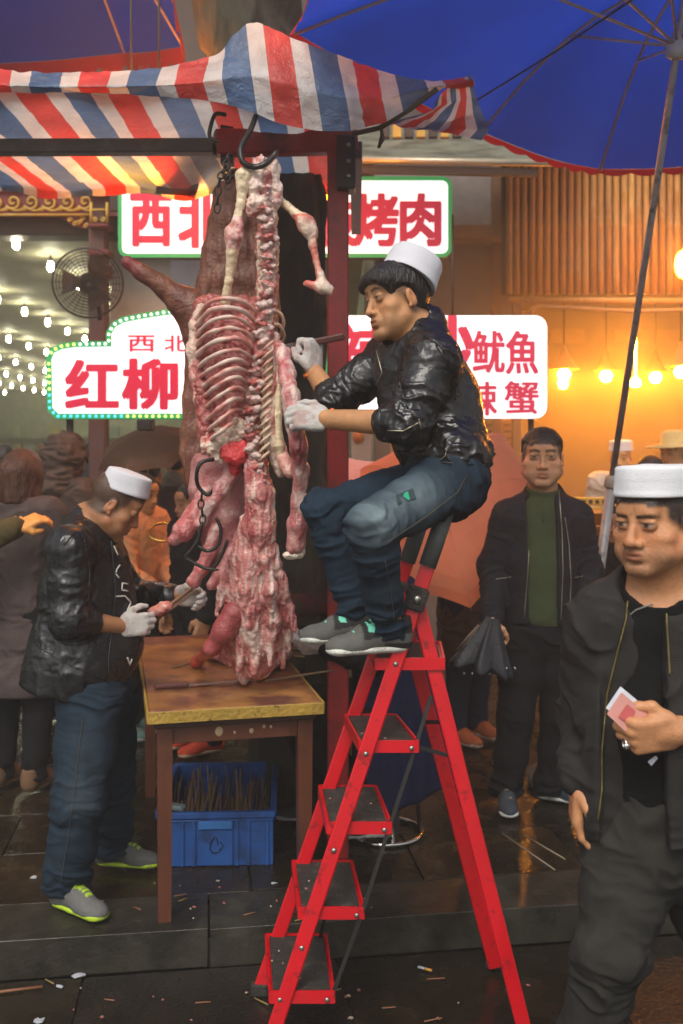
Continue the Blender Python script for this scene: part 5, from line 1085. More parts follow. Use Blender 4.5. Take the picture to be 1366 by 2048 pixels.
# ------------------------------------------------------------------ people
SKIN = A([.43, .205, .100])
def frame(F, U):
    F = nrm(F); U = nrm(A(U, float)-F*np.dot(F, U)); return np.stack([np.cross(F, U), F, U], 1)
class Head:
    def __init__(s, o, F, U, sc=1., skin=SKIN, fat=0., age=0., buzz=0., brow=.5, nose=1., wide=1., lid=0.):
        s.o = A(o, float); s.M = frame(F, U); s.sc = sc; s.skin = A(skin); s.fat = fat; s.age = age; s.buzz = buzz; s.brow = brow; s.nose = nose; s.wide = wide; s.lid = lid
    def p(s, a, f, u): return s.o+s.M @ A([a*s.wide, f, u])*s.sc
    def loc(s, v): return ((v-s.o) @ s.M)/s.sc/A([s.wide, 1, 1])
    def E(s, c, r, k, op='u', rot=None):
        R = s.M if rot is None else s.M @ rot
        return ell(s.p(*c), A(r)*s.sc*A([s.wide, 1, 1]), R, k*s.sc, op)
    def C(s, a, b, ra, rb, k, op='u'): return cap(s.p(*a), s.p(*b), ra*s.sc, rb*s.sc, k*s.sc, op)
    def prims(s):
        f = s.fat; P = [s.E((0, -.012, .047), (.074, .094, .080), .03),
             s.E((0, .022, -.030), (.061+.006*f, .066, .086), .03)]
        for q in (-1, 1):
            P += [s.C((q*(.052+.006*f), .008, -.055), (q*.018, .072, -.100), .020+.004*f, .017, .03),
                  s.E((q*.046, .052, -.020), (.024+.004*f, .024, .022), .022),
                  s.E((q*.038, .052, -.060), (.022+.008*f, .024, .026), .02)]
        P += [s.E((0, .073, -.099), (.022, .017, .016), .018),
              s.C((-.036, .076, .036), (.036, .076, .036), .012, .012, .016),
              s.E((0, .070, .060), (.05, .024, .03), .03)]
        for q in (-1, 1):
            P += [s.E((q*.033, .103, .013), (.021, .016, .012), .011, 's'),
                  s.E((q*.0325, .0755, .0125), (.019, .0155, .0125), .004),
                  s.E((q*.0325, .0800, .0190+.0026*s.lid), (.0190, .0118, .0062), .003),
                  s.E((q*.0325, .0790, .0045), (.0165, .0120, .0045), .003)]
        P += [s.C((0, .086, .022), (0, .104, -.024), .0075*s.nose, .0105*s.nose, .012),
              s.E((0, .107, -.031), (.0125*s.nose, .0125, .0105*s.nose), .008)]
        for q in (-1, 1):
            P += [s.E((q*.0145*s.nose, .095, -.034), (.0085*s.nose, .0105, .0085*s.nose), .006),
                  s.E((q*.0075, .102, -.0445), (.0042, .006, .005), .003, 's')]
        P += [s.E((0, .083, -.062), (.030, .014, .022), .014),
              s.E((0, .0945, -.0575), (.021, .0075, .0060), .005),
              s.E((0, .0920, -.0715), (.018, .0080, .0070), .005),
              s.E((0, .1010, -.0645), (.024, .0075, .0020), .0035, 's'),
              s.E((0, .0880, -.083), (.017, .006, .004), .008, 's')]
        t = .35; Rr = A([[1,0,0],[0,math.cos(t),math.sin(t)],[0,-math.sin(t),math.cos(t)]])
        for q in (-1, 1):
            P += [s.E((q*.077, -.012, .000), (.0085, .0175, .031), .006, 'u', Rr),
                  s.E((q*.085, -.016, .006), (.007, .0095, .018), .004, 's', Rr),
                  s.E((q*.080, -.004, -.026), (.006, .007, .008), .004)]
        if s.age > 0:
            for q in (-1, 1):
                P += [s.C((q*.027, .100, -.036), (q*.036, .088, -.068), .0025, .0025, .008, 's'),
                      s.E((q*.034, .098, -.004), (.016, .006, .0025), .006, 's')]
            for u in (.052, .062): P += [s.C((-.03, .101, u), (.03, .101, u), .0022, .0022, .007, 's')]
            P += [s.C((-.005, .098, .034), (-.006, .098, .047), .0024, .0022, .006, 's'), s.C((.005, .098, .034), (.006, .098, .047), .0015, .0015, .005, 's')]
        return P
    def colour(s, v, base=None):
        L = s.loc(v); a, f, u = L[:, 0], L[:, 1], L[:, 2]; aa = np.abs(a)
        c = np.tile(s.skin, (len(v), 1)) if base is None else base.copy()
        n = fbm(v*38, 3)[:, None]; c = c*(.86+.28*n)
        def blend(w, col): nonlocal c; w = np.clip(w, 0, 1)[:, None]; c = c*(1-w)+A(col)*w
        hd = (np.abs(a) < .1) & (f > -.13) & (f < .14) & (u > -.13) & (u < .15)
        cheek = np.exp(-(((aa-.042)/.02)**2+((u+.022)/.022)**2))*(f > .03)*hd; blend(cheek*.35, s.skin*A([1.12, .78, .72]))
        nose = np.exp(-((a/.016)**2+((u+.03)/.016)**2))*(f > .09)*hd; blend(nose*.35, s.skin*A([1.1, .8, .75]))
        ear = (aa > .072)*hd; blend(ear*.3, s.skin*A([1.1, .72, .65]))
        up = ((u+.0580)/.0060)**2+(a/.0225)**2; dn = ((u+.0715)/.0072)**2+(a/.020)**2
        blend((sstep(1.25, .7, up)+sstep(1.25, .7, dn))*(f > .08)*hd*.75, s.skin*A([.80, .50, .52]))
        blend(np.exp(-((u+.0645)/.0022)**2-(a/.022)**6)*(f > .075)*(f < .098)*hd*.4, A([.10, .035, .028]))
        if s.age >= 0:
            st = sstep(-.035, -.075, u)*sstep(.02, .05, f)*hd+np.exp(-((u+.047)/.006)**2)*(aa < .03)*(f > .08)*hd
            blend(np.clip(st, 0, 1)*(.16+.14*s.age)*(.6+.8*noise3(v*420)), A([.07, .055, .05]))
        bu = .0365+.004*np.sin((aa-.012)/.04*3.1)-(.003+.0025*np.sin((aa-.012)/.04*3.1)-.05*(aa-.03))*(s.age > .9)
        br = np.exp(-((u-bu)/.0052)**4)*sstep(.008, .014, aa)*sstep(.056, .046, aa)*(f > .05)*hd
        blend(np.clip(br*(.55+.45*s.brow)*(.65+.5*noise3(v*500)), 0, 1), A([.018, .014, .012]))
        ey = np.exp(-(((aa-.0325)/.0165)**4+((u-.0115-.001*s.lid)/(.0040+.0012*s.lid))**4))*(f > .07)*hd
        blend(ey*.8, A([.20, .155, .13])*(1+.7*s.lid)); ir = np.exp(-(((aa-.0325)/.0066)**4+((u-.0118)/.0056)**4))*(f > .07)*hd; blend(ir, A([.012, .008, .006]))
        ls = np.exp(-((u-.0160-.0022*s.lid)/.0021)**2)*np.exp(-((aa-.0325)/.019)**6)*(f > .07)*hd; blend(ls, A([.014, .010, .009]))
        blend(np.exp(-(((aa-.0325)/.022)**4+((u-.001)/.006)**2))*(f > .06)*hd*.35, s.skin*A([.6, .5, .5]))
        if s.buzz:
            line = .052+.35*(aa-.04).clip(0)*0
            w = sstep(line, line+.012, u)*(f < .09)+sstep(.055, .035, f)*sstep(-.02+.6*np.clip(f, -.02, 1), .012+.6*np.clip(f, -.02, 1), u)+sstep(.0, -.025, f)*sstep(-.055, -.035, u)*(aa < .074)
            w = np.maximum(w, sstep(.062, .070, u)); w = np.clip(w, 0, 1)*hd*(aa < .0765)*s.buzz; blend(w*(.80+.35*noise3(v*600)), A([.022, .018, .016]))
        return c
def hand_prims(w, d, t, n, curl=(.5,.6,.5), spread=0., r=.0092, size=1., thumb=(.5, .6), k=.006):
    """w wrist, d towards knuckles, t towards the thumb, n palm side"""
    w = A(w, float); d = nrm(d); t = nrm(A(t)-d*np.dot(d, t)); n0 = np.cross(d, t); n = n0 if np.dot(n0, n) > 0 else -n0
    R = np.stack([t, d, n], 1); z = size; P = [rbox(w+d*.048*z, A([.041, .050, .0145])*z, R, .013*z, .012), cap(w-d*.015*z, w+d*.03*z, .026*z, .024*z, .015, sq=(n, 1.25))]
    P += [ell(w+d*.035*z+t*.026*z+n*.008*z, A([.017, .03, .016])*z, R, .01), ell(w+d*.04*z-t*.026*z+n*.007*z, A([.014, .032, .013])*z, R, .01)]
    off = (.031, .0105, -.0105, -.030); ln = (.074, .083, .077, .060); kb = (.092, .097, .093, .085)
    for i in range(4):
        p = w+d*kb[i]*z+t*off[i]*z; a = 0; pts = [p-d*.015*z, p]; dirn = d+t*(off[i]*spread*8)
        for j, fr in enumerate((.46, .31, .23)):
            a += curl[j]+.06*i
            p = p+(nrm(dirn)*math.cos(a)+n*math.sin(a))*ln[i]*fr*z; pts.append(p)
        rr = [r*1.12*z, r*1.12*z, r*z, r*.92*z, r*.80*z]; rr = [q*(.88 if i == 3 else 1) for q in rr]
        P += chain(pts, rr, k)
    p = w+d*.022*z+t*.030*z+n*.006*z; th = nrm(d*.62+t*.62+n*thumb[0]); pts = [w+d*.012*z+t*.012*z, p, p+th*.036*z]; th2 = nrm(d*.9+t*(.35-thumb[1])+n*thumb[0]); pts += [pts[-1]+th2*.030*z]; th3 = nrm(d*.9-t*thumb[1]*.6+n*thumb[0]*.8); pts += [pts[-1]+th3*.024*z]
    P += chain(pts, [.016*z, .0155*z, .0118*z, .0105*z, .0088*z], k*1.5)
    return P
def folds(bones, fa=26., fc=8., seed=0., sharp=2., base=.14):
    """cloth creases that run across each limb; bones: (a, b, amplitude, weight towards end a, weight towards end b)"""
    def f(v):
        tot = np.zeros(len(v)); ws = np.zeros(len(v))+1e-9
        for (a, b, amp, wa, wb) in bones:
            a = A(a); b = A(b); L = np.linalg.norm(b-a); ax = (b-a)/L; q = v-a; al = q @ ax; tt = np.clip(al/L, 0, 1)
            per = q-np.outer(al, ax); dist = np.linalg.norm(q-np.outer(tt*L, ax), axis=1); w = np.exp(-dist/.018)
            wp = fbm(v*9+seed, 2)
            n = ridge(noise3(per*fc+np.outer(al*fa+wp*3.2, ax)+seed))**sharp*.7+ridge(noise3(per*fc*2.2+np.outer(al*fa*2.1+wp*4, ax)+seed+5))**sharp*.3
            j = base+wa*np.exp(-(tt*L/.10)**2)+wb*np.exp(-((1-tt)*L/.10)**2)
            tot += w*(n-.38)*amp*j; ws += w
        return tot/ws
    return f
def shoe(par, ank, toe, up=(0,0,1), L=.275, upper=(.1,.1,.1), sole=(.7,.7,.65), lace=None, accent=None, vox=.0045, name='shoe', rough=.75, zs=None, panel=None):
    up = nrm(up); d = nrm(A(toe)-up*np.dot(toe, up)); s = np.cross(d, up); h0 = A(ank)-up*.085-d*.045
    if zs is not None: h0[2] = zs+.012
    R = np.stack([s, d, up], 1); c = lambda a, f, u: h0+R @ A([a, f, u])
    P = [cap(c(0, .01, .035), c(0, .005, .095), .036, .033, .02), cap(c(0, .02, .045), c(.004, .12, .04), .038, .038, .03), cap(c(0, .02, .07), c(.002, .12, .055), .033, .028, .03),
         ell(c(.004, .175, .022), (.044, .066, .036), R, .03), half(c(0, 0, .010), -up, .003)]
    P += [ell(c(0, .01, .118), (.026, .032, .02), R, .008, 's')]
    def col(v):
        q = (v-h0) @ R; cc = np.tile(A(upper), (len(v), 1))*(.85+.3*fbm(v*60, 2))[:, None]
        if accent is not None:
            m = ((np.abs(q[:, 0]) < .017) & (q[:, 1] > .085) & (q[:, 1] < .16) & (q[:, 2] > .04)); m |= (q[:, 2] > .100) & (q[:, 1] < .03)
            m = m & (np.sin(q[:, 1]*420) > -.2); cc[m] = accent
        if panel is not None:
            m = (q[:, 2] > .058-.2*(q[:, 1]-.06).clip(0)) & (q[:, 1] < .135); cc[m] = A(panel[0])*(.8+.4*fbm(v[m]*70, 2))[:, None]
            m = (q[:, 1] > .096) & (q[:, 1] < .118) & (q[:, 2] > .066) & (np.abs(q[:, 0]) > .010); cc[m] = panel[1]
            m = (np.abs(q[:, 1]-.02) < .05) & (q[:, 2] < .032); cc[m] = panel[0]
        return cc
    o = organic(name, P, vox, mat('shoe_fabric', rough=rough, attr=True, bump=.4, bscale=240), par, col=col)
    S = [cap(c(0, .02, .012), c(.003, .10, .012), .037, .037, .01, sq=(up, 2.4)), cap(c(.003, .10, .012), c(.004, .195, .013), .037, .045, .01, sq=(up, 2.4)), half(c(0, 0, -.011), -up, .002)]
    ms = mat('sole_%d_%d_%d' % tuple(int(x*99) for x in sole), sole, .7, bump=.5, bscale=120, dirt=((.05,.04,.03), 22, .5, .8))
    organic('sole', S, vox, ms, o)
    if lace is not None:
        b = MB()
        for i in range(5):
            f = .098+i*.014; z = .096-i*.0075
            b.tube([c(-.022, f, z-.012), c(-.010, f+.004, z), c(.010, f+.004, z), c(.022, f, z-.012)], .003, 5)
        b.build('lace', mat('lace_%d_%d_%d' % tuple(int(x*99) for x in lace), lace, .8), o)
    return o
SKINM = lambda: mat('skin', rough=.38, attr=True, vary=.10, vscale=70, bump=.30, bscale=300, rvar=.10, sss=.08, spec=.4)
HAIRM = lambda: mat('hair', rough=.42, attr=True, vary=.35, vscale=40, bump=.9, bscale=120, stretch=(1, 1, .25), spec=.45)
def body(par, J, H, vox=.0045, fat=1., hands=(), girth=1., feet=True):
    F = nrm(J['tF']); P = H.prims()
    P += [cap(J['nk'], H.p(0, -.022, -.045), .064*girth, .058*girth, .025), cap(J['nk'], H.p(0, .012, -.075), .045, .042, .03)]
    P += [cap(J['sL'], J['nk'], .050, .05, .03), cap(J['sR'], J['nk'], .052, .05, .03), cap(J['ch'], J['pv'], .135*fat, .13*fat, .04, sq=(F, 1.35)), cap(J['sL'], J['sR'], .062, .062, .04)]
    for q in 'LR':
        P += chain([J['s'+q], J['e'+q], J['w'+q]], [.053, .042, .030], .015)
        P[-1]['ra'] = .044
        if feet: P += chain([J['h'+q], J['k'+q], J['a'+q]], [.082, .056, .040], .02)
    for h in hands: P += h
    me = organic('body', P, vox, SKINM(), par, col=lambda v: H.colour(v))
    return me
def garment(name, par, P, m, bones, vox=.006, fa=26, fc=8, seed=0., col=None, smooth=0, sharp=2., extra=None, base=.14):
    fd = folds(bones, fa, fc, seed, sharp, base)
    return organic(name, P, vox, m, par, disp=(lambda v: fd(v)+extra(v)) if extra else fd, col=col, smooth=smooth)
def seam(par, name, pts, r, m, n=5):
    return MB().tube(pts, r, n).build(name, m, par)
def project(pts, o):
    """push points onto the surface of a built part, 2 mm proud"""
    me = o.data; n = len(me.vertices); c = np.empty(n*3); me.vertices.foreach_get('co', c); c = c.reshape(-1, 3)
    no = np.empty(n*3); me.vertices.foreach_get('normal', no); no = no.reshape(-1, 3); r = []
    for p in pts:
        k = ((c-A(p))**2).sum(1).argmin(); r.append(c[k]+no[k]*.0015)
    return r
def surf(pts, o, n=14, axis=(0, 1, 0), width=.02):
    """polyline laid on the camera-facing surface of a part: pts given by their x,z; y is taken from the part"""
    me = o.data; N = len(me.vertices); c = np.empty(N*3); me.vertices.foreach_get('co', c); c = c.reshape(-1, 3)
    P = []
    for i in range(len(pts)-1):
        for k in range(n): P.append(lerp(A(pts[i], float), A(pts[i+1], float), k/n))
    P.append(A(pts[-1], float)); out = []
    for p in P:
        # along the sight line from the photograph's standpoint, first hit
        d = p-A([0, 0, CAMZ]); q = c-A([0, 0, CAMZ]); s = q @ d/np.dot(d, d); dist = np.linalg.norm(q-np.outer(s, d), axis=1)
        m = dist < .007
        if not m.any(): m = dist < dist.min()+.004
        k = s[m].min(); out.append(A([0, 0, CAMZ])+d*(k)-nrm(d)*.002)
    return out
def prayer_cap(par, c, ax, r, h, x=None, ex=1.12, m=None, top=.97, loose=0.):
    m = m or mat('cap_cloth', (.62, .62, .66), .85, vary=.06, bump=.25, bscale=300, sheen=.3)
    b = MB(); rr = .006
    prof = [(r*.985, .004), (r, .0), (r*1.012, .003), (r*1.012, .010), (r*1.0, .013)]
    for i in range(1, 7): prof.append((r*lerp(1, top, i/6)*(1+.006*math.sin(i*2.1)), lerp(.013, h-rr, i/6)))
    prof += [(r*top-.002, h-.002), (r*top-.006, h+.0005), (r*top*.7, h+.003), (r*top*.3, h+.004), (.001, h+.004)]
    b.lathe(c, ax, prof, 48, ex, x); o = b.build('cap', m, par)
    me = o.data; n = len(me.vertices); q = np.empty(n*3); me.vertices.foreach_get('co', q); q = q.reshape(-1, 3); d = q-A(c); d = d/np.linalg.norm(d, axis=1)[:, None]
    q = q+d*((fbm(q*13+r*90, 2)-.5)*.011)[:, None]; me.vertices.foreach_set('co', q.astype(np.float32).ravel()); me.update()
    return o
def hair_shell(par, H, grow=.010, front=.055, sides=.0, back=-.06, extra=(), col=(.012,.010,.010), vox=.005, lumps=.004, ears=True, name='hair', sidef=.05):
    g = grow
    P = [H.E((0, -.012, .047), (.074+g, .094+g, .080+g*1.3), .02), H.C((0, -.07, .02), (0, -.055, back+.02), .045, .04, .03)]+list(extra)
    # cut away the face, the ears' fronts and the neck
    P += [half(H.p(0, .0, back), -H.M[:, 2], .01)]
    P += [H.E((0, .115, front-.10), (.135, .085, .10), .012, 's'), H.E((.085, .02+(sidef-.05), sides-.035), (.03, sidef, .045), .012, 's'), H.E((-.085, .02+(sidef-.05), sides-.035), (.03, sidef, .045), .012, 's')]
    if ears: P += [H.E((q*.09, -.012, .0), (.03, .028, .036), .008, 's') for q in (-1, 1)]
    def dp(v):
        L = H.loc(v); s = A([70, 70, 16]); return (ridge(noise3(L*s))**2-.4)*lumps+(noise3(L*25)-.5)*lumps
    cc = A(col)
    return organic(name, P, vox, HAIRM(), par, disp=dp, col=lambda v: cc*(.7+.6*noise3(v*90))[:, None])
LEATHER = lambda: mat('black_leather', (.008, .008, .009), .30, vary=.3, vscale=14, bump=.5, bscale=30, spec=.6, rvar=.1)
DENIM = lambda: mat('denim', rough=.85, attr=True, vary=.18, vscale=30, bump=.35, bscale=420, spec=.15)
GLOVE = lambda: mat('glove_knit', rough=.95, attr=True, vary=.12, vscale=40, bump=.7, bscale=330, sheen=.4)
CLOTH = lambda c, nm, r=.85, bs=260, b=.35: mat(nm, c, r, vary=.16, vscale=20, bump=b, bscale=bs, spec=.15)
ZIP = lambda: mat('zip_metal', (.45, .40, .30), .35, metal=.9)
def denim_col(base, fade, spots):
    """indigo with worn, paler cloth where the photograph shows it: spots = (point, radius, strength)"""
    def f(v):
        w = np.zeros(len(v))
        for (p, r, s) in spots: w = np.maximum(w, s*np.exp(-((v-A(p))**2).sum(1)/r**2))
        w = np.clip(w*(.75+.5*fbm(v*30, 2)), 0, 1)[:, None]; n = (.75+.5*fbm(v*18, 3))[:, None]
        return (A(base)*(1-w)+A(fade)*w)*n
    return f
def glove_col(v): 
    n = fbm(v*55, 3)[:, None]; c = A([.60, .56, .52])*(.85+.25*n); w = sstep(.56, .72, fbm(v*33+9, 2))[:, None]*.55
    return c*(1-w)+A([.42, .20, .17])*w
def glove(par, hp, wrist, d, cuff=True, vox=.0042):
    g = organic('glove', hp, vox, GLOVE(), par, disp=lambda v: (noise3(v*120)-.5)*.0012, col=glove_col)
    if cuff:
        d = nrm(d); MB().lathe(A(wrist)-d*.024, d, [(.031, 0), (.0355, .002), (.0355, .010), (.032, .012)], 20, 1., caps=False).build('cuff', mat('orange_elastic', (.75, .16, .02), .8, bump=.3), g)
    return g

# ---- the man on the ladder
def climber():
    par = thing('person', W(760, 1330, 3.05), 'young man in black leather jacket sitting on top of the red ladder, cutting the carcass', 'person')
    hF = nrm([-1, -.50, -.10]); hU = nrm([-.16, .04, 1])
    H = Head(W(793, 606, 3.16), hF, hU, .97, skin=A([.50, .245, .110]), buzz=.6, age=0, brow=1.2)
    J = dict(nk=W(838, 660, 3.19), ch=W(850, 790, 3.20), pv=W(900, 955, 3.15), tF=(-1, .1, .35),
             sL=W(866, 722, 3.04), eL=W(814, 848, 2.97), wL=W(652, 838, 3.12), sR=W(782, 712, 3.36), eR=W(668, 806, 3.32), wR=W(627, 742, 3.46),
             hL=W(886, 974, 3.04), hR=W(880, 962, 3.22), kL=W(742, 1052, 2.80), kR=W(652, 1022, 3.12), aL=W(778, 1255, 2.98), aR=W(715, 1238, 3.15))
    dL = nrm(J['wL']-J['eL']); hL = hand_prims(J['wL'], nrm([-1, .12, .08]), (-.25, .35, .9), (0.2, 1, -.3), (.55, .75, .6), thumb=(.25, .2), r=.0100)
    dR = nrm(W(630, 690, 3.46)-J['wR']); hR = hand_prims(J['wR'], nrm([-.0, .05, 1]), (-.55, -.75, .1), (-.9, .35, 0), (1.35, 1.5, 1.0), thumb=(.9, .9), r=.0105, size=1.05)
    body(par, J, H, .0045, hands=[])
    # fringe cut straight across the brow, short sides
    hair = hair_shell(par, H, grow=.013, front=.062, sides=.035, back=-.055, lumps=.003, extra=[H.E((0, .045, .075), (.074, .062, .045), .02), H.C((-.05, .075, .065), (.05, .075, .065), .028, .028, .02)], vox=.0042)
    prayer_cap(par, H.p(0, -.052, .075), nrm(-hF*.62+hU*.80), .090, .086, x=H.M[:, 0], ex=1.06, top=.95)
    F = nrm(J['tF'])
    tor = [cap(W(838, 705, 3.19), W(862, 800, 3.19), .112, .145, .05, sq=(nrm([-.3, .95, .2]), .92)), cap(W(862, 800, 3.19), W(900, 925, 3.15), .145, .132, .05), cap(J['sL'], J['sR'], .082, .082, .06),
           cap(W(818, 745, 3.19), W(850, 880, 3.15), .11, .10, .05), cap(W(905, 910, 3.05), W(905, 910, 3.24), .10, .10, .05),
           half(W(880, 938, 3.1), nrm([.05, 0, -1]), .012)]
    tor += [cap(W(838, 682, 3.19), W(826, 676, 3.17), .082, .076, .03), cap(W(846, 664, 3.20), W(852, 648, 3.20), .074, .066, .015)]
    tor += chain([J['sL'], lerp(J['sL'], J['eL'], .5), J['eL'], lerp(J['eL'], J['wL'], .22)], [.078, .069, .062, .056], .03)
    tor += chain([J['sR'], lerp(J['sR'], J['eR'], .5), J['eR'], lerp(J['eR'], J['wR'], .18)], [.077, .068, .060, .054], .03)
    tor += [cap(W(806, 668, 3.15), H.p(0, .02, -.06), .064, .070, .012, 's'), cap(H.p(0, -.02, -.03), W(836, 652, 3.19), .060, .062, .008, 's')]
    bones = [(J['sL'], J['eL'], .020, .5, 1.6), (J['eL'], J['wL'], .017, 1.4, .2), (J['sR'], J['eR'], .020, .5, 1.5), (J['eR'], J['wR'], .016, 1.4, .2),
             (W(846, 690, 3.18), W(905, 940, 3.14), .018, .3, 1.6)]
    jk = garment('jacket', par, tor, LEATHER(), [(a_, b_, c_*.8, d_, e_) for a_, b_, c_, d_, e_ in bones], .0050, 30, 15, 3.1, sharp=2.6)
    MB().lathe(lerp(J['eL'], J['wL'], .225), nrm(J['wL']-J['eL']), [(.056, -.008), (.060, .0), (.060, .014), (.054, .018)], 24).build('sleeve_hem', LEATHER(), jk)
    zm = ZIP()
    for pts in ([W(752, 700, 3.0), W(764, 745, 3.0), W(752, 770, 3.0)], [W(775, 861, 2.95), W(806, 862, 2.95), W(838, 845, 2.95)], [W(838, 838, 2.95), W(842, 858, 2.95)], [W(894, 898, 3), W(890, 912, 3), W(880, 920, 3)]):
        seam(jk, 'zip', surf(pts, jk, 8), .0018, zm)
    for pts in ([(800, 690), (792, 740), (808, 800), (832, 838)], [(872, 690), (905, 740), (912, 800)], [(845, 668), (880, 690), (915, 735)], [(800, 905), (880, 925), (970, 930)]): seam(jk, 'seam', surf([W(a, b, 3.) for a, b in pts], jk, 8), .0022, LEATHER())
    # jeans
    hipc = (J['hL']+J['hR'])/2
    pj = [cap(J['hL']+V3(.02,0,.02), J['hR']+V3(.02,0,.02), .104, .104, .05), cap(hipc+V3(.03,0,.02), hipc+V3(-.01,0,.08), .108, .108, .05)]
    for q, r in (('L', 1.), ('R', .97)):
        pj += chain([J['h'+q], lerp(J['h'+q], J['k'+q], .5), J['k'+q], lerp(J['k'+q], J['a'+q], .3), lerp(J['k'+q], J['a'+q], 1.02)], [.094*r, .080*r, .066*r, .061*r, .050*r], .025)
    pj += [half(J['aL']+V3(0, 0, -.03), (0, 0, -1), .006)]
    bj = []
    for q in 'LR': bj += [(J['h'+q], J['k'+q], .020, 1.4, 1.3), (J['k'+q], J['a'+q], .022, 1.3, 1.9)]
    jn = garment('jeans', par, pj, DENIM(), bj, .0052, 28, 7, 8.8,
            denim_col((.013, .027, .045), (.15, .20, .22), [(W(850, 985, 2.82), .10, .75), (W(760, 1025, 2.72), .085, .95), (W(800, 1000, 2.75), .09, .85), (W(735, 1070, 2.70), .05, .6), (W(780, 1180, 2.85), .05, .15)]))
    st = mat('jean_thread', (.075, .068, .05), .9)
    seam(jn, 'stitching', surf([W(935, 950, 3), W(915, 985, 2.9), W(850, 1035, 2.8), W(770, 1088, 2.8)], jn, 10), .0014, st)
    seam(jn, 'stitching', surf([W(770, 1120, 2.8), W(782, 1180, 2.9), W(788, 1240, 2.95)], jn, 10), .0012, st)
    bb = MB(); q = surf([W(792, 990, 2.8), W(826, 976, 2.8), W(832, 996, 2.8), W(796, 1008, 2.8)], jn, 1)
    patch = MB(); qq = q[:4]; patch.add(qq+[p+V3(0, .006, 0) for p in qq], [(0,1,2,3), (4,7,6,5), (0,4,5,1), (1,5,6,2), (2,6,7,3), (3,7,4,0)])
    po = patch.build('patch', mat('patch_cloth', (.03, .05, .06), .8), jn)
    qc = sum(qq)/4; MB().poly([qc+V3(-.012, -.003, -.012), qc+V3(.012, -.003, -.010), qc+V3(.006, -.003, .014), qc+V3(-.004, -.003, .010)], (0, 1, 0), .003).build('emblem', mat('emblem_green', (.02, .45, .22), .6), po)
    g = (.10, .10, .10)
    mint = (.16, .62, .45)
    shoe(par, W(778, 1246, 2.98), (-1, -.28, 0), L=.29, upper=(.10, .10, .09), sole=(.62, .62, .55), lace=mint, zs=1.035, panel=((.012, .012, .013), mint))
    shoe(par, W(722, 1240, 3.14), (-1, -.15, 0), L=.29, upper=(.085, .085, .08), sole=(.55, .57, .50), lace=mint, zs=1.035, panel=((.012, .012, .013), mint))
    glove(par, hL, J['wL'], nrm([-1, .12, .08])); glove(par, hR, J['wR'], (0, .05, 1))
    return par, J

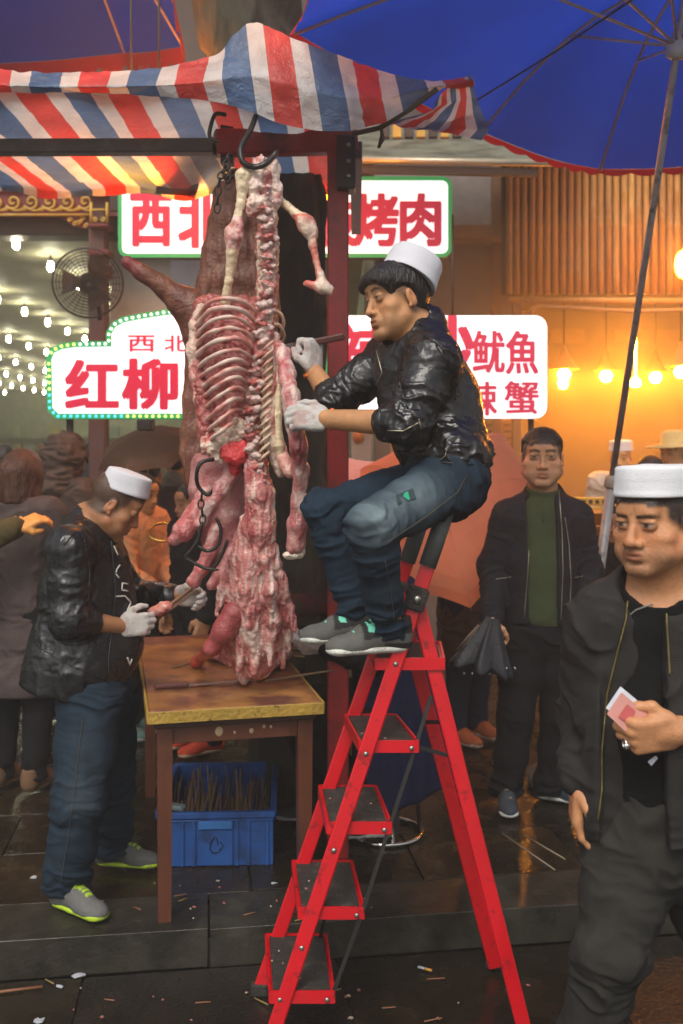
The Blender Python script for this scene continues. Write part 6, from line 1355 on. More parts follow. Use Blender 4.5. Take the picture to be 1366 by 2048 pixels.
# ---- the man trimming at the table
def trimmer():
    par = thing('person', V3(W(170, 1800, 3.62)[0], 3.62, 0), 'man in black leather jacket and white cap bent over the table threading meat', 'person')
    hF = nrm([.85, .20, -.50]); hU = nrm([.45, .02, .9])
    H = Head(W(228, 1010, 3.72), hF, hU, 1.0, skin=A([.38, .175, .082]), buzz=.85, age=.3, fat=.5)
    J = dict(nk=W(178, 1040, 3.76), ch=W(172, 1150, 3.76), pv=W(185, 1370, 3.74), tF=(1, 0, -.1),
             sL=W(196, 1095, 3.98), eL=W(262, 1195, 4.08), wL=W(352, 1190, 3.98), sR=W(140, 1098, 3.56), eR=W(138, 1238, 3.52), wR=W(240, 1252, 3.66),
             hL=W(212, 1400, 3.85), hR=W(182, 1400, 3.64), kL=W(222, 1565, 3.88), kR=W(158, 1600, 3.55), aL=W(222, 1690, 3.93), aR=W(132, 1778, 3.57))
    dR = nrm(V3(1, .25, .03)); hR = hand_prims(J['wR'], dR, (.25, .15, .9), (.1, 1, -.2), (.75, .9, .7), thumb=(.15, .0), r=.0104, size=1.0)
    hL = hand_prims(J['wL'], nrm([1, -.05, -.1]), (.1, -.3, .9), (0, -1, -.3), (.8, .9, .7), thumb=(.3, .2), r=.010)
    body(par, J, H, .0048, hands=[], girth=1.08)
    prayer_cap(par, H.p(0, .008, .064), nrm(hU*.97-hF*.12), .0835, .072, x=H.M[:, 0], ex=1.14, top=.9, m=mat('cap_cloth', (.62, .62, .66), .85, vary=.06, bump=.25, bscale=300, sheen=.3))
    T = [cap(W(175, 1075, 3.76), W(165, 1180, 3.75), .115, .148, .05, sq=(V3(0,1,0), .85)), cap(W(165, 1180, 3.75), W(160, 1330, 3.72), .150, .175, .05, sq=(V3(0,1,0), .9)), cap(J['sL'], J['sR'], .085, .085, .06),
         cap(W(205, 1130, 3.76), W(225, 1290, 3.74), .10, .115, .05), cap(W(140, 1300, 3.70), W(125, 1380, 3.68), .135, .145, .06), half(W(140, 1395, 3.6), nrm([-.22, 0, -1]), .01)]
    T += [shell(W(190, 1040, 3.755), nrm([.35, .0, .9]), .074, .006, .034, .01), cap(W(176, 1062, 3.76), W(186, 1045, 3.76), .085, .078, .03)]
    T += [cap(W(185, 1035, 3.755), H.p(0, -.02, -.03), .070, .066, .008, 's')]
    T += chain([J['sR'], lerp(J['sR'], J['eR'], .5), J['eR'], lerp(J['eR'], J['wR'], .34)], [.078, .072, .069, .058], .025)
    T += chain([J['sL'], J['eL'], lerp(J['eL'], J['wL'], .85)], [.082, .068, .052], .025)
    bones = [(J['sR'], J['eR'], .021, .7, 1.7), (J['eR'], J['wR'], .018, 1.4, .2), (J['sL'], J['eL'], .018, .5, 1.2), (J['eL'], J['wL'], .016, 1.2, .8)]
    vb = (W(180, 1080, 3.75), W(160, 1390, 3.7), .016, .4, .8)
    def drape(v):   # long hanging folds of the loose skirt of the jacket
        z = v[:, 2]; w = sstep(W(0, 1180, 3.7)[2], W(0, 1330, 3.7)[2], z)
        n = ridge(noise3(v*A([13, 13, 2.2])+4.4)); return w*(n-.5)*.018
    jk = garment('jacket', par, T, LEATHER(), [(a_, b_, c_*.55, d_, e_) for a_, b_, c_, d_, e_ in bones+[vb]], .0055, 24, 14, 1.7, sharp=2.6, extra=drape)
    wh = mat('white_print', (.52, .50, .45), .7)
    for pts in ([(228, 1092), (236, 1110)], [(240, 1130), (234, 1138), (232, 1146)], [(232, 1148), (238, 1156)], [(256, 1168), (245, 1166), (244, 1180), (256, 1182)], [(230, 1193), (250, 1192), (262, 1205), (256, 1218), (250, 1235)], [(255, 1315), (260, 1330), (264, 1318)], [(230, 1082), (226, 1074)]):
        seam(jk, 'print_stroke', surf([W(a, b, 3.6) for a, b in pts], jk, 5), .0030, wh)
    seam(jk, 'front_edge', surf([W(222, 1080, 3.6), W(232, 1180, 3.6), W(218, 1310, 3.6), W(214, 1420, 3.55)], jk, 16), .0035, LEATHER())
    for pts in ([(168, 1075), (180, 1140), (176, 1210)], [(150, 1062), (128, 1090)], [(70, 1290), (140, 1330), (210, 1360)]): seam(jk, 'seam', surf([W(a, b, 3.5) for a, b in pts], jk, 8), .0022, LEATHER())
    MB().lathe(lerp(J['eR'], J['wR'], .33), nrm(J['wR']-J['eR']), [(.050, -.012), (.058, -.004), (.060, .004), (.058, .014), (.050, .018)], 24).build('sleeve_hem', LEATHER(), jk)
    pj = [cap(J['hL'], J['hR'], .105, .105, .05), cap(J['hL'], J['pv'], .11, .12, .05)]
    for q, r in (('L', 1.), ('R', 1.06)):
        pj += chain([J['h'+q], lerp(J['h'+q], J['k'+q], .5), J['k'+q], lerp(J['k'+q], J['a'+q], .5), J['a'+q]], [.112*r, .102*r, .088*r, .078*r, .068*r], .025)
    pj += [half(V3(0, 0, .062), (0, 0, -1), .006)]
    bj = []
    for q in 'LR': bj += [(J['h'+q], J['k'+q], .018, .9, 1.2), (J['k'+q], J['a'+q], .024, 1.0, 2.0)]
    jn = garment('jeans', par, pj, DENIM(), bj, .0056, 22, 6, 21.,
            denim_col((.014, .026, .042), (.070, .095, .115), [(W(190, 1500, 3.4), .10, .6), (W(170, 1600, 3.4), .09, .7), (W(160, 1560, 3.4), .09, .5)]))
    seam(jn, 'stitching', surf([W(165, 1440, 3.5), W(150, 1560, 3.4), W(135, 1680, 3.5), W(120, 1770, 3.5)], jn, 14), .0012, mat('jean_thread'))
    lime = (.42, .62, .02)
    shoe(par, W(134, 1775, 3.56), (1, -.62, 0), L=.29, upper=(.12, .12, .115), sole=lime, lace=lime, accent=lime, zs=.004)
    shoe(par, W(224, 1688, 3.93), (1, -.10, 0), L=.29, upper=(.10, .10, .095), sole=lime, lace=lime, accent=lime, zs=.004)
    glove(par, hR, J['wR'], dR, cuff=False); glove(par, hL, J['wL'], (1, -.05, -.1), cuff=False)
    return par, J

# ---- the customer in the green polo shirt
def customer():
    par = thing('person', V3(W(1062, 1610, 4.6)[0], 4.62, 0), 'man in dark open jacket and olive green shirt behind the ladder holding a folded umbrella', 'person')
    Y = 4.62; hF = nrm([-.17, -1, -.03]); hU = (0, -.02, 1)
    H = Head(W(1084, 918, Y), hF, hU, 1.06, skin=A([.60, .30, .155]), fat=1.3, buzz=1.0, age=.2, brow=1.1, wide=1.10, lid=1.)
    J = dict(nk=W(1086, 1000, Y+.04), ch=W(1082, 1080, Y), pv=W(1078, 1240, Y), tF=(0, -1, 0), sR=W(1020, 1040, Y), sL=W(1146, 1040, Y), eR=W(988, 1135, Y+.02), eL=W(1172, 1140, Y+.02),
             wR=W(985, 1238, Y-.10), wL=W(1172, 1245, Y-.08), hR=W(1048, 1262, Y), hL=W(1112, 1262, Y), kR=W(1032, 1430, Y-.04), kL=W(1118, 1425, Y), aR=W(1012, 1585, Y-.02), aL=W(1102, 1572, Y+.05))
    hR = hand_prims(J['wR'], (0, -.1, -1), (.3, -1, 0), (1, 0, 0), (.9, 1.0, .7), thumb=(.6, .5)); hL = hand_prims(J['wL'], (0, -.05, -1), (-.3, -1, 0), (-1, 0, 0), (.5, .6, .4))
    body(par, J, H, .0052, hands=[hR, hL], girth=1.15)
    hair_shell(par, H, grow=.009, front=.092, sides=.075, back=-.03, lumps=.006, vox=.005, sidef=.085)
    sh = [cap(W(1086, 1040, Y), W(1080, 1130, Y), .135, .15, .05, sq=(V3(0,1,0), 1.25)), cap(W(1080, 1130, Y), W(1080, 1225, Y), .15, .158, .05, sq=(V3(0,1,0), 1.15)), cap(J['sL'], J['sR'], .07, .07, .05), half(W(1080, 1245, Y), (0, 0, -1), .004),
          shell(W(1086, 988, Y+.01), nrm([0, -.25, 1]), .072, .006, .03, .008)]
    sm = CLOTH((.052, .066, .030), 'olive_polo')
    so = garment('shirt', par, sh, sm, [(W(1086, 1000, Y), W(1080, 1250, Y), .007, .4, 1)], .006, 10, 8, 2.)
    MB().tube(surf([W(1086, 1000, Y-.1), W(1086, 1045, Y-.1)], so, 5), .003, 5).build('placket', sm, so)
    T = [cap(W(1084, 1045, Y), W(1080, 1130, Y), .158, .172, .05, sq=(V3(0,1,0), 1.2)), cap(W(1080, 1130, Y), W(1080, 1235, Y), .172, .182, .05, sq=(V3(0,1,0), 1.15)), cap(W(1084, 1020, Y+.02), J['sL'], .085, .084, .06), cap(W(1084, 1020, Y+.02), J['sR'], .085, .084, .06), half(W(1080, 1240, Y), (0, 0, -1), .006),
         cap(W(1086, 1010, Y+.03), W(1086, 985, Y+.03), .095, .085, .03)]
    T += [cap(W(1086, 985, Y), W(1086, 950, Y-.02), .078, .08, .012, 's')]
    T += [rbox(W(1090, 1000, Y-.20), (.052, .16, .05), None, .01, .012, 's'), rbox(W(1092, 1150, Y-.2), (.066, .15, .42), None, .01, .01, 's')]
    for q in 'LR': T += chain([J['s'+q], J['e'+q], lerp(J['e'+q], J['w'+q], .98)], [.090, .072, .050], .03)
    bones = [(W(1084, 1000, Y), W(1080, 1250, Y), .012, .4, .8)]
    for q in 'LR': bones += [(J['s'+q], J['e'+q], .013, .6, 1.3), (J['e'+q], J['w'+q], .013, 1.2, .8)]
    jm = CLOTH((.017, .016, .021), 'dark_twill', .75)
    jk = garment('jacket', par, T, jm, bones, .006, 20, 6, 5.5, base=.34)
    for pts in ([(1063, 985), (1060, 1050), (1056, 1140), (1048, 1238)], [(1118, 985), (1124, 1060), (1126, 1140), (1122, 1240)], [(1130, 1035), (1138, 1090), (1142, 1160), (1140, 1210)], [(992, 1158), (1022, 1154)], [(1150, 1155), (1165, 1152)]):
        seam(jk, 'zip', surf([W(a, b, Y-.15) for a, b in pts], jk, 12), .0022, ZIP())
    pj = [cap(J['hL'], J['hR'], .115, .115, .05), cap(J['pv'], J['pv']+V3(0, 0, -.05), .15, .15, .05, sq=(V3(0,1,0), 1.2))]
    for q in 'LR': pj += chain([J['h'+q], lerp(J['h'+q], J['k'+q], .5), J['k'+q], lerp(J['k'+q], J['a'+q], .5), J['a'+q]], [.112, .098, .080, .076, .070], .03)
    pj += [half(V3(0, 0, .06), (0, 0, -1), .006)]
    bj = []
    for q in 'LR': bj += [(J['h'+q], J['k'+q], .012, .9, 1.0), (J['k'+q], J['a'+q], .016, .8, 2.0)]
    garment('trousers', par, pj, CLOTH((.010, .010, .012), 'black_cotton'), bj, .0065, 18, 6, 9.)
    bs = (.03, .04, .055)
    shoe(par, W(1012, 1580, Y-.02), (-.05, -1, 0), upper=bs, sole=(.62, .62, .58), lace=(.4, .35, .2), zs=.004, vox=.0055); shoe(par, W(1098, 1570, Y+.05), (.95, -.42, 0), upper=(.015, .03, .045), sole=(.62, .64, .60), zs=.004, vox=.0055)
    return par, J, H

# ---- the man with the banknotes
def vendor():
    Y = 2.36
    par = thing('person', V3(W(1310, 1800, Y)[0], Y, -.13), 'man in dark grey jacket and white cap walking past with banknotes in his hand', 'person')
    hF = nrm([-.80, -.62, -.05]); hU = nrm([-.03, -.02, 1])
    H = Head(W(1310, 1053, Y), hF, hU, .93, skin=A([.54, .25, .115]), fat=1.5, age=1.3, buzz=1.0, brow=1.3, nose=1.22, wide=1.15, lid=1.)
    J = dict(nk=W(1318, 1165, Y+.05), ch=W(1310, 1320, Y+.03), pv=W(1318, 1620, Y+.03), tF=(-.25, -1, 0),
             sR=W(1206, 1252, Y+.05), sL=W(1438, 1250, Y-.02), eR=W(1182, 1430, Y+.14), eL=W(1478, 1425, Y+.02), wR=W(1156, 1562, Y+.03), wL=W(1352, 1462, Y-.16),
             hR=W(1262, 1690, Y+.03), hL=W(1378, 1690, Y+.05), kR=W(1222, 1900, Y-.04), kL=W(1462, 1930, Y+.12), aR=W(1135, 2250, Y+.12), aL=W(1570, 2210, Y+.45))
    dL = nrm([-.98, -.12, -.10]); hL = hand_prims(J['wL'], dL, (.05, -.25, 1), (-.1, 1, .1), (1.0, 1.35, .9), thumb=(.35, .4), r=.0102, size=1.04)
    hR = hand_prims(J['wR'], (-.05, .0, -1), (-.1, -1, -.1), (1, 0, 0), (.35, .45, .3), thumb=(.3, .3), r=.0098)
    body(par, J, H, .0040, hands=[hL, hR], girth=1.18, fat=.85)
    prayer_cap(par, H.p(0, -.004, .078), nrm(V3(*hU)-hF*.02), .0885, .072, x=H.M[:, 0], ex=1.15, top=1.0, m=mat('cap_cotton', (.74, .75, .78), .85, vary=.05, bump=.3, bscale=400, sheen=.3))
    # black shirt
    sh = [cap(W(1312, 1260, Y+.05), W(1310, 1420, Y+.05), .135, .150, .05, sq=(V3(0,1,0), 1.15)), cap(W(1310, 1420, Y+.05), W(1312, 1600, Y+.05), .152, .152, .05, sq=(V3(0,1,0), 1.05)), cap(J['sL'], J['sR'], .07, .07, .05), half(W(1310, 1640, Y), (0, 0, -1), .004),
          cap(W(1314, 1190, Y+.03), W(1316, 1172, Y+.03), .098, .086, .02), cap(W(1313, 1175, Y+.0), H.p(0, .0, -.05), .073, .073, .006, 's')]
    sm = CLOTH((.008, .008, .008), 'black_knit', .9, 300, .4)
    so = garment('shirt', par, sh, sm, [(W(1312, 1180, Y), W(1312, 1650, Y), .008, .4, 1.3)], .0055, 14, 6, 2.)
    seam(so, 'piping', surf([W(1247, 1240, Y-.1), W(1272, 1220, Y-.1), W(1322, 1202, Y-.1)], so, 10), .0022, mat('piping_grey', (.16, .16, .15), .7))
    T = [cap(W(1314, 1265, Y+.035), W(1312, 1420, Y+.035), .168, .182, .05, sq=(V3(0,1,0), 1.12)), cap(W(1312, 1420, Y+.035), W(1310, 1620, Y+.035), .184, .188, .05, sq=(V3(0,1,0), 1.05)), cap(W(1318, 1215, Y+.05), J['sL'], .085, .086, .06), cap(W(1318, 1215, Y+.05), J['sR'], .085, .086, .06), half(W(1310, 1655, Y), nrm([.15, 0, -1]), .006),
         cap(W(1318, 1205, Y+.06), W(1318, 1180, Y+.06), .112, .100, .03)]
    T += [cap(W(1314, 1185, Y-.02), W(1308, 1130, Y-.04), .090, .095, .010, 's')]
    Rz = lambda a: A([[math.cos(a), -math.sin(a), 0], [math.sin(a), math.cos(a), 0], [0, 0, 1]])
    T += [rbox(W(1284, 1480, Y-.20), (.070, .15, .36), Rz(-.12), .01, .008, 's'), rbox(W(1296, 1240, Y-.2), (.05, .15, .09), Rz(-.12), .02, .01, 's')]
    for q in 'LR': T += chain([J['s'+q], lerp(J['s'+q], J['e'+q], .5), J['e'+q], lerp(J['e'+q], J['w'+q], .93 if q == 'R' else .80)], [.092, .082, .074, .050], .03)
    bones = [(W(1314, 1200, Y), W(1310, 1660, Y), .012, .4, .8)]
    for q in 'LR': bones += [(J['s'+q], J['e'+q], .015, .6, 1.3), (J['e'+q], J['w'+q], .015, 1.2, .8)]
    jm = CLOTH((.030, .028, .027), 'grey_twill', .85, 420, .5)
    jk = garment('jacket', par, T, jm, bones, .0055, 20, 6, 15.5, base=.38)
    gz = mat('brass_zip', (.20, .15, .05), .5, metal=.6)
    for pts in ([(1256, 1195), (1252, 1240), (1236, 1300), (1214, 1390), (1204, 1500), (1204, 1580), (1196, 1640)], [(1332, 1200), (1334, 1250), (1340, 1350)]):
        seam(jk, 'zip', surf([W(a, b, Y-.12) for a, b in pts], jk, 14), .0022, gz)
    rib = CLOTH((.022, .018, .019), 'rib_knit', .95, 200, .6)
    MB().lathe(lerp(J['eR'], J['wR'], .90), nrm(J['wR']-J['eR']), [(.044, -.03), (.048, -.02), (.046, .02), (.040, .024)], 24).build('cuff', rib, jk)
    MB().lathe(lerp(J['eL'], J['wL'], .78), nrm(J['wL']-J['eL']), [(.044, -.03), (.048, -.02), (.046, .02), (.040, .024)], 24).build('cuff', rib, jk)
    pj = [cap(J['hL'], J['hR'], .112, .112, .05), cap(J['pv'], J['pv']+V3(0, 0, -.05), .155, .150, .05, sq=(V3(0,1,0), 1.2))]
    for q in 'LR': pj += chain([J['h'+q], lerp(J['h'+q], J['k'+q], .5), J['k'+q], lerp(J['k'+q], J['a'+q], .5), J['a'+q]], [.108, .094, .078, .074, .066], .03)
    bj = []
    for q in 'LR': bj += [(J['h'+q], J['k'+q], .014, 1.2, 1.2), (J['k'+q], J['a'+q], .018, 1.6, 1.2)]
    garment('trousers', par, pj, CLOTH((.032, .030, .027), 'washed_black_denim', .9, 420, .4), [(a_, b_, c_*1.1, d_, e_) for a_, b_, c_, d_, e_ in bj], .006, 20, 9, 31., base=.16)
    for q in 'RL': shoe(par, J['a'+q]+V3(0, 0, .02), (-.3, -1, 0), upper=(.02, .02, .02), sole=(.05, .05, .05), zs=-.126, vox=.007)
    rg = J['wL']+dL*.115*1.04+V3(0, -.006, -.012)
    MB().ring(rg+V3(0, .004, 0), dL, .0115, .0022, 16, 6).lathe(rg+V3(0, -.012, 0), (0, -1, 0), [(.007, 0), (.008, .002), (.004, .004)], 10).build('ring', mat('silver', (.7, .7, .68), .2, metal=1.), par)
    return par, J, dL
# ------------------------------------------------------------------ everyone in place
_, JC = climber(); _, JT = trimmer(); _, JK, HK = customer(); _, JV, dV = vendor()
# things in their hands
kp0 = W(690, 672, 3.44); kp1 = W(572, 696, 3.50); knife(kp0, kp1-kp0, (0, -.3, 1), .15, .19, .012, 'black handled knife in the gloved fist of the man on the ladder')
for i in range(8):
    p0 = W(240+RNG.uniform(-8, 8), 1290+RNG.uniform(-6, 6), 3.78); p1 = W(392+RNG.uniform(-6, 8), 1172+RNG.uniform(-6, 10), 3.93)
    o = MB().tube([p0, lerp(p0, p1, .5), p1], [.0045, .0042, .0030], 6).build('skewer', m_stick[i % 3]); recentre(o); tag(o, 'willow skewer in the bundle held by the man in the leather jacket at the table', 'skewer', 'skewers in the bundle at the table')
organic('meat_piece', [ell(W(312, 1222, 3.82), (.035, .02, .018)), ell(W(330, 1212, 3.84), (.03, .02, .02))], .005, M_MEAT, None, disp=lump(.008, 50), col=meatcol(.55, (40, 40, 40), seed=2.))
o = bpy.data.objects['meat_piece']; recentre(o); tag(o, 'red meat piece threaded on the skewers beside the white glove', 'meat')
# banknotes
m_note = [mat('note_paper_%d' % i, c, .6, vary=.12, bump=.15) for i, c in enumerate([(.62, .64, .70), (.60, .27, .23), (.52, .10, .10)])]
bn = thing('banknotes', W(1245, 1425, 2.2), 'folded pink and white banknotes held in the hand of the man in the grey jacket', 'money')
Yn = 2.185
for k, (dx, dy, dY, mi) in enumerate(((-2, -12, .016, 0), (5, -3, .010, 0), (0, 0, .0, 1))):
    q = [W(1214+dx, 1428+dy, Yn+dY), W(1243+dx, 1385+dy, Yn+dY+.012), W(1300+dx, 1432+dy, Yn+dY+.012), W(1270+dx, 1482+dy, Yn+dY)]
    nb_ = MB().poly(q, (0, 1, 0), .0016).build('banknote', m_note[mi], bn)
    if mi == 1:
        c = sum(q)/4; u = nrm(q[3]-q[0]); v = nrm(q[1]-q[0])
        MB().poly([c-u*.018-v*.017+V3(0, -.004, 0), c-u*.018+v*.017+V3(0, -.004, 0), c+u*.006+v*.019+V3(0, -.004, 0), c+u*.010-v*.012+V3(0, -.004, 0)], (0, 1, 0), .0012).build('print', m_note[2], nb_)
        MB().poly([c+u*.016-v*.02+V3(0, -.004, 0), c+u*.016+v*.006+V3(0, -.004, 0), c+u*.024+v*.006+V3(0, -.004, 0), c+u*.024-v*.02+V3(0, -.004, 0)], (0, 1, 0), .0012).build('print', mat('note_ink', (.22, .10, .16), .6), nb_)
MB().poly([W(1296, 1524, 2.20), W(1312, 1512, 2.2), W(1316, 1516, 2.21), W(1303, 1532, 2.21)], (0, 1, 0), .003).build('banknote', m_note[0], bn)
# folded umbrella in the customer's hand
Y = 4.46; fu = thing('folded_umbrella', W(985, 1340, Y), 'folded black umbrella hanging loosely from the right hand of the man in the green shirt', 'umbrella')
a0, a1 = W(986, 1236, Y), W(962, 1336, Y); axu = nrm(a1-a0); xu = nrm(np.cross(axu, (0, 1, 0))); yu = np.cross(axu, xu); V = []; NA, NK = 96, 14
for k in range(NK):
    t_ = k/(NK-1); rr = .030+.105*t_**1.1-.02*max(0, t_-.9)*5
    for q_ in range(NA):
        a = q_*2*math.pi/NA; w_ = 1+(.10+.14*t_)*math.cos(7*a+1.2*t_)+.04*math.cos(13*a+2); V.append(lerp(a0, a1, t_*1.04)+(xu*math.cos(a)+yu*math.sin(a)*.55)*rr*w_+axu*.018*t_*math.cos(7*a+1.2))
for q_ in range(NA): V.append(lerp(V[(NK-1)*NA+q_], a1-axu*.05, .8))
F = [(k*NA+q_, k*NA+(q_+1) % NA, (k+1)*NA+(q_+1) % NA, (k+1)*NA+q_) for k in range(NK) for q_ in range(NA)]
MB().add(V, F, True).build('canopy', mat('wet_black_nylon', (.022, .022, .028), .42, vary=.25, vscale=12, bump=.3, bscale=60), fu)
MB().tube([W(985, 1235, Y), W(975, 1350, Y)], .008, 8).build('shaft', m_rib, fu)
for i in range(7): MB().lathe(W(928+i*17, 1344-(i > 4)*10, Y-.02), (0, 0, -1), [(.004, 0), (.006, .008), (.003, .014)], 7).build('tip', m_chr, fu)
MB().tube([W(958, 1250, Y-.02), W(935, 1275, Y-.02), W(915, 1300, Y)], .006, 6).build('strap', mat('strap_tan', (.18, .12, .09), .7), fu)

def walker(label, foot, height, facing, top, legs, vox=.010, hair=(.012, .010, .009), hairlong=False, hat=None, hood=None, arms=None, skin=SKIN, coat=False, shoe_c=(.03, .03, .03), sole=(.4, .4, .38), lean=0., fatness=1., visible_legs=True, cat='person', skirt=None, buzz=0.):
    """a standing passer-by: foot point, height, facing (unit xy), clothes"""
    t = thing('person', foot, label, 'person'); f = nrm(V3(facing[0], facing[1], 0)); l = V3(-f[1], f[0], 0); k = height/1.72; b0 = A(foot, float)
    q = lambda a, s, z: b0+f*(a+lean*(z/1.72)**2)*k+l*s*k+V3(0, 0, z*k)
    H = Head(q(.03, 0, 1.60), f+V3(0, 0, -.08-lean), V3(0, 0, 1)+f*lean*.5, k, skin=skin, fat=.4, buzz=buzz)
    J = dict(nk=q(-.02, 0, 1.46), ch=q(0, 0, 1.28), pv=q(0, 0, .95), tF=f, sL=q(0, .17, 1.41), sR=q(0, -.17, 1.41), hL=q(0, .09, .90), hR=q(0, -.09, .90), kL=q(.02, .10, .48), kR=q(.02, -.10, .48), aL=q(-.02, .10, .09), aR=q(-.02, -.10, .09),
             eL=q(-.02, .235, 1.13), eR=q(-.02, -.235, 1.13), wL=q(.08, .24, .90), wR=q(.08, -.24, .90))
    if arms: J.update(arms(q))
    hands = [hand_prims(J['w'+c], J['w'+c]-J['e'+c], f+V3(0, 0, .2), -l*(1 if c == 'L' else -1), (.5, .6, .4), k=.008) for c in 'LR']
    body(t, J, H, vox*.8, hands=hands)
    T = [cap(J['ch'], J['pv']+V3(0, 0, .02), .165*fatness, .165*fatness, .05, sq=(f, 1.3)), cap(J['sL'], J['sR'], .085, .085, .06), cap(J['nk'], J['nk']+V3(0, 0, .03), .085, .075, .03)]
    if coat: T += [cap(J['pv'], q(0, 0, .58), .17, .20, .05, sq=(f, 1.2))]
    hemz = (.50 if coat else .86)*k+b0[2]; T += [half(V3(0, 0, hemz), (0, 0, -1), .006)]
    for c in 'LR': T += chain([J['s'+c], J['e'+c], lerp(J['e'+c], J['w'+c], .92)], [.082, .066, .050], .03)
    bones = [(J['ch'], J['pv'], .022, .5, .8)]+[(J['s'+c], J['e'+c], .022, .5, 1.3) for c in 'LR']+[(J['e'+c], J['w'+c], .020, 1.2, .6) for c in 'LR']
    garment('jacket' if not coat else 'coat', t, T, top, bones, vox*.85, 18, 8, height*9+b0[0]*7, base=.42)
    if visible_legs:
        pj = [cap(J['hL'], J['hR'], .115, .115, .05)]
        for c in 'LR': pj += chain([J['h'+c], J['k'+c], J['a'+c]], [.105, .076, .058], .03)
        pj += [half(V3(0, 0, b0[2]+.06), (0, 0, -1), .006)]
        garment('trousers', t, pj, legs, [(J['h'+c], J['k'+c], .010, .8, 1) for c in 'LR']+[(J['k'+c], J['a'+c], .014, .8, 1.8) for c in 'LR'], vox*.9, 18, 6, 4.)
        for c in 'LR': shoe(t, J['a'+c]-V3(0, 0, .01), f, upper=shoe_c, sole=sole, zs=b0[2]+.004, vox=.008)
    if hat == 'cap': prayer_cap(t, H.p(0, -.005, .066), nrm(H.M[:, 2]), .089, .075, x=H.M[:, 0])
    if hat == 'brim':
        MB().lathe(H.p(0, -.005, .070), H.M[:, 2], [(.088, .0), (.19, -.012), (.192, -.006), (.09, .008), (.082, .085), (.05, .105), (.002, .108)], 24, 1.1, H.M[:, 0]).build('hat', mat('straw_hat', (.50, .36, .14), .8, bump=.4), t)
    if hood is not None:
        organic('hood', [H.E((0, -.03, .035), (.125, .14, .14), .03), H.C((0, -.06, -.06), (0, -.05, -.14), .10, .13, .04), H.E((0, .16, -.02), (.085, .10, .11), .02, 's')], vox, hood, t, disp=lambda v: (ridge(noise3(v*A([14, 14, 34])))**2-.4)*.030)
        MB().lathe(H.p(0, .045, -.01), H.M[:, 1], [(.092, -.01), (.104, -.004), (.104, .008), (.092, .012)], 24, 1.25, H.M[:, 0], caps=False).build('hood_rim', CLOTH((.20, .15, .12), 'tan_trim'), t)
    elif hat != 'cap' or True:
        if hat is None or hat == 'brim':
            ex = [H.C((0, -.05, .02), (0, -.06, -.12), .085, .07, .05), H.C((.05, 0, .0), (.06, -.01, -.11), .055, .05, .04), H.C((-.05, 0, .0), (-.06, -.01, -.11), .055, .05, .04), H.C((0, -.05, 0), (0, -.05, -.12), .08, .07, .05)] if hairlong else []
            hair_shell(t, H, grow=.018 if hairlong else .010, front=.08, sides=-.2 if hairlong else .06, back=-.14 if hairlong else -.04, extra=ex, col=hair, vox=.008, lumps=.004, ears=not hairlong)
    return t, J, H
jeans = DENIM(); navy = CLOTH((.012, .016, .045), 'navy_cotton'); blk = CLOTH((.010, .010, .011), 'black_cotton'); gcoat = CLOTH((.095, .072, .068), 'mauve_wool', .95, 160, .5); br_n = CLOTH((.085, .058, .045), 'brown_nylon', .5)
olive = CLOTH((.10, .075, .03), 'olive_knit', .95); orange = CLOTH((.72, .36, .17), 'tan_orange_cotton', .8); teal = CLOTH((.03, .045, .045), 'dark_teal', .8); camo = CLOTH((.17, .16, .13), 'grey_parka', .85); white = CLOTH((.55, .48, .40), 'white_cook', .8); tan = CLOTH((.075, .050, .032), 'dark_brown_coat', .85); dj = CLOTH((.022, .030, .055), 'dark_denim', .9, 420)
def G(px, py): Yq = CAMZ*FPX/(py-HY); return V3((px-HX)/FPX*Yq, Yq, 0)
walker('person with auburn bobbed hair and a long mauve coat, back turned, at the left edge', G(40, 1578), 1.63, (.35, 1), gcoat, blk, coat=True, hair=(.075, .028, .014), hairlong=True, shoe_c=(.16, .085, .04), sole=(.2, .12, .06), arms=lambda q: dict(eR=q(.02, -.25, 1.16), wR=q(.22, -.16, 1.18)))
walker('person in an olive sleeve reaching in front of the auburn haired person', G(-105, 1600), 1.68, (1, .10), olive, blk, arms=lambda q: dict(eR=q(.12, -.24, 1.22), wR=q(.37, -.16, 1.33), eL=q(.1, .2, 1.15), wL=q(.26, .1, 1.3)), skin=(.85, .38, .09))  # orange lamp light on the hand is put into the skin colour
walker('person with a brown hood pulled up, seen from behind at the left', V3(W(128, 0, 6.0)[0], 6.0, 0), 1.70, (.55, .8), br_n, blk, hood=br_n)
walker('dark silhouetted person standing inside the bright hall', V3(W(186, 0, 9.2)[0], 9.2, 0), 1.72, (.2, 1), teal, teal, vox=.014)
walker('person at the far left edge deep in the hall, mostly behind the auburn hair', V3(W(6, 0, 8.2)[0], 8.2, 0), 1.68, (0, 1), tan, blk, vox=.014)
walker('person in a tan orange jacket bending beside the white cap', G(262, 1472), 1.50, (.8, -.4), orange, blk, shoe_c=(.10, .22, .22), lean=.08, arms=lambda q: dict(eR=q(.10, -.22, 1.10), wR=q(.30, -.10, .96), eL=q(.1, .2, 1.1), wL=q(.33, .05, 1.0)), skin=(.6, .3, .1))
walker('person in black clothes and red shoes standing behind the table', V3(W(402, 0, 5.45)[0], 5.45, 0), 1.46, (-.7, -.5), blk, blk, shoe_c=(.50, .05, .02), sole=(.5, .35, .22), lean=.05)
walker('person in a grey parka standing far behind the dark carcass', V3(W(352, 0, 6.9)[0], 6.9, 0), 1.66, (.1, 1), camo, blk, vox=.012)
walker('person in a plum coat standing under the brown umbrella', V3(W(296, 0, 6.5)[0], 6.55, 0), 1.60, (.1, 1), CLOTH((.06, .038, .042), 'plum_wool'), blk, vox=.012, coat=True)
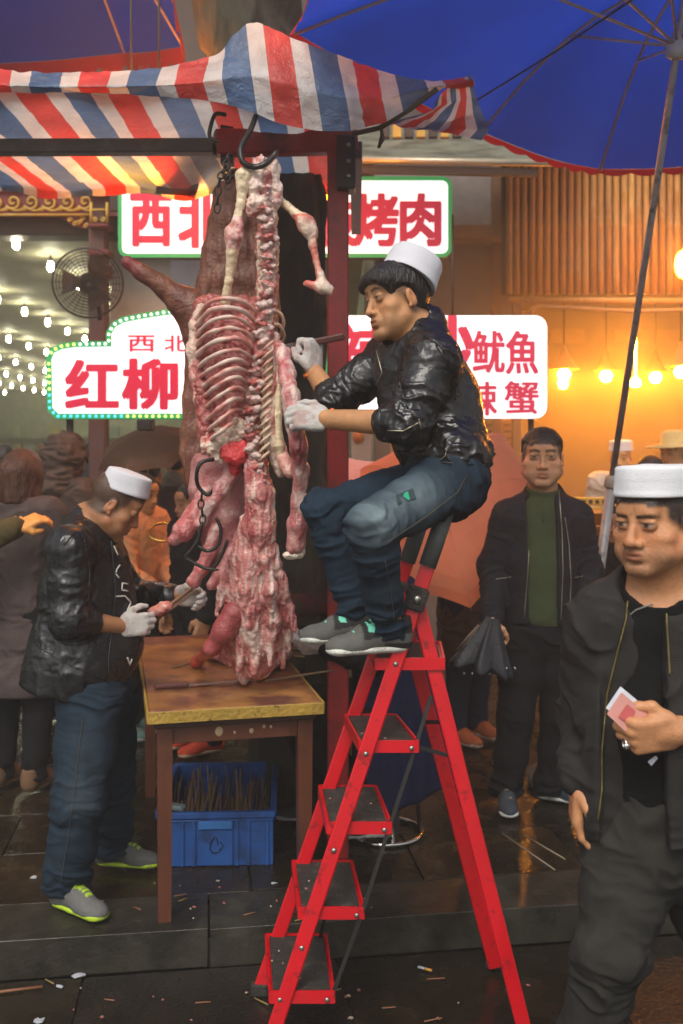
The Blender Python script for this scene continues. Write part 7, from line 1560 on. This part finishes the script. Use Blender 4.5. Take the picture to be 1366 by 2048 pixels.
walker('person in a brown coat and jeans under the salmon umbrella', G(935, 1482), 1.62, (.6, -.6), tan, dj, coat=True, shoe_c=(.45, .11, .03), sole=(.6, .45, .35), arms=lambda q: dict(eR=q(.10, -.22, 1.15), wR=q(.20, -.10, 1.25)))
walker('cook in a white cap working in the orange light left of the parasol pole', V3(W(1242, 0, 7.6)[0], 7.6, 0), 1.70, (-.4, -1), white, white, vox=.012, hat='cap', skin=(.6, .33, .14))
walker('cook in a straw hat working in the orange light at the right edge', V3(W(1352, 0, 7.2)[0], 7.2, 0), 1.74, (-.8, -.6), white, white, vox=.012, hat='brim', skin=(.6, .33, .14))
walker('dark haired person half hidden behind the white cap at the right', V3(W(1302, 0, 6.2)[0], 6.2, 0), 1.60, (.2, 1), blk, blk, vox=.012)
walker('person crouching low behind the parasol pole, face just left of the vendor', V3(W(1228, 0, 5.4)[0], 5.4, 0), 1.34, (-.3, -1), blk, blk, vox=.010)
# the helper on the stool, hidden behind the ladder
def helper():
    Yh = 4.28; par = thing('person', V3(sc_[0]-.1, Yh, 0), 'person in a long navy apron sitting on the chrome stool, gloved hand on the skewers', 'person'); cx = sc_[0]
    f = nrm(V3(-1, -.12, 0)); H = Head(V3(cx-.10, Yh, 1.20), f+V3(0, 0, -.25), (-.12, 0, 1), 1., buzz=.8)
    J = dict(nk=V3(cx-.06, Yh, 1.06), ch=V3(cx-.02, Yh, .86), pv=V3(cx, Yh, .56), tF=f, sL=V3(cx-.05, Yh-.17, 1.0), sR=V3(cx-.05, Yh+.17, 1.0), eL=V3(cx-.08, Yh-.24, .80), wL=V3(W(652, 1290, 4.0)[0], 4.0, .865), eR=V3(cx-.15, Yh+.2, .75), wR=V3(cx-.38, Yh+.1, .84),
             hL=V3(cx-.03, Yh-.10, .56), hR=V3(cx-.03, Yh+.10, .56), kL=V3(cx-.38, Yh-.10, .52), kR=V3(cx-.38, Yh+.12, .52), aL=V3(cx-.02, Yh-.06, .09), aR=V3(cx-.30, Yh+.12, .09))
    hL = hand_prims(J['wL'], (-1, -.1, -.05), (0, -.6, .7), (0, .7, .6), (.7, .8, .5), thumb=(.3, .2), r=.0105)
    body(par, J, H, .007, hands=[]); hair_shell(par, H, front=.08, sides=.06, back=-.04, vox=.008)
    T = [cap(J['ch'], J['pv'], .155, .165, .05, sq=(f, 1.2)), cap(J['sL'], J['sR'], .085, .085, .06)]
    for c in 'LR': T += chain([J['s'+c], J['e'+c], lerp(J['e'+c], J['w'+c], .9)], [.08, .065, .048], .03)
    garment('jacket', par, T, blk, [(J['ch'], J['pv'], .012, .5, 1.)]+[(J['s'+c], J['e'+c], .012, .5, 1.2) for c in 'LR'], .007)
    pj = chain([J['hL'], J['kL'], J['aL']], [.11, .08, .06], .03)+chain([J['hR'], J['kR'], J['aR']], [.11, .08, .06], .03)
    garment('trousers', par, pj, blk, [(J['hL'], J['kL'], .01, 1, 1), (J['kL'], J['aL'], .012, 1, 1)], .008)
    # apron: a long navy cloth falling from the back of the stool to the shins
    ap = []; 
    for (z, a, w) in ((1.02, .03, .13), (.75, .05, .16), (.55, .07, .19), (.35, .10, .21), (.17, .12, .22)): ap.append((V3(cx+a-.02, Yh-.13, z), w))
    P = []
    for i in range(len(ap)-1): P += [cap(ap[i][0], ap[i+1][0], ap[i][1], ap[i+1][1], .03, sq=(V3(0, 1, 0), 2.2))]
    P += [half(V3(cx, Yh, .17), nrm(V3(.45, 0, -1)), .008)]
    organic('apron', P, .008, navy, par, disp=lambda v: (ridge(noise3(v*A([16, 16, 2])))-.5)*.03)
    shoe(par, J['aL'], (-1, -.1, 0), upper=(.05, .05, .05), sole=(.6, .6, .58), zs=.004, vox=.008); shoe(par, J['aR'], (-1, .1, 0), upper=(.05, .05, .05), sole=(.6, .6, .58), zs=.004, vox=.008)
    glove(par, hL, J['wL'], (-1, -.1, -.05), cuff=False)
helper()
# stacked orange baskets and boxes by the kitchen
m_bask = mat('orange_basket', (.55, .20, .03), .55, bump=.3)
for i, (y, h, lab) in enumerate(((1070, .13, 'lower orange basket stacked beside the standing man'), (1040, .10, 'upper orange basket in the stack beside the standing man'))):
    c = V3(W(1192, 0, 6.4)[0], 6.4, W(0, y, 6.4)[2]); t = thing('basket', c-V3(0, 0, h/2), lab, 'basket'); MB().lathe(c-V3(0, 0, h/2), (0, 0, 1), [(.10, 0), (.15, h*.9), (.158, h), (.145, h), (.095, .01)], 18).build('bowl', m_bask, t); MB().ring(c+V3(0, 0, h/2), (0, 0, 1), .155, .009, 24, 6).build('rim', m_bask, t)
bx = thing('serving_counter', V3(W(1190, 0, 6.5)[0], 6.55, 0), 'orange lit serving counter with lettered yellow boards between the two men', 'counter')
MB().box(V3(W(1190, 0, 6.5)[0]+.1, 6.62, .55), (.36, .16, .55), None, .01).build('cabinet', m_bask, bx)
for i, y in enumerate((1003, 1022)):
    c = V3(W(1192, 0, 6.75)[0], 6.75, W(0, y, 6.75)[2]); s_ = MB().box(c, (.15, .03, .028), None, .004).build('board', mat('menu_yellow'), bx)
    for k in range(5): MB().box(c+V3(-.09+.045*k, -.032, 0), (.012, .003, .012)).build('print_stroke', m_dwood, s_)
o = MB().ring(W(328, 1064, 5.6), nrm(V3(.1, -.5, .9)), .09, .009, 24, 6).build('ladle_rim', mat('brass', (.7, .45, .1), .25, metal=1.)); recentre(o); tag(o, 'round brass rim glinting behind the shanks', 'pan')
